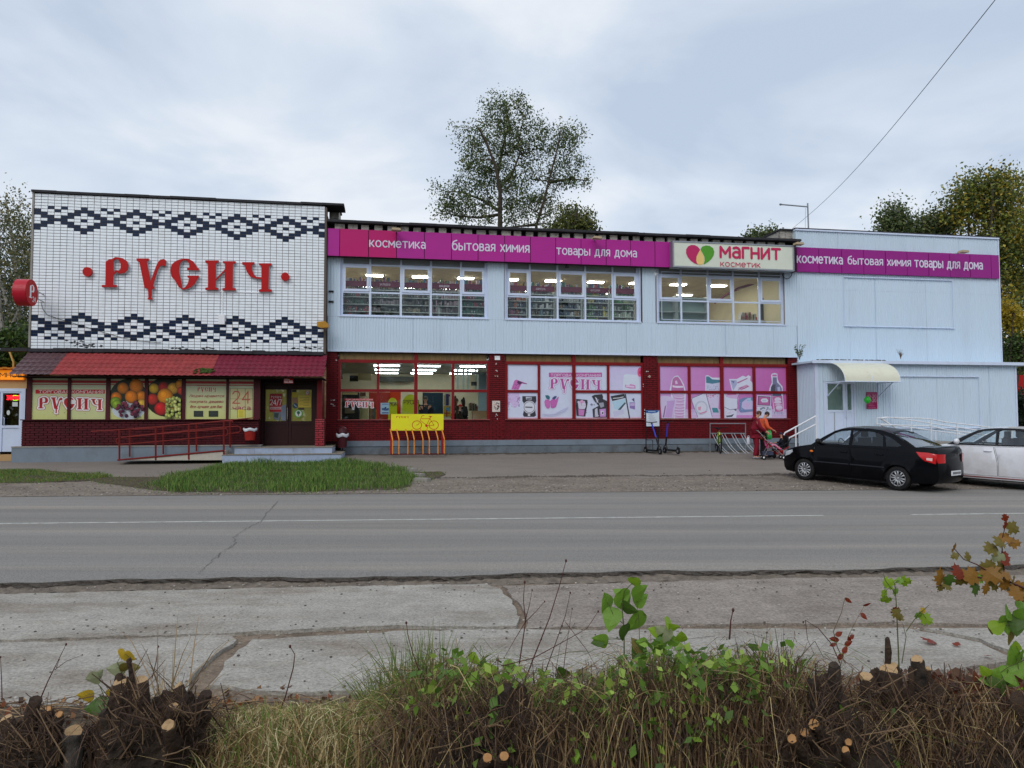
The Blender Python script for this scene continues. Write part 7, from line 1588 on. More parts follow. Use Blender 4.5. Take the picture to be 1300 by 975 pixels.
RL2=B_-d_*(1.29-.1); FL2=B_+d_*(1.28+.1); RL2.z=gz(RL2.x,RL2.y)+.01; FL2.z=gz(FL2.x,FL2.y)+.012
fr2=car_frame(RL2,FL2,-1.29,1.28,.85)
wc=make_car('dusty white car with a red sill stripe, cut by the right edge',HAT,fr2)

# ================================================================ people
SK=mat('skin',(196,146,120),.6,.06,9); 
def skinned(name, pts, edges, radii, m, parent, fr, sub=1, root=0):
    me=bpy.data.meshes.new(name); me.from_pydata([tuple(p) for p in pts],edges,[]); me.materials.append(m)
    o=place(name,me,parent,fr); sk=o.modifiers.new('skin','SKIN'); sk.use_smooth_shade=True
    if not me.skin_vertices: me.attributes.new('x','FLOAT','POINT') if False else None
    sv=me.skin_vertices[0].data if me.skin_vertices else None
    for i,r in enumerate(radii):
        rr=(r,r) if not isinstance(r,tuple) else r; sv[i].radius=rr
        sv[i].use_root=(i==root)
    s=o.modifiers.new('sub','SUBSURF'); s.levels=sub; s.render_levels=sub; return o
def ensure_skin(me):
    import bmesh as _b
    bm=_b.new(); bm.from_mesh(me); lay=bm.verts.layers.skin.verify(); bm.to_mesh(me); bm.free()
_old=skinned
def skinned(name, pts, edges, radii, m, parent, fr, sub=1, root=0):
    me=bpy.data.meshes.new(name); bm=bmesh.new(); lay=bm.verts.layers.skin.verify()
    vs=[bm.verts.new(p) for p in pts]
    for i,v in enumerate(vs):
        r=radii[i]; v[lay].radius=r if isinstance(r,tuple) else (r,r); v[lay].use_root=(i==root)
    for a,b_ in edges: bm.edges.new((vs[a],vs[b_]))
    bm.to_mesh(me); bm.free(); me.materials.append(m); o=place(name,me,parent,fr)
    o.modifiers.new('skin','SKIN').use_smooth_shade=True; s=o.modifiers.new('sub','SUBSURF'); s.levels=sub; s.render_levels=sub; return o
def person(label, origin, yaw, H=1.6, J=None, top=None, legs=None, hair=None, hairlen=0, shoes=None, coatlen=.0, sitting=False, group=None, hat=None, hood=False, bulk=1.0, name='person'):
    """local frame: +x the way the person faces, +y left"""
    t=bpy.data.objects.new(name,None); COL.objects.link(t); fr=Matrix.Translation(origin)@Matrix.Rotation(yaw,4,'Z')@Matrix.Scale(H/1.7,4); t.matrix_basis=fr; tag(t,label,'person' if name=='person' else 'child',group)
    j=dict(pelvis=(0,0,.92),waist=(0,0,1.06),chest=(.01,0,1.28),neck=(.0,0,1.45),headb=(.02,0,1.53),head=(.03,0,1.62),
     hipL=(0,.09,.88),kneeL=(.02,.10,.49),ankL=(-.02,.10,.09),toeL=(.14,.11,.03),hipR=(0,-.09,.88),kneeR=(.02,-.10,.49),ankR=(-.02,-.10,.09),toeR=(.14,-.11,.03),
     shL=(0,.18,1.39),elL=(-.02,.23,1.12),wrL=(.06,.22,.88),shR=(0,-.18,1.39),elR=(-.02,-.23,1.12),wrR=(.06,-.22,.88))
    j.update(J or {}); Vv={k:Vector(v) for k,v in j.items()}
    names=['pelvis','waist','chest','neck','headb','hipL','kneeL','ankL','toeL','hipR','kneeR','ankR','toeR','shL','elL','wrL','shR','elR','wrR']
    pts=[Vv[n] for n in names]; ix={n:i for i,n in enumerate(names)}
    rad_=dict(pelvis=.12,waist=.11,chest=.125,neck=.052,headb=.05,hipL=.085,kneeL=.055,ankL=.04,toeL=.03,hipR=.085,kneeR=.055,ankR=.04,toeR=.03,shL=.055,elL=.04,wrL=.026,shR=.055,elR=.04,wrR=.026)
    rr=[rad_[n] for n in names]; ed=[(ix[a],ix[b]) for a,b in (('pelvis','waist'),('waist','chest'),('chest','neck'),('neck','headb'),('pelvis','hipL'),('hipL','kneeL'),('kneeL','ankL'),('ankL','toeL'),('pelvis','hipR'),('hipR','kneeR'),('kneeR','ankR'),('ankR','toeR'),('chest','shL'),('shL','elL'),('elL','wrL'),('chest','shR'),('shR','elR'),('elR','wrR'))]
    for s in ('L','R'):
        w=Vv['wr'+s]; e=Vv['el'+s]; d=(w-e).normalized(); side=d.cross(Vector((0,0,1))); side=side.normalized() if side.length>.1 else Vector((0,1,0)); dn=d.cross(side)
        pts.append(w+d*.08); rr.append(.028); pi=len(pts)-1; ed.append((ix['wr'+s],pi))
        for k,(o_,L) in enumerate(((-.024,.065),(-.008,.075),(.008,.07),(.024,.055))):
            b=w+d*.10+side*o_; pts+= [b,b+d*L*.5+dn*.012,b+d*L*.8+dn*.04]; rr+=[.010,.009,.008]; q=len(pts); ed+=[(pi,q-3),(q-3,q-2),(q-2,q-1)]
        b=w+d*.04+side*.03; pts+=[b,b+d*.03+side*.02+dn*.02]; rr+=[.011,.009]; q=len(pts); ed+=[(pi,q-2),(q-2,q-1)]
    # head chain
    hd=Vv['head']; hb=Vv['headb']; up=(hd-hb).normalized()
    pts+=[hb+up*.06,hb+up*.13,hb+up*.19]; rr+=[(.07,.065),(.082,.075),(.05,.05)]; q=len(pts); ed+=[(ix['headb'],q-3),(q-3,q-2),(q-2,q-1)]
    body=skinned('body',pts,ed,rr,SK,t,fr,2)
    c=hb+up*.11; fw=Vector((1,0,0)); fw=(fw-up*fw.dot(up)).normalized(); sd=up.cross(fw)
    g=Geo(); g.ell(c+fw*.082-up*.01,(.016,.012,.022),8,6); 
    for s in (1,-1): g.ell(c+sd*s*.076-up*.01,(.018,.010,.028),8,6)
    g.build('nose_and_ears',SK,body,fr,smooth=True)
    g=Geo()
    for s in (1,-1): g.ell(c+fw*.068+sd*s*.028+up*.012,(.010,.012,.007),8,6)
    g.ell(c+fw*.072-up*.05,(.008,.022,.006),8,6); g.build('eyes_and_mouth',mat('dark_features',(60,30,28),.5),body,fr)
    if hair:
        g=Geo(); g.ell(c-fw*.018+up*.028,(.094,.086,.092),14,10)
        if hairlen: g.ell(c-fw*.05-up*.05,(.065,.085,.10+hairlen),12,8)
        g.build('hair',hair,t,fr,smooth=True)
    if hat: g=Geo(); g.ell(c-fw*.005+up*.045,(.102,.095,.075),14,10); g.ell(c+fw*.03+up*.03,(.10,.085,.02),12,6); g.build('cap',hat,t,fr,smooth=True)
    B=bulk
    if top:
        P_=['pelvis','waist','chest','neck','shL','elL','wrL','shR','elR','wrR']; n=[Vv[k].copy() for k in P_]; n[3]=n[3].lerp(n[2],.35)
        for a,b_ in ((6,5),(9,8)): n[a]=n[a].lerp(n[b_],.12)
        r=[.155*B,.15*B,.155*B,.08,.082*B,.065*B,.05*B,.082*B,.065*B,.05*B]; e=[(0,1),(1,2),(2,3),(2,4),(4,5),(5,6),(2,7),(7,8),(8,9)]
        n.append(n[0]+Vector((0,0,-.10-coatlen))); r.append((.175+.05*coatlen)*B); e.append((0,10))
        skinned('jacket',n,e,r,top,t,fr,2)
        if hood: g=Geo(); g.ell(Vv['neck']+Vector((-.07,0,.0)),(.10,.13,.08),12,8); g.build('hood',top,t,fr,smooth=True)
    if legs:
        P_=['pelvis','hipL','kneeL','ankL','hipR','kneeR','ankR']; skinned('trousers',[Vv[k] for k in P_],[(0,1),(1,2),(2,3),(0,4),(4,5),(5,6)],[.135*B,.105*B,.08*B,.068*B,.105*B,.08*B,.068*B],legs,t,fr,2)
    if shoes:
        for s in ('L','R'):
            a,b_=Vv['ank'+s],Vv['toe'+s]; d=(b_-a); d.z=0; d=d.normalized(); g=Geo(); g.tube([a-d*.07+Vector((0,0,-.055)),a+Vector((0,0,-.04)),a+d*.1+Vector((0,0,-.05)),a+d*.2+Vector((0,0,-.065))],[.035,.045,.04,.025],10); g.build('shoe',shoes,t,fr,smooth=True)
    return t,fr
c_red=mat('dark_red_cloth',(120,16,38),.85,.12,9,bump=.3,bscale=30); c_or=mat('orange_cloth',(216,92,56),.8,.12,9,bump=.3,bscale=30); c_navy=mat('navy_cloth',(22,24,38),.85,.15,9); hb_=mat('brown_hair',(84,56,42),.6,.2,30); hd_=mat('dark_hair',(44,30,28),.5,.2,30)
def gpos(px,Y): p=V(px,580,Y); p.z=gz(p.x,p.y)+.008; return p
yr=FA-.15
# woman in dark red, pushing the pushchair to the right
o=gpos(959.5,25.7)
person('woman in dark red hooded jacket and trousers holding the handles of the pushchair',o,yr-.15,1.64,J=dict(waist=(.0,0,1.06),chest=(.02,0,1.28),neck=(.05,0,1.45),headb=(.08,0,1.53),head=(.13,0,1.61),shL=(.03,.17,1.39),shR=(.03,-.17,1.39),elR=(.14,-.24,1.12),wrR=(.36,-.20,.98),elL=(.16,.24,1.12),wrL=(.38,.18,.98),kneeR=(.03,-.09,.49),ankR=(-.06,-.09,.09),toeR=(.10,-.1,.03),kneeL=(.05,.09,.49),ankL=(.08,.09,.09),toeL=(.24,.1,.03)),top=c_red,legs=c_red,hair=hb_,shoes=mat('grey_shoes',(130,126,130),.6),coatlen=.06,hood=True,bulk=1.12)
o2=gpos(969.5,26.2)
person('woman in a long orange jacket looking down, a green carrier bag in her hand',o2,yr+.1,1.62,J=dict(waist=(.0,0,1.05),chest=(.03,0,1.26),neck=(.05,0,1.44),headb=(.08,0,1.52),head=(.15,0,1.59),elR=(.06,-.24,1.12),wrR=(.30,-.18,1.02),elL=(.06,.24,1.12),wrL=(.24,.2,.96)),top=c_or,legs=mat('dark_skirt',(46,36,40),.8),hair=hd_,shoes=M['black'],coatlen=.16,bulk=1.12)
def bag(px,py,Y,w,h,m,label,cat='bag'):
    c=V(px,py,Y); t=thing('carrier_bag',label,cat,c,0); fr=Matrix.Translation(c)@Matrix.Rotation(yr,4,'Z'); g=Geo(); n=16; prof=[(.55,-.5),(.95,-.42),(1.0,-.1),(.85,.2),(.5,.38)]
    g.add([(w/2*a*math.cos(2*math.pi*i/n)*(1+.06*math.sin(3*i)),w*.28*a*math.sin(2*math.pi*i/n),h*z) for a,z in prof for i in range(n)],[(k*n+i,k*n+(i+1)%n,(k+1)*n+(i+1)%n,(k+1)*n+i) for k in range(len(prof)-1) for i in range(n)]+[tuple(range(n-1,-1,-1))]); g.build('bag_body',m,t,fr,smooth=True)
    g=Geo(); g.tube([(-w*.25,0,h*.36),(-w*.08,0,h*.56),(w*.08,0,h*.56),(w*.25,0,h*.36)],.01,5); g.build('handle',m,t,fr); return t,fr
bt_,bfr=bag(976.5,551.5,26.0,.19,.36,mat('green_bag',(40,160,70),.4,.15,12,dirt=(210,226,214),dscale=9,damt=.4),'green and white carrier bag held by the woman in orange')
bag(950.3,559,25.8,.14,.30,mat('white_bag',(206,210,222),.4,.1,9),'small white carrier bag hanging behind the woman in dark red')
# pushchair (umbrella fold) and the child in it
po=gpos(977,25.55); t=thing('pushchair','red umbrella pushchair with silver tubes in front of the woman in dark red','pushchair',po,yr-.15); fr=t.matrix_basis.copy()
tubeM=M['chrome']; x0=-.42
for s in (.2,-.2):
    Geo().tube([(-.48,s,1.0),(-.40,s,.98),(-.1,s*.98,.62),(.42,s,.12)],.015,6).build('side_tube',tubeM,t,fr)
    Geo().tube([(-.22,s,.10),(-.05,s,.42),(-.12,s,.60)],.014,6).tube([(-.05,s,.42),(.22,s,.38)],.012,6).build('rear_leg',tubeM,t,fr)
    for cx in (-.24,.42):
        for dy in (-.03,.03): Geo().tube([(cx,s+dy-.012,.075),(cx,s+dy+.012,.075)],.075,16).build('wheel',M['rub'],t,fr)
        Geo().cyl((cx,s-.045,.075),(cx,s+.045,.075),.03,10).build('hub',M['wht'],t,fr)
Geo().tube([(-.48,.22,1.0),(-.50,.2,1.03)],.022,6).tube([(-.48,-.22,1.0),(-.50,-.2,1.03)],.022,6).build('handle',M['black'],t,fr)
g=Geo(); g.add([(x,y,z) for x,z in ((-.24,.80),(-.16,.62),(-.02,.42),(.06,.38),(.26,.40),(.30,.28)) for y in (-.17,.17)],[(2*i,2*i+1,2*i+3,2*i+2) for i in range(5)]); g.add([(-.24,.17,.80),(-.02,.17,.42),(.06,.17,.40),(-.02,.19,.58)],[(0,1,2,3)]); g.add([(-.24,-.17,.80),(-.02,-.17,.42),(.06,-.17,.40),(-.02,-.19,.58)],[(0,1,2,3)]); g.build('fabric_seat',mat('red_pram_cloth',(150,20,30),.8,.1),t,fr)
g=Geo(); g.box(-.25,.1,-.15,.15,.15,.28); g.build('basket',mat('blue_grey_basket',(60,66,86),.8,.2),t,fr)
ch_fr=fr@Matrix.Translation((.02,0,.40)); 
pink=mat('pink_cloth',(226,100,150),.8,.1)
person('small child in pink reclining in the red pushchair',fr@Vector((-.02,0,.30)),yr-.15,.86,J=dict(pelvis=(0,0,.32),waist=(-.10,0,.42),chest=(-.2,0,.6),neck=(-.28,0,.76),headb=(-.3,0,.84),head=(-.31,0,.94),hipL=(.08,.1,.32),kneeL=(.36,.12,.42),ankL=(.62,.12,.20),toeL=(.72,.12,.26),hipR=(.08,-.1,.32),kneeR=(.36,-.12,.42),ankR=(.62,-.12,.20),toeR=(.72,-.12,.26),shL=(-.2,.2,.70),elL=(-.05,.26,.52),wrL=(.14,.16,.52),shR=(-.2,-.2,.70),elR=(-.05,-.26,.52),wrR=(.14,-.16,.52)),top=pink,legs=mat('pale_pink_cloth',(206,130,160),.8),hair=hb_,shoes=pink,name='child',hat=None)
# second child, dark clothes and cap, sitting in a dark pushchair
c2=gpos(990,26.1); t=thing('pushchair','dark pushchair with red base behind the first one, carrying the child in the cap','pushchair',c2,yr); fr=t.matrix_basis.copy()
g=Geo(); g.tube([(.34,.2,.72),(.25,.2,.55),(-.02,.2,.42)],.02,6); g.tube([(.34,-.2,.72),(.25,-.2,.55),(-.02,-.2,.42)],.02,6); g.box(-.22,.24,-.2,.2,.33,.38); g.box(.20,.25,-.2,.2,.38,.8); g.build('seat_shell',M['black'],t,fr)
for s in (.2,-.2):
    Geo().tube([(.25,s,.4),(-.28,s,.08)],.014,5).tube([(-.2,s,.36),(.25,s,.08)],.014,5).build('side_tube',mat('red_tube',(160,20,26),.4),t,fr)
    for cx in (-.28,.25): Geo().tube([(cx,s-.015,.08),(cx,s+.015,.08)],.08,14).build('wheel',M['rub'],t,fr)
g=Geo(); g.box(-.2,.2,-.16,.16,.12,.24); g.build('basket',mat('red_basket',(140,20,26),.8),t,fr)
person('small child in dark clothes and a navy cap sitting in the dark pushchair',fr@Vector((.05,0,.22)),yr+math.pi*.92,1.04,J=dict(pelvis=(0,0,.30),waist=(-.03,0,.44),chest=(-.04,0,.64),neck=(-.03,0,.80),headb=(-.02,0,.88),head=(-.01,0,.98),hipL=(.1,.1,.30),kneeL=(.40,.12,.34),ankL=(.44,.12,.02),toeL=(.56,.12,.0),hipR=(.1,-.1,.30),kneeR=(.40,-.12,.34),ankR=(.44,-.12,.02),toeR=(.56,-.12,.0),shL=(-.04,.17,.74),elL=(.04,.24,.54),wrL=(.26,.10,.52),shR=(-.04,-.17,.74),elR=(.04,-.24,.54),wrR=(.26,-.10,.52)),top=c_navy,legs=c_navy,shoes=M['black'],name='child',hat=mat('navy_cap',(30,34,60),.7))
# people inside the shop
def inpos(x,y,f,d): u,z=f(x,y,d); return FW(u,d,z)
o=FW(fJ(222,600,-1.5)[0],-1.5,0); zt=fJ(222,592,-1.5)[1]; o.z=zt-1.76
person('man in a dark jacket over a pale shirt standing inside behind the glazed window',o,FA-math.pi/2-.2,1.76,top=mat('dark_jacket',(26,32,44),.7,.1),legs=c_navy,hair=mat('greying_hair',(90,80,74),.7),shoes=M['black'],J=dict(shL=(0,.2,1.38),shR=(0,-.2,1.38)))
for (x,y,lab,tm,hr,yaw,hm) in ((635,620,'dark-haired customer in a brown coat at the counter inside, left one of two',mat('brown_coat',(50,38,30),.8),mat('brown_hair2',(70,46,34),.6),.3,.18),(738,630,'dark-haired customer in black at the counter inside, right one of two',mat('black_coat',(26,26,30),.8),mat('black_hair',(24,20,20),.5),2.4,.14)):
    dd=-1.3 if x<700 else -1.9; o=FW(fJ(x,y,dd)[0],dd,0); o.z=fJ(x,y,dd)[1]-1.62
    person(lab,o,FA+yaw,1.62,top=tm,legs=c_navy,hair=hr,hairlen=hm,shoes=M['black'])
o=FW(fJ(690,700,-1.0)[0],-1.0,0); o.z=fJ(690,700,-1.0)[1]-1.30
person('child in a red hat and dark brown coat at the counter inside',o,FA-.6,1.3,top=mat('brown_coat',(50,38,30),.8),legs=c_navy,hat=mat('red_hat',(190,40,40),.7),shoes=M['black'],name='child')
# driver and passenger in the white car
for (sx,sy,lab) in ((-.15,.38,'driver of the white car seen through its front window'),(-.95,.36,'passenger in the back of the white car'),):
    hm_=fr2@Vector((sx,sy,.42)); person(lab,hm_-Vector((0,0,.0)),math.atan2(d_.y,d_.x),1.62,J=dict(pelvis=(0,0,.10),waist=(-.04,0,.22),chest=(-.06,0,.44),neck=(-.05,0,.60),headb=(-.04,0,.68),head=(-.03,0,.78),hipL=(.1,.09,.10),kneeL=(.42,.1,.16),ankL=(.5,.1,-.1),toeL=(.6,.1,-.1),hipR=(.1,-.09,.10),kneeR=(.42,-.1,.16),ankR=(.5,-.1,-.1),toeR=(.6,-.1,-.1),shL=(-.06,.17,.52),elL=(.02,.22,.32),wrL=(.26,.14,.36),shR=(-.06,-.17,.52),elR=(.02,-.22,.32),wrR=(.26,-.14,.36)),top=c_navy,legs=c_navy,hair=hd_,shoes=M['black'])
# ================================================================ vegetation
def np_mesh(name, verts, quads, cols, m, parent=None, frame=None, kind=None, smooth=False):
    me=bpy.data.meshes.new(name); nv,nf=len(verts),len(quads); k=quads.shape[1]
    me.vertices.add(nv); me.vertices.foreach_set('co',np.asarray(verts,np.float32).ravel()); me.loops.add(nf*k); me.loops.foreach_set('vertex_index',quads.astype(np.int32).ravel())
    me.polygons.add(nf); me.polygons.foreach_set('loop_start',np.arange(0,nf*k,k,dtype=np.int32)); me.update(calc_edges=True)
    if cols is not None:
        ca=me.color_attributes.new('Col','FLOAT_COLOR','CORNER'); c=np.ones((nf,k,4),np.float32); c[:,:,:3]=cols[:,None,:]; ca.data.foreach_set('color',c.ravel())
    if smooth: me.polygons.foreach_set('use_smooth',[True]*nf)
    me.materials.append(m); me.validate(); return place(name,me,parent,frame,kind)
LEAF=mat_attr('leaves',.6,trans=.3)
BARK=mat('grey_brown_bark',(74,66,56),.9,.3,6,bump=1,bscale=20); BIRCH=mat('birch_bark',(150,146,138),.8,.3,4,dirt=(40,38,36),dscale=5,damt=.9)
def lina(cs): return np.array([lin(c) for c in cs])
def leaf_quads(centers, n_per, spread, size, palette, droop=0.0, rng=RNG, zsq=1.0):
    C=np.repeat(centers,n_per,axis=0); N=len(C); P=C+rng.normal(0,1,(N,3))*spread*np.array([1,1,zsq]); P[:,2]-=droop*rng.random(N)
    a=rng.normal(0,1,(N,3)); a[:,2]-=droop*1.5; a/=np.linalg.norm(a,axis=1)[:,None]; b=np.cross(a,rng.normal(0,1,(N,3))); b/=np.linalg.norm(b,axis=1)[:,None]
    s=(size*rng.uniform(.6,1.35,N))[:,None]; q=np.stack([P-a*s*.5,P+b*s*.33,P+a*s*.6,P-b*s*.33],axis=1).reshape(-1,3)
    pal=lina(palette); ci=np.repeat(rng.integers(0,len(pal),len(centers)),n_per); mixr=rng.random(N)<.35; ci[mixr]=rng.integers(0,len(pal),mixr.sum())
    cols=pal[ci]*rng.uniform(.7,1.3,(N,1)); return q,np.arange(N*4).reshape(-1,4),cols
def tree(name,label,base,skel,ells,n_cl,n_leaf,Y,size,palette,bark,r0=.16,spread=.42,droop=0,group=None,dep=.8,maxlink=3.0,zsq=1.0,rsk=None,minr=.012):
    """skel: limb paths in photograph pixels at depth Y (measured), ells: crown masses (cx,cy,rx,ry)"""
    t=thing(name,label,'tree',base,0,group); P=lambda x,y,dy=0: V(x,y,Y)+Vector((0,dy,0)); g=Geo(); nodes=[]; 
    for li,path in enumerate(skel):
        pts=[P(x,y,(li%3-1)*.5*k) for k,(x,y) in enumerate(path)]
        if li==0: pts=[Vector(base)]+pts
        rs=[max(.03,(r0 if li==0 else r0*.55)*(1-.75*i/(len(pts)-1))) for i in range(len(pts))]; g.tube(pts,rs,7)
        for a,b_ in zip(pts[:-1],pts[1:]):
            for q in range(5): nodes.append((a.lerp(b_,q/5),0))
        nodes.append((pts[-1],0))
    if len(skel[0])>1: nodes=[n for n in nodes if n[0].z>P(0,max(y for _,y in skel[0])).z-2]
    cen=[]; w=np.array([rx*ry for _,_,rx,ry in ells],float); w/=w.sum(); sc_=Y/FPX
    while len(cen)<n_cl:
        cx,cy,rx,ry=ells[RNG.choice(len(ells),p=w)]; v=RNG.normal(0,1,3); v/=np.linalg.norm(v); v*=RNG.random()**.42
        c=P(cx+v[0]*rx,cy+v[2]*ry); c.y+=v[1]*rx*sc_*dep; cen.append(c)
    NP=np.array([tuple(n[0]) for n in nodes]); order=sorted(cen,key=lambda c:float(np.min(np.linalg.norm(NP-np.array(tuple(c)),axis=1))))
    pts=[tuple(n[0]) for n in nodes]; lv=[0]*len(pts)
    for c in order:
        A=np.array(pts); d=np.linalg.norm(A-np.array(tuple(c)),axis=1)+np.maximum(0,A[:,2]-c.z+.1)*1.2; k=int(np.argmin(d)); a=Vector(pts[k]); L=(c-a).length
        if L>maxlink*2: continue
        mid=a.lerp(c,.5)+Vector((0,0,.10*L)); rr=max(minr,.05*.72**lv[k]); g.tube([a,mid,c],[rr,rr*.7,rr*.45],4,False); pts+= [tuple(mid),tuple(c)]; lv+=[lv[k]+1]*2
    g.build('trunk',bark,t)
    q,f,cl=leaf_quads(np.array([tuple(c) for c in cen]),n_leaf,spread,size,palette,droop,zsq=zsq); np_mesh('crown',q,f,cl,LEAF,t); return t
z1=lambda x,y:(530+x/4.644,100+y/4.644)
dkg=[(76,94,54),(88,106,60),(100,112,64),(64,82,50),(112,118,70)]
b=V(637,470,46); b.z=.45
E_=[z1(x,y)+(rx/4.644,ry/4.644) for x,y,rx,ry in ((470,330,150,170),(330,400,130,120),(600,420,150,150),(400,560,190,120),(250,690,140,110),(170,760,90,70),(560,640,190,120),(330,790,170,90),(590,780,170,90),(520,180,140,90),(650,260,90,100),(800,400,140,130),(880,330,110,70),(790,560,170,110),(930,600,110,60),(700,720,120,90),(850,820,180,90),(110,630,40,40),(230,300,60,50),(440,140,70,60),(580,120,70,40),(950,490,60,50))]
tree('poplar_tree','tall open-crowned poplar behind the middle of the store roof',b,[[z1(487,980),z1(487,800),z1(488,690),z1(462,560),z1(410,440),z1(370,380)],[z1(488,640),z1(560,560),z1(600,450),z1(620,350)],[z1(470,580),z1(500,400),z1(530,260),z1(545,200)],[z1(690,980),z1(700,870),z1(745,730),z1(780,600),z1(815,470),z1(832,380)],[z1(780,610),z1(900,590),z1(1000,600)],[z1(480,780),z1(380,700),z1(250,640),z1(150,620)],[z1(700,860),z1(620,880),z1(520,900)],[z1(485,800),z1(350,820),z1(200,800)]],
 E_,780,30,46,.135,dkg,BARK,.20,.24,dep=.75,minr=.014)
b=V(730,470,40); b.z=.45
tree('willow_tree','low olive-green drooping tree just behind the roof, right of the poplar',b,[[(728,330),(727,300),(730,275)]],[(728,285,26,22),(705,296,18,12),(745,290,12,14)],150,26,40,.16,[(84,92,40),(100,106,50),(62,74,36),(110,110,46)],BARK,.10,.26,droop=.25)
b=V(968,470,38); b.z=.45
tree('small_tree','small treetop just showing above the roof, left of the old chimney stump',b,[[(968,330),(969,310),(970,296)]],[(972,300,12,11),(955,302,10,7),(985,303,8,6)],90,20,38,.14,dkg,BARK,.08,.2)
# left birches
bl_=[(88,98,62),(104,110,66),(116,112,62),(72,84,54),(130,120,68),(62,74,50)]
for k,(x,Y,ell,lab) in enumerate(((12,33,[(10,300,30,60),(14,262,22,22),(-25,320,40,80),(25,380,22,60),(0,430,30,30),(-60,330,40,90)],'birch with hanging yellowish twigs at the left edge, nearest the tiled corner'),(34,36,[(32,290,16,34),(36,340,18,60),(30,410,24,50)],'slimmer birch right behind the tiled corner'),(-40,40,[(-40,330,60,100),(-90,380,60,80)],'birch beyond the left edge of the view'))):
    if k==2: continue
    b=V(x,470,Y); b.z=.4; tree('birch_tree',lab,b,[[(x,480),(x-2,400),(x+2,330),(x,265)],[(x-2,390),(x-16,340),(x-20,290)],[(x,420),(x+12,370),(x+14,320)]],ell,300,26,Y,.11,bl_,BIRCH,.13,.30,droop=.55,group='birches at the left edge',zsq=1.4)
for k,(x,y,Y,rx,ry,lab) in enumerate(((4,446,27,34,22,'rounded green bush behind the kiosk roof at the left edge'),(30,440,29,24,16,'smaller green bush between the kiosk and the tiled corner'),(-6,380,45,60,70,'dark dense tree behind the birches at the left edge'))):
    b=V(x,520,Y); b.z=.3; tree('bush' if k<2 else 'dark_tree',lab,b,[[(x,480),(x,y+5)]],[(x,y,rx,ry),(x-14,y+10,rx*.8,ry*.9)],150 if k<2 else 260,36,Y,.15,[(60,84,34),(80,104,40),(44,62,30)] if k<2 else [(36,48,32),(44,56,36),(30,40,28)],BARK,.07,.28 if k<2 else .5,group=None)
# right trees
rt=[(104,118,46),(126,134,52),(80,94,42),(144,138,54),(168,146,50),(66,80,38)]
T_=[('tall olive-green tree rising behind the right end of the clad building',1245,38,[(1245,250,38,34),(1225,262,26,26),(1270,290,36,60),(1262,232,24,20),(1285,330,30,70)],520,BARK,rt),
    ('yellowing tree at the right edge behind the tall olive one',1310,42,[(1300,260,34,44),(1320,330,50,80),(1290,400,28,60),(1310,470,40,60)],460,BARK,rt+[(150,124,36)]),
    ('narrow dark birch top above the clad roof, left of the olive tree',1136,40,[(1134,278,12,18),(1150,292,12,10),(1126,292,8,8)],130,BIRCH,dkg),
    ('low rounded treetop above the clad roof between the narrow birch and the olive tree',1182,40,[(1182,286,16,14),(1168,294,14,8),(1200,284,12,16)],150,BIRCH,dkg+[(100,104,50)])]
for lab,x,Y,ell,ncl,bk,pal in T_:
    b=V(x,470,Y); b.z=.4; top=min(e[1]-e[3] for e in ell); tree('birch_tree' if bk is BIRCH else 'broadleaf_tree',lab,b,[[(x,500),(x,400),(x,top+30)],[(x,400),(x-16,330),(x-14,top+25)],[(x,420),(x+16,340),(x+20,top+30)]] if ncl>200 else [[(x,330),(x,top+12)]],ell,ncl,34,Y,.15,pal,bk,.15,.36,droop=.2)
for (x,y,rx,ry,Y,lab,pal) in ((1278,400,7,16,34,'yellow-leaved sapling beside the right wall corner',[(170,150,40),(190,160,50),(150,140,50)]),(1290,440,20,20,34,'round green bush behind the right wall corner',[(70,92,40),(86,108,46),(54,74,34)]),(1296,520,12,22,33,'dark conifer below the red roof at the right edge',[(30,44,26),(40,54,30)])):
    b=V(x,540,Y); b.z=.4; tree('yellow_sapling' if y==400 else 'bush' if y==440 else 'conifer_tree',lab,b,[[(x,500),(x,y)]],[(x,y,rx,ry),(x+8,y+10,rx,ry)],90,40,Y,.12,pal,BARK,.05,.2)
# unseen woods added on the camera's side of the road (they show only as reflections and shade the low sky)
C=np.stack([RNG.uniform(-70,70,5200),RNG.uniform(-30,-20,5200),13*RNG.random(5200)**.8],1); C=C[C[:,2]<9+3*np.sin(C[:,0]*.35)+2*np.sin(C[:,0]*.9)]
q,f,cl=leaf_quads(C,8,.7,.85,dkg); tag(np_mesh('roadside_wood',q,f,cl,LEAF,kind='stuff'),'belt of trees on the near side of the road behind the viewer','wood')
C=np.stack([RNG.uniform(-150,150,7000),RNG.uniform(80,96,7000),12*RNG.random(7000)**.8],1); C=C[C[:,2]<8+2.5*np.sin(C[:,0]*.21)+1.5*np.sin(C[:,0]*.67)]
q,f,cl=leaf_quads(C,6,.9,1.0,dkg+rt[:3]); tag(np_mesh('distant_wood',q,f,cl,LEAF,kind='stuff'),'distant belt of trees far behind the buildings','wood')
# red roofed stall behind the right edge
rs_=thing('red_stall','red-roofed stall with a ribbed pale awning, cut by the right edge','stall',V(1300,520,36),0); P=lambda x,y:V(x,y,36)
g=Geo(); a,b_=P(1287.5,501),P(1340,476); g.box(a.x,b_.x,36,38,a.z,b_.z); g.build('red_panel',mat('red_stall_panel',(190,26,20),.5,.1),rs_)
a,b_=P(1288,513),P(1340,502); g=Geo()
for k in range(16): x=a.x+(b_.x-a.x)*k/16; g.box(x,x+(b_.x-a.x)/16*.7,35.6,36,a.z,b_.z)
g.build('awning',mat('pale_awning',(190,184,178),.6,.2,4),rs_); a,b_=P(1288,560),P(1340,513); g=Geo(); g.box(a.x,b_.x,36.2,38,a.z,b_.z); g.build('wall',mat('brown_stall_wall',(96,84,70),.8,.2,2),rs_)
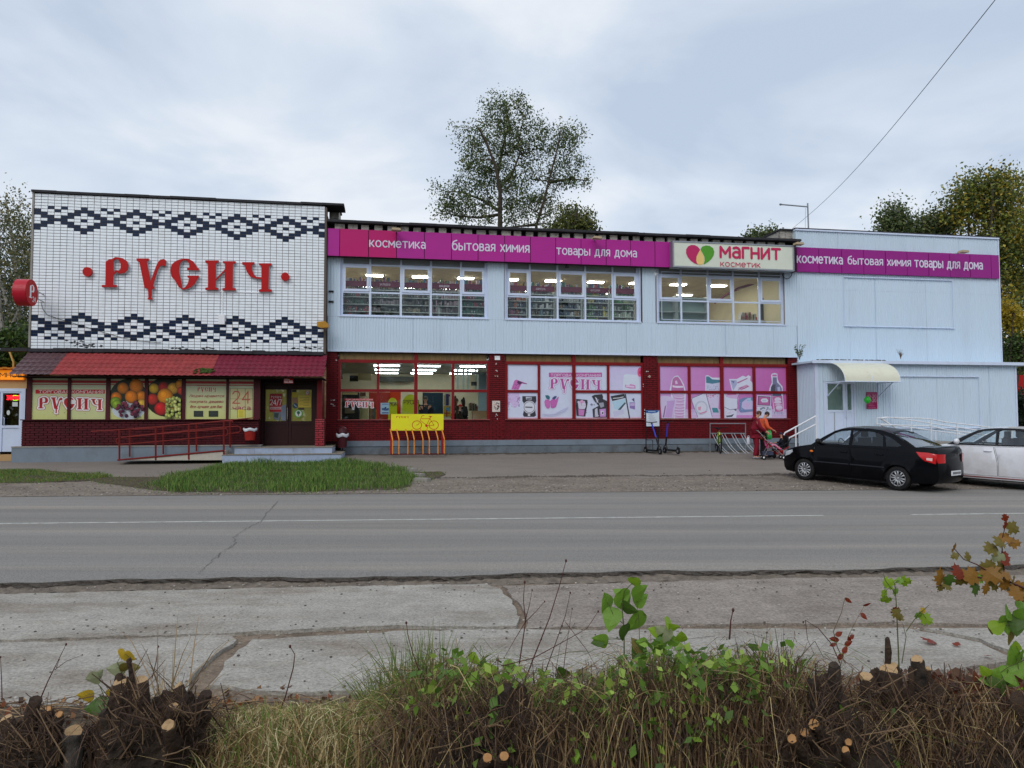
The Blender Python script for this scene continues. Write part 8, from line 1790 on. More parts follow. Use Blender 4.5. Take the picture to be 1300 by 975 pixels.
# ---- grass on the forecourt islands
GRASS=mat_attr('grass_blades',.7,trans=.25)
def blades(name,label,bases,h,pal,w=.006,lean=.35,curl=.5,kind='stuff',rng=RNG):
    """bases (N,3); three-segment blades"""
    N=len(bases); ang=rng.uniform(0,2*np.pi,N); wa=rng.uniform(0,2*np.pi,N); d=np.stack([np.cos(ang),np.sin(ang),np.zeros(N)],1); ww=np.stack([np.cos(wa),np.sin(wa)*.4,np.zeros(N)],1)
    L=rng.random(N)[:,None]**1.3*lean; up=np.array([0,0,1.0]); h=np.asarray(h).reshape(-1,1)*np.ones((N,1)); pts=[]
    for t,wd in ((0,1),(.4,.85),(.75,.55),(1,.08)):
        p=bases+up*h*(t-(curl*L*.8)*t**3)+d*h*(L*t+curl*L*t*t*1.1); pts+=[p-ww*w*wd*(h/.3)**.3,p+ww*w*wd*(h/.3)**.3]
    A=np.stack(pts,1).reshape(-1,3); o=(np.arange(N)*8)[:,None]; q=np.concatenate([o+np.array([[2*k,2*k+1,2*k+3,2*k+2]]) for k in range(3)],1).reshape(-1,4)
    c=lina(pal)[rng.integers(0,len(pal),N)]*rng.uniform(.75,1.25,(N,1)); o_=np_mesh(name,A,q,np.repeat(c,3,axis=0),GRASS,kind=kind); tag(o_,label,'grass'); return o_
def inpoly(P,poly):
    c=np.zeros(len(P),bool); n=len(poly)
    for i in range(n):
        x1,y1=poly[i]; x2,y2=poly[(i+1)%n]; m=((y1>P[:,1])!=(y2>P[:,1]))&(P[:,0]<(x2-x1)*(P[:,1]-y1)/(y2-y1+1e-9)+x1); c^=m
    return c
gzv=np.vectorize(gz)
def island(label,pxpoly,n,h,pal,soil=True):
    po=[(p.x,p.y) for p in (GS(*q) for q in pxpoly)]; xs=[p[0] for p in po]; ys=[p[1] for p in po]
    P=np.stack([RNG.uniform(min(xs),max(xs),n*3),RNG.uniform(min(ys),max(ys),n*3)],1); k_=inpoly(P+np.stack([.35*np.sin(P[:,1]*3+P[:,0]*1.7)*RNG.random(len(P)),.28*np.sin(P[:,0]*2.3)*RNG.random(len(P))+RNG.normal(0,.08,len(P))],1),po); P=P[k_][:n]; z=gzv(P[:,0],P[:,1])
    cen=(np.array(po).mean(0)); f=.55+.45*np.sin(P[:,0]*2.1)*np.sin(P[:,1]*2.7+1)**2+.25*RNG.random(len(P)); 
    g=Geo()
    if soil: tri=tessellate_polygon([[Vector((a,b_,0)) for a,b_ in po]]); g.add([(a,b_,gz(a,b_)+.016) for a,b_ in po],[t if (Vector((*po[t[1]],0))-Vector((*po[t[0]],0))).cross(Vector((*po[t[2]],0))-Vector((*po[t[0]],0))).z>0 else (t[0],t[2],t[1]) for t in tri]); struct(g.build('grass_soil',m_soil))
    return blades('grass_patch',label,np.stack([P[:,0],P[:,1],z+.01],1),h*np.clip(f,.35,1.3),pal,w=.011,lean=.5)
gp=[(70,106,34),(86,126,42),(102,138,54),(52,80,28),(128,142,72),(84,104,48)]
island('long lush grass island beside the road before the porch and entrance',[(186,616),(205,606),(240,600),(290,591),(340,588),(430,587),(480,590),(515,598),(524,608),(522,618),(500,622),(420,624),(330,626),(230,625)],15000,.21,gp)
island('ragged sparse grass around the edge of the lush island',[(165,622),(190,602),(240,595),(300,586),(430,584),(500,587),(535,600),(535,616),(505,627),(330,629),(200,629)],2600,.10,gp+[(130,120,70)],False)
island('small low grass patch beside the road at the far left',[(-60,598),(0,597),(60,598),(110,602),(140,606),(110,611),(60,613),(0,614),(-70,614)],9000,.08,gp+[(130,120,60)])
island('thin grassy fringe between the two grass patches',[(108,606),(200,606),(250,600),(235,626),(190,622),(120,612)],1500,.06,gp+[(130,120,70),(120,110,70)])
island('sparse weeds round the kerb stones right of the grass island',[(524,600),(560,599),(566,603),(540,612),(528,610)],400,.05,gp+[(120,110,60)])
# ---- foreground verge
def zv(x,y): return zverge(x,y)
zvv=np.vectorize(zverge)
def zone(x0,x1,Y0,Y1,n):
    X=RNG.uniform(x0,x1,n); Yy=RNG.uniform(Y0,Y1,n); return X,Yy
def fore(name,label,pxa,pxb,Ya,Yb,n,hfun,pal,w=.004,lean=.6,curl=.6):
    Yy=RNG.uniform(Ya,Yb,n); px=RNG.uniform(pxa,pxb,n); X=(px-650)/FPX*Yy; z=zvv(X,Yy); h=np.array([hfun(p,y) for p,y in zip(px,Yy)])*RNG.uniform(.5,1.15,n)
    k=h>.02; return blades(name,label,np.stack([X,Yy,z-.01],1)[k],h[k],pal,w=w,lean=lean,curl=curl)
dry=[(186,166,118),(160,136,92),(206,188,142),(130,106,70),(112,88,60),(216,204,160)]; grn=[(96,122,48),(78,106,40),(122,138,62),(112,122,58)]
def prof(tab): xs=[a for a,_ in tab]; ys=[b for _,b in tab]; return lambda p: float(np.interp(p,xs,ys))
def toph(tab):       # photograph height of the tops -> blade height at that depth
    f=prof(tab); return lambda p,y: max(0,(V(p,f(p),y).z-zverge((p-650)/FPX*y,y)))
mid=toph([(0,960),(120,950),(260,900),(300,885),(430,880),(490,872),(520,850),(560,815),(600,835),(680,870),(760,860),(830,825),(880,830),(940,830),(985,800),(1010,850),(1050,900),(1100,930),(1200,930),(1300,930)])
low=toph([(0,962),(100,962),(130,968),(240,960),(262,915),(300,892),(430,885),(520,890),(600,915),(700,920),(900,915),(1000,925),(1100,950),(1180,950),(1300,950)])
fore('green_grass','green and yellowing grass low along the left and middle of the verge',-60,1360,3.6,4.75,8000,low,grn+dry[:2],lean=.9)
fore('dry_grass','matted straw-coloured grass over the whole foreground verge',-80,1380,3.5,4.85,13000,lambda p,y:low(p,y)*.75,dry,lean=1.3,curl=.9)
fore('tall_grass','tall mixed green and straw grass in the middle of the foreground',490,1040,3.7,4.35,1500,mid,grn+dry[:2],w=.0035,lean=1.0)
fore('tall_grass','taller tuft of pale green grass at the left foot of the middle thicket',470,580,4.0,4.4,700,toph([(470,850),(520,800),(560,800),(580,830)]),grn+[(120,130,70)],w=.0035,lean=.5)
fore('dry_stalks','thicket of brown stalks right of the middle of the verge',860,1060,3.6,4.2,1500,toph([(860,870),(900,840),(960,822),(1000,840),(1060,880)]),[(84,60,44),(104,78,56),(66,48,38),(120,96,68)],w=.0032,lean=.9,curl=.3)
fore('dry_stalks','darker brown stalks around the stumps at the right of the verge',1040,1330,3.5,4.3,1000,toph([(1040,900),(1100,870),(1170,865),(1240,865),(1330,870)]),[(72,50,38),(92,66,48),(56,40,32),(110,70,48)],w=.0035,lean=.8,curl=.3)
fore('plume_grass','pale dry seed-headed grasses standing behind the left stump',205,255,4.2,4.5,36,toph([(205,790),(235,780),(255,800)]),[(176,156,120),(150,126,92)],w=.004,lean=.5,curl=.9)
# twigs and fallen leaves on the soil
g=Geo()
for k in range(1500):
    px=random.uniform(-60,1360); y=random.uniform(3.45,5.0); x=(px-650)/FPX*y; z=zverge(x,y)+.01; L=random.uniform(.05,.3); a=random.uniform(0,6.28); up=random.uniform(-.02,.3 if px>1000 else .12)
    g.col(random.choice([(96,74,54),(70,54,42),(140,116,84),(120,96,70)])); g.tube([(x,y,z),(x+L*.5*math.cos(a),y+L*.5*math.sin(a)*.6,z+up*L*.6+.01),(x+L*math.cos(a),y+L*math.sin(a)*.6,z+up*L)],[.004,.003,.0015],4,False)
tag(g.build('twig_litter',mat_attr('twigs',.8),kind='stuff'),'thin broken twigs scattered over the foreground verge','twigs')
N=2600; px=RNG.uniform(-60,1360,N); Yy=RNG.uniform(3.45,5.15,N); X=(px-650)/FPX*Yy; C=np.stack([X,Yy,zvv(X,Yy)+.015+RNG.random(N)*.03*(px>1000)],1)
q,f,cl=leaf_quads(C,1,.01,.05,[(120,84,52),(96,66,44),(150,110,70),(84,60,46),(170,140,96),(132,70,40)]); tag(np_mesh('leaf_litter',q,f,cl,LEAF,kind='stuff'),'brown fallen leaves scattered over the foreground soil','leaf litter')
# brown curled leaf heap on the right
C=[];
for k in range(900):
    p=random.gauss(1195,50); y=random.uniform(3.7,4.2); x=(p-650)/FPX*y; zt=V(p,random.uniform(855,930),y).z; C.append((x,y,zt))
q,f,cl=leaf_quads(np.array(C),1,.01,.055,[(110,58,36),(130,74,46),(84,48,34),(96,66,48)]); tag(np_mesh('dead_leaves',q,f,cl,LEAF,kind='stuff'),'heap of curled rust-brown leaves caught in the brush at the right','leaves')
# small stones and grit beside the slabs
N=1500; st=Geo()
for k in range(900):
    px=random.uniform(-50,1350); py=random.choice([random.gauss(745,5),random.gauss(800,6),random.uniform(740,890)]); p=G(px,py,ZN); s=random.uniform(.004,.014); st.col(random.choice([(150,146,140),(110,104,96),(90,84,78),(180,176,168)])); st.ell((p.x,p.y,p.z+s*.3),(s,s*.8,s*.6),5,3)
tag(st.build('grit',mat_attr('stones',.9),kind='stuff'),'scattered grit and small stones over the slabs and road edge','grit')
st=Geo()
for k in range(1500):
    px=random.uniform(-20,1330); t_=random.betavariate(1,3)*.45; X=(px-650)/FPX*19; Y_=road_far(X)+(wallY(X)-road_far(X))*t_; s=random.uniform(.008,.03); st.col(random.choice([(150,142,132),(104,96,88),(84,76,70),(170,164,154)])); st.ell((X,Y_,gz(X,Y_)+.01),(s,s*.8,s*.5),5,3)
tag(st.build('gravel',mat_attr('stones',.9),kind='stuff'),'loose gravel on the far shoulder of the road','gravel')
# ---- stumps
STB=mat('dark_wet_bark',(62,48,38),.9,.4,14,bump=2,bscale=45,dirt=(28,22,20),dscale=7,damt=.9); STC=mat('black_rotten_bark',(60,50,42),.95,.4,14,bump=2,bscale=45,dirt=(14,12,12),dscale=6,damt=.9)
CUT=mat('pale_cut_wood',(176,146,108),.8,.3,30,dirt=(84,60,42),dscale=30,damt=.8); CUTO=mat('orange_cut_wood',(176,132,86),.8,.25,30,dirt=(150,96,54),dscale=30,damt=.5)
def stub(par,Y,path,r,bark=STB,cut=CUT,tilt=None):
    pts=[V(x,y,Y+dy) for x,y,dy in path]; n=11; s=Geo(); m_=len(pts); out=[]
    P2=[pts[0]]
    for a,b_ in zip(pts[:-1],pts[1:]):
        for q in range(1,4): P2.append(a.lerp(b_,q/3)+Vector((random.uniform(-1,1),random.uniform(-1,1),0))*r*.12)
    rs=[r*(1.25-.35*i/(len(P2)-1)+random.uniform(-.15,.15)) for i in range(len(P2))]; s.tube(P2,rs,n,True)
    for i in range(len(s.v)): v=s.v[i]; s.v[i]=(v[0]+random.uniform(-1,1)*r*.14,v[1]+random.uniform(-1,1)*r*.14,v[2]+random.uniform(-1,1)*r*.16)
    o=s.build('stub',bark,par,smooth=True)
    ax=(P2[-1]-P2[-2]).normalized(); ax=(ax+Vector(tilt or (random.uniform(-.4,.4),-.5,0))).normalized(); rr=rs[-1]*.92; a=ax.orthogonal().normalized(); b_=ax.cross(a); c=P2[-1]+ax*.004
    g=Geo(); ring=[c+(a*math.cos(t)+b_*math.sin(t))*rr*random.uniform(.9,1.05)+ax*.006*random.random() for t in np.linspace(0,6.1,12)]; g.add(ring+[p-ax*rr*.6 for p in ring],[tuple(range(12))]+[(i,i+12,(i+1)%12+12,(i+1)%12) for i in range(12)]); g.build('cut_face',cut,o)
    return o
def stump(label,px,Y,stubs,core=None,group=None):
    b=V(px,960,Y); b.z=zverge(b.x,b.y); t=thing('cut_stump',label,'stump',b,0)
    if core:
        for (cx,cy,rx,ry) in core:
            g=Geo(); c=V(cx,cy,Y+.04); s=Y/FPX; g.ell(c,(rx*s,rx*s*.6,ry*s),44,30); nv=[]
            for v in g.v:
                v=Vector(v); d_=(v-c); k_=.30*mnoise.noise(v*9)+.22*mnoise.noise(v*23)+.16*abs(mnoise.noise(Vector((v.x*60,v.y*60,v.z*14)))); nv.append(tuple(c+d_*(1+k_)))
            g.v=nv; g.build('root_mass',STB if len(core)>1 and core.index((cx,cy,rx,ry)) else STC,t)
        tw=Geo()
        for (cx,cy,rx,ry) in core:
            for q in range(int(rx*1.5)):
                an=random.uniform(-.2,3.34); e_=random.uniform(.3,1.0); a=V(cx+rx*e_*math.cos(an),cy-ry*e_*math.sin(an),Y-.02-.13*random.random()); L=random.uniform(.03,.16); o=Vector((random.uniform(-.7,.7),random.uniform(-.5,.1),random.uniform(.1,1.0)))*L*1.4
                tw.col(random.choice([(86,66,50),(106,84,64),(60,46,38),(130,106,80),(72,54,44)])); r_=random.uniform(.0012,.0038); tw.tube([a-o*.3,a+o*.4+Vector((random.uniform(-.01,.01),0,random.uniform(-.01,.01))),a+o],[r_,r_*.8,r_*.6],5)
        tw.build('twigs',mat_attr('twigs',.8),t,kind='stuff')
    for path,r,bk,ct in stubs: stub(t,Y,path,r,bk,ct)
    return t
k=3.7/FPX
stump('knobbly twin-topped stump with two pale cut branches on its right, in the left foreground',190,3.6,[
 ([(160,985,0),(156,920,0),(153,868,0)],10*k*1.0,STB,CUT),([(185,985,0),(180,920,.02),(177,866,.02)],10*k,STB,CUT),([(200,985,0),(212,930,-.06),(219,900,-.1)],8*k,STB,CUT),([(205,990,0),(222,950,-.1),(213,922,-.16)],8*k,STB,CUT),([(225,985,0),(240,930,0),(262,882,0)],7*k,STB,STB),([(150,985,0),(140,930,0),(132,905,0)],6*k,STC,STC),([(215,960,0),(235,895,.02),(226,872,.02)],7*k,STB,CUT),([(170,880,0),(166,850,0),(164,838,0)],3*k,STB,STB)],core=[(190,962,62,62),(163,912,27,50),(228,925,34,44),(150,960,30,44)])
stump('small forked stump with two orange-fungus tips near the left edge',50,3.6,[([(35,985,0),(38,930,0),(44,890,0)],9*k,STB,STB),([(50,985,0),(55,930,0),(60,902,0)],6*k,STB,CUTO),([(60,985,0),(70,930,0),(76,908,0)],6*k,STB,CUTO),([(20,985,0),(16,940,0),(8,915,0)],9*k,STB,CUT)],core=[(45,968,44,44),(20,965,34,44),(62,935,16,30)])
g=thing('wooden_stake','short grey weathered stake between the two left stumps','stake',V(93,970,3.6)); stub(g,3.6,[(94,1000,0),(93,960,0),(92,930,0)],10*k,mat('grey_weathered_wood',(96,90,84),.9,.3,12,bump=1.5,stretch=(4,4,.5)),CUT)
stump('black rotten stump half hidden in the middle thicket, pale broken tips at its foot',625,3.48,[([(570,990,0),(572,940,0),(574,912,0)],12*k,STC,STC),([(595,990,0),(596,930,0),(598,903,0)],10*k,STC,STC),([(640,990,0),(642,920,0),(640,876,0)],9*k,STC,STC),([(655,990,0),(652,930,0),(650,900,0)],9*k,STC,STC),([(605,1000,-.1),(612,975,-.15),(618,962,-.2)],6*k,STB,CUTO),([(630,1000,-.1),(634,975,-.15),(640,960,-.2)],6*k,STB,CUTO)],core=[(600,965,52,56),(650,950,36,62),(575,940,22,40)])
stump('ash-grey cracked post-like stump right of the black rotten one',682,3.48,[([(684,1000,0),(682,960,0),(681,938,0)],14*k,STC,STC),([(700,1000,0),(712,940,0),(725,905,0)],4*k,STB,CUT)])
stump('splintered brown stump top standing among the grass right of centre',806,3.6,[([(805,1000,0),(808,950,0),(806,912,0)],7*k,STB,CUT),([(820,1000,0),(822,950,0),(820,918,0)],5*k,STB,STB)])
stump('wide stump cluster with orange cut ends low in the right foreground',1065,3.45,[([(1080,1000,0),(1045,935,-.1),(1034,920,-.14)],6*k,STB,CUTO),([(1060,1000,0),(1030,940,-.1),(1021,930,-.14)],5*k,STB,CUTO),([(1050,1000,0),(1015,950,-.1),(1005,938,-.14)],6*k,STB,CUTO),([(1072,1000,0),(1074,965,-.16),(1073,953,-.2)],5*k,STB,CUTO),([(1090,1000,0),(1080,950,-.1),(1077,942,-.14)],4*k,STB,CUTO),([(1056,1000,0),(1058,900,0),(1059,846,0)],8*k,STC,STC),([(1046,1000,0),(1040,920,0),(1030,866,0)],6*k,STC,STC),([(1074,1000,0),(1072,920,0),(1066,905,0)],12*k,STB,STB)],core=[(1068,960,62,52),(1050,905,24,44),(1020,950,34,30)])
stump('upright cluster of thick cut stems with pale tops, right foreground',1120,3.62,[([(1112,1000,0),(1108,920,0),(1101,860,0)],10*k,STB,CUT),([(1140,1000,0),(1135,920,0),(1128,852,0)],11*k,STB,CUT),([(1150,1000,0),(1143,880,.02),(1135,846,.02)],6*k,STB,CUT),([(1170,1000,0),(1168,900,0),(1165,838,0)],9*k,STC,CUT),([(1128,1000,0),(1127,860,.04),(1127,812,.04)],3.5*k,STB,STB),([(1185,1000,0),(1180,900,0),(1178,850,0)],4*k,STB,CUT),([(1155,1000,0),(1156,890,0),(1158,850,0)],4*k,STB,STB)],core=[(1140,955,54,66),(1180,935,36,62),(1112,915,20,50)])
stump('leaning thick branch stub at the bottom right corner',1270,3.5,[([(1225,1010,0),(1262,960,0),(1292,922,0)],11*k,STB,CUT),([(1330,1000,0),(1310,930,0),(1296,886,0)],14*k,STB,STB)],core=[(1250,985,64,50)])
g=Geo()
for kx in range(520):
    px=random.uniform(855,1310); Y=random.uniform(3.6,4.15); top=random.uniform(840,930); x0=px+random.uniform(-30,30); a=V(px,1000,Y); a.z=max(a.z,zverge(a.x,a.y)); b_=V(x0,top,Y+random.uniform(-.1,.1)); mdl=a.lerp(b_,.55)+Vector((random.uniform(-.05,.05),0,0)); g.col(random.choice([(66,48,38),(88,64,48),(50,38,32),(110,86,62),(130,106,80)])); r=random.uniform(.002,.006); g.tube([a,mdl,b_],[r,r*.8,r*.4],4,False)
for kx in range(900):
    px=random.uniform(640,1310) if kx%4==0 else random.uniform(870,1310); Y=random.uniform(3.55,4.1); lim=870 if px>1040 else 850; a=V(px,random.uniform(lim,985),Y); L=random.uniform(.05,.32); an=random.uniform(-.6,3.7); b_=a+Vector((math.cos(an)*L,random.uniform(-.08,.08),math.sin(an)*L*.7))
    if b_.z>V(0,lim-18,Y).z: continue
    g.col(random.choice([(92,68,52),(130,104,78),(70,52,42),(160,136,104),(110,72,50)])); r=random.uniform(.0015,.005); g.tube([a,a.lerp(b_,.5)+Vector((0,0,random.uniform(-.03,.03))),b_],[r,r*.8,r*.4],4,False)
for kx in range(620):
    px=random.choice((random.uniform(130,300),random.uniform(-20,110))); Y=random.uniform(3.8,4.15); a=V(px,random.uniform(880,990),Y); L=random.uniform(.06,.25); an=random.uniform(-.5,3.6); b_=a+Vector((math.cos(an)*L,random.uniform(-.05,.05),math.sin(an)*L)); 
    if b_.z>V(0,868 if px>120 else 905,Y).z: continue
    g.col(random.choice([(76,58,46),(120,96,70),(60,46,38),(150,124,92)])); r=random.uniform(.002,.005); g.tube([a,a.lerp(b_,.5)+Vector((0,0,random.uniform(-.02,.02))),b_],[r,r*.8,r*.4],4,False)
for kx in range(260):
    px=random.uniform(500,850); Y=random.uniform(3.7,4.3); top=random.uniform(835,930); a=V(px,1000,Y); a.z=max(a.z,zverge(a.x,a.y)); b_=V(px+random.uniform(-25,25),top,Y); g.col(random.choice([(96,72,54),(120,96,68),(70,52,42)])); r=random.uniform(.0015,.004); g.tube([a,a.lerp(b_,.55)+Vector((random.uniform(-.04,.04),0,0)),b_],[r,r*.8,r*.4],4,False)
tag(g.build('brushwood',mat_attr('twigs',.8),kind='stuff'),'tangled dry brushwood around the foreground stumps','brushwood')
def arcs(name,label,pxa,pxb,Ya,Yb,n,hf,pal,w=.003,reach=.35,cat='dry stalks'):
    Yy=RNG.uniform(Ya,Yb,n); px=RNG.uniform(pxa,pxb,n); X=(px-650)/FPX*Yy; z=zvv(X,Yy); h=np.array([hf(p,y) for p,y in zip(px,Yy)])*RNG.random(n)**.45
    k=h>.03; X,Yy,z,h=X[k],Yy[k],z[k],h[k]; n=len(X); an=RNG.uniform(0,2*np.pi,n); R=reach*RNG.random(n)**.8*np.clip(h/.3,.5,1.6); B=np.stack([X,Yy,z-.02],1); D=np.stack([np.cos(an)*R,np.sin(an)*R*.5,np.zeros(n)],1)
    P1=B+D*.15; P1[:,2]+=h*1.35; P2=B+D; P2[:,2]+=h*RNG.uniform(.15,1.0,n); wv=np.stack([RNG.uniform(.5,1,n),RNG.uniform(-.3,.3,n),RNG.uniform(-.6,.6,n)],1); wv/=np.linalg.norm(wv,axis=1)[:,None]; ww=w*RNG.uniform(.5,1.6,n)[:,None]; S=6; pts=[]
    jx=RNG.normal(0,.008,(S+1,n,3))
    for s_ in range(S+1):
        t=s_/S; p=B*(1-t)**2+P1*2*t*(1-t)+P2*t*t+jx[s_]*(0<s_); pts+=[p-wv*ww*(1-.7*t),p+wv*ww*(1-.7*t)]
    A=np.stack(pts,1).reshape(-1,3); o=(np.arange(n)*(2*S+2))[:,None]; q=np.concatenate([o+np.array([[2*i,2*i+1,2*i+3,2*i+2]]) for i in range(S)],1).reshape(-1,4)
    c=lina(pal)[RNG.integers(0,len(pal),n)]*RNG.uniform(.7,1.3,(n,1)); tag(np_mesh(name,A,q,np.repeat(c,S,axis=0),GRASS,kind='stuff'),label,cat)
brn=[(104,80,60),(84,62,48),(124,98,72),(64,48,38),(146,118,86)]; drk=[(66,52,42),(84,64,50),(52,42,36),(104,80,60)]
thk=toph([(470,920),(510,860),(560,812),(620,836),(700,850),(760,845),(830,806),(900,826),(950,818),(985,800),(1020,840),(1060,872),(1110,880),(1180,850),(1240,858),(1330,868)])
thl=toph([(470,940),(520,900),(560,870),(700,885),(830,850),(985,850),(1060,890),(1110,890),(1180,868),(1240,872),(1330,880)])
arcs('bent_stalks','dense tangle of bent brown and straw stalks filling the middle and right foreground',500,1340,3.42,4.25,9500,thk,brn+brn[1:3]+dry[:2],.0026,.42)
arcs('dark_stalks','dark wet dead stalks packed low in the middle and right foreground',490,1340,3.5,4.15,9000,thl,drk,.0042,.34)  # dark stem colour stands in for the dim inside of the thicket
arcs('matted_straw','matted pale straw between the left stump and the middle thicket',240,560,3.6,4.6,4500,toph([(240,930),(300,895),(430,888),(520,880),(560,880)]),dry+grn[:1],.0026,.4,'straw')
arcs('bent_grass','bent green grass blades mixed through the thicket',420,1010,3.6,4.2,2200,thk,grn+[(120,140,60)],.0034,.35,'grass')
arcs('dark_stalks','dark broken stems and roots around the left stumps',-30,280,3.6,4.15,2600,toph([(-30,920),(60,915),(110,940),(150,880),(240,880),(280,930)]),drk+brn[:2],.0045,.3)
C=[]
while len(C)<900:
    p=random.choice((random.gauss(600,45),random.gauss(830,60),random.gauss(900,60),random.uniform(520,1180),random.uniform(700,960))); y=random.uniform(3.38,4.05); tz=thk(p,y)
    if tz>.1: C.append(((p-650)/FPX*y,y,zverge((p-650)/FPX*y,y)+tz*random.uniform(.2,.95)))
q,f,cl=leaf_quads(np.array(C),2,.02,.05,[(124,156,56),(100,136,48),(148,172,74),(84,116,44)]); tag(np_mesh('small_leaves',q,f,cl,LEAF,kind='stuff'),'small green leaves scattered through the foreground thicket','leaves')
# ---- single bare shoots
SHT=mat('red_brown_shoot',(82,48,42),.6,.2,20); SHG=mat('grey_shoot',(104,88,72),.7,.2,20)
def shoot(label,Y,paths,r=.004,m=SHT,knob=True):
    a=paths[0][0]; t=thing('bare_shoot',label,'shoot',V(a[0],a[1],Y)); g=Geo()
    for k,p in enumerate(paths):
        pts=[V(x,y,Y) for x,y in p]; rr=r if k==0 else r*.6; g.tube(pts,[rr*(1.1-.7*i/(len(pts)-1)) for i in range(len(pts))],5,False)
        if knob: g.ell(pts[-1],(rr*1.6,rr*1.6,rr*2.4),6,4)
    g.build('stem',m,t,smooth=True); return t
z2=lambda x,y:(420+x/2.9545,700+y/2.9545); z3=lambda x,y:(860+x/2.9545,700+y/2.9545); z4=lambda x,y:(x/2.9545,780+y/2.9545)
m2=lambda L:[z2(*p) for p in L]; m3=lambda L:[z3(*p) for p in L]; m4=lambda L:[z4(*p) for p in L]
shoot('tallest bare red-brown shoot, its tip reaching over the road edge',4.0,[m2([(700,560),(760,400),(820,250),(860,120),(882,35)]),m2([(820,250),(790,330)])])
shoot('bare shoot with forked side twigs left of the tallest one',4.05,[m2([(690,530),(710,400),(730,265),(722,180),(727,115)]),m2([(730,265),(770,225),(802,188)]),m2([(728,265),(745,200),(755,145)]),m2([(728,268),(690,330),(650,400)])])
shoot('thin bare shoot right of the tallest one',4.1,[m2([(780,520),(830,380),(880,240),(898,155)])],.003)
shoot('long thin shoot crossing diagonally in the middle thicket',4.05,[m2([(640,430),(760,400),(870,340),(960,290),(1003,225)]),m2([(880,265),(960,370),(1020,480)])],.003)
shoot('slender dark shoot left of the middle thicket',4.1,[m2([(375,570),(340,470),(310,390),(290,320),(283,268)])],.004)
shoot('pair of fine upright shoots behind the middle thicket',4.2,[m2([(870,470),(880,380),(905,215)]),m2([(840,470),(860,350),(915,270)])],.0025)
shoot('short reddish shoot among the tall tuft right of the middle',4.1,[m3([(195,330),(200,260),(209,220)])],.005)
shoot('thin shoot curving left with leafless fork at the left',4.2,[m4([(150,320),(180,250),(210,190),(248,112)]),m4([(205,208),(250,175),(308,152)]),m4([(212,200),(222,170)])],.0035)
shoot('reddish shoot rising from the straw left of the middle',4.1,[m4([(980,560),(1020,440),(1070,310),(1100,200),(1106,150),(1088,120)])],.0045)
shoot('short thin shoot behind the left stump',4.3,[m4([(570,240),(585,180),(594,120)])],.003)
shoot('dark thin shoot at the very left edge',4.2,[m4([(8,320),(6,240),(2,160)])],.003)
shoot('twisting pale twigs leaning out of the straw to the right',3.9,[m2([(660,780),(560,660),(510,570)]),m2([(560,660),(600,600)])],.005,SHG)
shoot('white-barked thin twig in the middle right thicket',3.85,[m2([(1100,790),(1070,650),(1030,570),(1000,530)])],.004,SHG)
shoot('arching bare bramble right of centre',4.0,[m3([(610,420),(580,350),(530,290),(480,258),(472,265)]),m3([(480,258),(488,330),(510,380)])],.003)
# ---- leafy plants
def leafmesh(kind,size,m):
    if kind=='heart': o=[(0,-.02),(.22,-.12),(.42,.02),(.48,.22),(.40,.48),(.22,.78),(0,1.05)]
    elif kind=='maple': o=[(0,0),(.20,-.12),(.34,-.02),(.30,.14),(.58,.20),(.50,.36),(.62,.52),(.34,.50),(.30,.62),(.36,.86),(.16,.78),(0,1.06)]
    else: o=[(0,0),(.20,.15),(.28,.4),(.2,.7),(0,1.0)]
    g=Geo(); n=len(o); R_=[(x,y,-.10*x*x*2+.04*math.sin(y*5)) for x,y in o]; Lm=[(-x,y,z) for x,y,z in R_]; mid=[(0,y,.05*math.sin(max(0,min(1,y))*3.14)) for x,y in o]
    vs=[(x*size,y*size,z*size) for x,y,z in R_+mid+Lm]; fs=[]
    for i in range(n-1): fs+= [(n+i,i,i+1,n+i+1),(n+i+1,2*n+i+1,2*n+i,n+i)]
    me=bpy.data.meshes.new('leaf'); me.from_pydata(vs,[],fs); me.materials.append(m); me.validate(); return me
def leafmat(name,c,dirt=None): 
    m=mat(name,c,.45,.22,18,dirt=dirt,dscale=14,damt=.6); nt=m.node_tree; n,l=nt.nodes,nt.links; b=n['Principled BSDF']; tr=n.new('ShaderNodeBsdfTranslucent'); l.new(b.inputs['Base Color'].links[0].from_socket,tr.inputs[0]); ms=n.new('ShaderNodeMixShader'); ms.inputs[0].default_value=.3; l.new(b.outputs[0],ms.inputs[1]); l.new(tr.outputs[0],ms.inputs[2]); l.new(ms.outputs[0],n['Material Output'].inputs[0]); return m
LM=dict(g=leafmat('green_leaf',(116,154,56)),y=leafmat('yellow_green_leaf',(136,168,48)),d=leafmat('dark_green_leaf',(76,104,42)),o=leafmat('orange_brown_leaf',(146,104,40),(104,92,40)),r=leafmat('rust_leaf',(130,52,30),(84,40,28)),b=leafmat('dull_brown_leaf',(118,108,50),(120,84,40)),p=leafmat('pale_grey_leaf',(150,156,120)),Y=leafmat('yellow_leaf',(190,160,50)))
LC={}
def lf(kind,c):
    if (kind,c) not in LC: LC[(kind,c)]=leafmesh(kind,1.0,LM[c])
    return LC[(kind,c)]
def put_leaf(par,x,y,Y,px,kind,c,ang=None,tilt=.7):
    """a leaf px pixels long whose middle shows at (x,y); ang: direction of its tip in the picture plane (0 = up)"""
    s=px*.9*Y/FPX; a=random.uniform(-3.1,3.1) if ang is None else ang+random.uniform(-.25,.25)
    R=Matrix.Rotation(a,4,'Y')@Matrix.Rotation(math.pi/2+random.uniform(-tilt,tilt),4,'X')@Matrix.Rotation(random.uniform(-tilt,tilt),4,'Y')
    o=V(x,y,Y+random.uniform(-.03,.03)); M_=Matrix.Translation(o)@R@Matrix.Scale(s,4)@Matrix.Translation((0,-.45,0)); return place('leaf',lf(kind,c),par,M_)
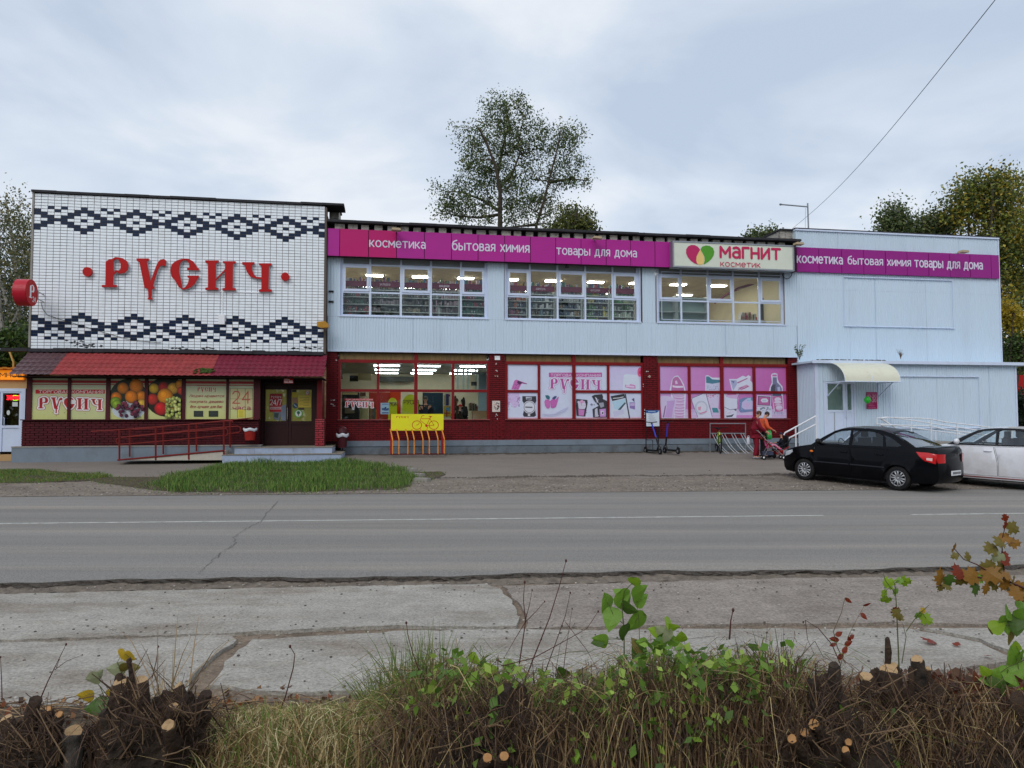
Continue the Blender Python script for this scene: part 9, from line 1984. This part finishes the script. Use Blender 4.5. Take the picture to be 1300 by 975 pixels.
def plant(name,label,Y,stems,leaves,r=.004,m=None,kind='heart',cat='plant'):
    a=stems[0][0]; t=thing(name,label,cat,V(a[0],a[1],Y)); g=Geo()
    for k,p in enumerate(stems):
        pts=[V(x,y,Y) for x,y in p]; rr=r if k==0 else r*.6; g.tube(pts,[rr*(1.1-.6*i/(len(pts)-1)) for i in range(len(pts))],5,False)
    allp=[(p,q) for st in stems for p,q in zip(st[:-1],st[1:])]
    for L in leaves:
        x,y,px,c=L[:4]; best=None
        for (x0,y0),(x1,y1) in allp:
            for tt in (0,.25,.5,.75,1): qx,qy=x0+(x1-x0)*tt,y0+(y1-y0)*tt; d=(qx-x)**2+(qy-y)**2; best=(d,qx,qy) if best is None or d<best[0] else best
        d,qx,qy=best
        if d>16: g.tube([V(qx,qy,Y),V((qx+x)/2,(qy+y)/2-2,Y),V(x,y,Y)],.0014,4,False)
        put_leaf(t,x,y,Y,px,L[4] if len(L)>4 else kind,c,math.atan2(x-qx,-(y-qy)) if len(L)<=5 else L[5])
    g.build('stem',m or mat('green_brown_stem',(84,92,50),.6,.2,20),t,smooth=True); return t
L2=lambda L:[(*z2(x,y),s,c) for x,y,s,c in L]; L3=lambda L:[(*z3(x,y),s,c) for x,y,s,c in L]
plant('poplar_sapling','bright green heart-leaved sapling top rising over the road right of centre',4.0,[m2([(1090,560),(1100,420),(1100,300),(1092,210),(1100,150),(1140,110)]),m2([(1095,270),(1060,240)]),m2([(1150,560),(1160,400),(1155,250),(1140,130)])],
 L2([(1142,118,20,'y'),(1160,150,26,'g'),(1165,180,22,'g'),(1088,160,22,'g'),(1035,190,30,'g'),(1100,188,32,'g'),(1120,215,24,'d'),(1052,255,30,'g'),(1140,268,34,'g'),(1100,305,24,'d'),(1010,330,20,'g'),(1020,345,16,'y'),(1150,375,26,'d'),(1150,350,22,'b'),(1000,340,16,'d')]))
plant('poplar_sapling','leafy green sprigs on the right side of the middle thicket',3.9,[m2([(1230,790),(1235,600),(1240,470),(1250,330),(1265,270)]),m2([(1240,520),(1200,490)]),m2([(1245,560),(1290,520)])],
 L2([(1205,500,34,'p'),(1280,515,32,'g'),(1240,455,20,'p'),(1265,270,16,'y'),(1215,300,18,'y'),(1245,305,24,'p'),(1285,285,16,'y'),(1235,345,22,'g'),(1175,620,20,'y'),(1200,760,26,'y'),(1285,590,20,'d'),(1290,750,20,'g'),(1165,340,14,'g'),(1290,340,18,'g')]))
plant('broadleaf_weed','cluster of green leaves low between the stumps, middle of the thicket',3.95,[m2([(820,780),(815,650),(800,560),(815,490)]),m2([(860,780),(870,640),(865,560),(880,480)]),m2([(815,640),(790,600)])],
 L2([(813,508,28,'g'),(868,455,22,'d'),(858,555,26,'d'),(785,590,24,'d'),(805,610,26,'y'),(885,510,20,'g'),(900,600,18,'g'),(880,700,22,'d'),(790,455,14,'g'),(935,560,16,'g'),(840,600,20,'y'),(950,465,20,'p')]))
plant('broadleaf_weed','cluster of drooping green leaves at the left of the middle thicket',4.05,[m2([(500,620),(510,520),(520,440),(540,390)]),m2([(560,600),(575,500),(570,430)])],
 L2([(505,470,34,'g'),(540,405,18,'y'),(475,495,14,'y'),(600,445,22,'y'),(673,430,18,'g'),(570,420,18,'d'),(575,460,14,'y'),(520,500,26,'d'),(448,635,16,'Y')]))
plant('broadleaf_weed','wilting green leaves at the foot of the straw, left of the black stump',3.85,[m2([(200,810),(190,720),(180,650)]),m2([(250,800),(240,700)])],
 L2([(160,640,24,'y'),(185,700,34,'d'),(140,755,30,'g'),(200,770,28,'d'),(235,700,26,'g'),(265,660,20,'d'),(220,770,22,'g')]))
plant('broadleaf_weed','green leafy weeds in front of the brown stalks right of the middle',3.85,[m3([(40,790),(50,600),(40,460),(20,400)]),m3([(110,790),(100,600),(80,480)]),m3([(230,700),(225,600),(220,520)])],
 L3([(15,320,18,'y'),(20,440,24,'g'),(85,465,26,'g'),(40,560,28,'g'),(75,640,30,'g'),(90,485,16,'d'),(130,540,22,'g'),(225,512,20,'g'),(210,590,18,'g'),(320,580,10,'y'),(80,670,20,'y'),(10,750,24,'d'),(25,500,16,'g'),(150,500,14,'g'),(265,555,12,'g'),(305,490,12,'y'),(60,740,22,'y')]))
plant('young_shoot_plant','young plant with a spray of pale green leaves above a brown withered clump',4.05,[m3([(835,560),(830,400),(825,280),(820,180),(815,120)]),m3([(842,420),(858,320),(845,270)]),m3([(820,160),(780,110),(772,80)]),m3([(858,300),(900,240),(945,200)])],
 [(*z3(x,y),s,c,'maple') for x,y,s,c in ((795,118,16,'y'),(855,112,16,'y'),(780,182,14,'y'),(775,160,12,'y'),(820,150,12,'g'),(835,110,10,'g'),(825,235,16,'b'),(815,220,12,'r'),(835,245,12,'b'),(905,240,12,'g'),(935,255,16,'y'),(920,222,8,'Y'),(800,590,14,'y'))],.004)
plant('withered_shoot','two thin stems strung with curled rust-red leaves',4.0,[m3([(630,420),(600,360),(585,300),(615,230),(628,175)]),m3([(612,430),(640,320),(670,260),(700,205)])],
 [(*z3(x,y),s,c,'oval') for x,y,s,c in ((640,183,11,'r'),(710,200,12,'r'),(698,242,12,'r'),(605,310,13,'r'),(590,330,14,'r'),(655,320,12,'r'),(640,345,13,'r'),(628,370,13,'r'),(612,395,13,'r'),(584,350,10,'r'),(645,330,10,'r'))],.0028,SHG)
plant('leafy_twig','small left-foreground twig with yellow, orange and dark green leaves',4.0,[m4([(440,440),(400,330),(375,270),(350,240)]),m4([(460,230),(440,180),(455,150)]),m4([(375,300),(400,290)])],
 [(*z4(x,y),s,c) for x,y,s,c in ((320,305,20,'Y'),(360,345,28,'d'),(345,240,22,'p'),(455,150,14,'Y'),(485,160,16,'Y'),(435,205,22,'p'),(475,195,16,'b'),(505,200,14,'b'),(420,300,16,'Y'),(430,370,12,'o'),(370,225,14,'p'))],.003)
z5=lambda x,y:(1180+x/3.0,650+y/3.0)
plant('maple_branch','maple branch with orange, brown and olive lobed leaves reaching in from the right edge',3.6,[[z5(440,330),z5(360,290),z5(290,260),z5(200,250),z5(110,240),z5(40,250)],[z5(290,260),z5(280,190),z5(275,110),z5(290,50)],[z5(360,300),z5(330,310)],[z5(230,230),z5(180,200),z5(130,180),z5(95,140)]],
 [(*z5(x,y),s,c,'maple') for x,y,s,c in ((288,20,10,'r'),(320,62,18,'b'),(290,48,12,'r'),(292,100,16,'o'),(325,118,15,'o'),(265,115,18,'b'),(232,140,20,'b'),(285,165,14,'r'),(290,185,14,'r'),(95,135,14,'o'),(95,168,10,'b'),(146,168,12,'b'),(108,225,20,'r'),(40,245,22,'o'),(68,280,14,'b'),(42,290,10,'b'),(120,262,18,'b'),(160,240,24,'o'),(175,290,20,'d'),(190,250,14,'g'),(215,295,14,'o'),(240,240,26,'o'),(225,205,18,'b'),(265,215,20,'b'),(295,240,16,'o'),(245,275,18,'b'),(285,275,18,'o'),(320,260,16,'b'),(330,305,22,'o'),(300,290,14,'b'),(345,290,18,'o'),(75,262,16,'d'),(205,215,14,'b'),(260,175,16,'p'),(355,320,20,'o'),(130,250,14,'b'))],.006,SHT)
plant('leafy_branch','bright green leafy branch hanging in at the lower right edge',3.7,[[z5(420,420),z5(370,440),z5(320,420),z5(270,400)],[z5(430,560),z5(370,560),z5(300,590),z5(230,640)],[z5(300,600),z5(280,670)],[z5(350,440),z5(300,430),z5(240,440)]],
 [(*z5(x,y),s,c) for x,y,s,c in ((300,382,20,'g'),(345,345,18,'g'),(262,435,22,'y'),(300,440,20,'g'),(332,432,26,'d'),(310,482,18,'b'),(240,445,14,'b'),(322,545,26,'g'),(350,545,22,'g'),(300,625,26,'g'),(225,640,22,'g'),(340,600,26,'g'),(262,645,24,'d'),(285,680,24,'d'),(210,605,16,'y'),(350,385,18,'g'),(280,410,14,'g'),(330,510,14,'y'),(250,620,20,'g'),(350,700,24,'y'),(320,650,18,'g'))],.005)
plant('creeping_weed','yellow-green leaves low at the bottom right, one lone yellow leaf above them',3.75,[[z5(100,980),z5(80,920),z5(50,890)],[z5(150,990),z5(190,880),z5(195,820)]],
 [(*z5(x,y),s,c,'maple') for x,y,s,c in ((195,815,26,'y'),(60,890,22,'b'),(65,925,24,'y'),(130,880,18,'b'),(110,968,20,'y'),(150,970,16,'p'),(40,930,14,'y'))],.003)
# fallen dark leaves on the slab at the right
for (x,y,s) in ((1187,816,16),(1213,819,9),(1252,832,9)): 
    p=G(x,y,ZN+.012); t=thing('fallen_leaf','dark curled leaf lying on the slab, %s of the three at the right'%({1187:'leftmost and largest',1213:'middle',1252:'rightmost'}[x]),'leaf',p,0,'dark leaves fallen on the slab'); place('blade',lf('maple','r'),t,Matrix.Translation(p)@Matrix.Rotation(random.uniform(0,6),4,'Z')@Matrix.Rotation(.3,4,'X')@Matrix.Scale(s*p.y/FPX,4))
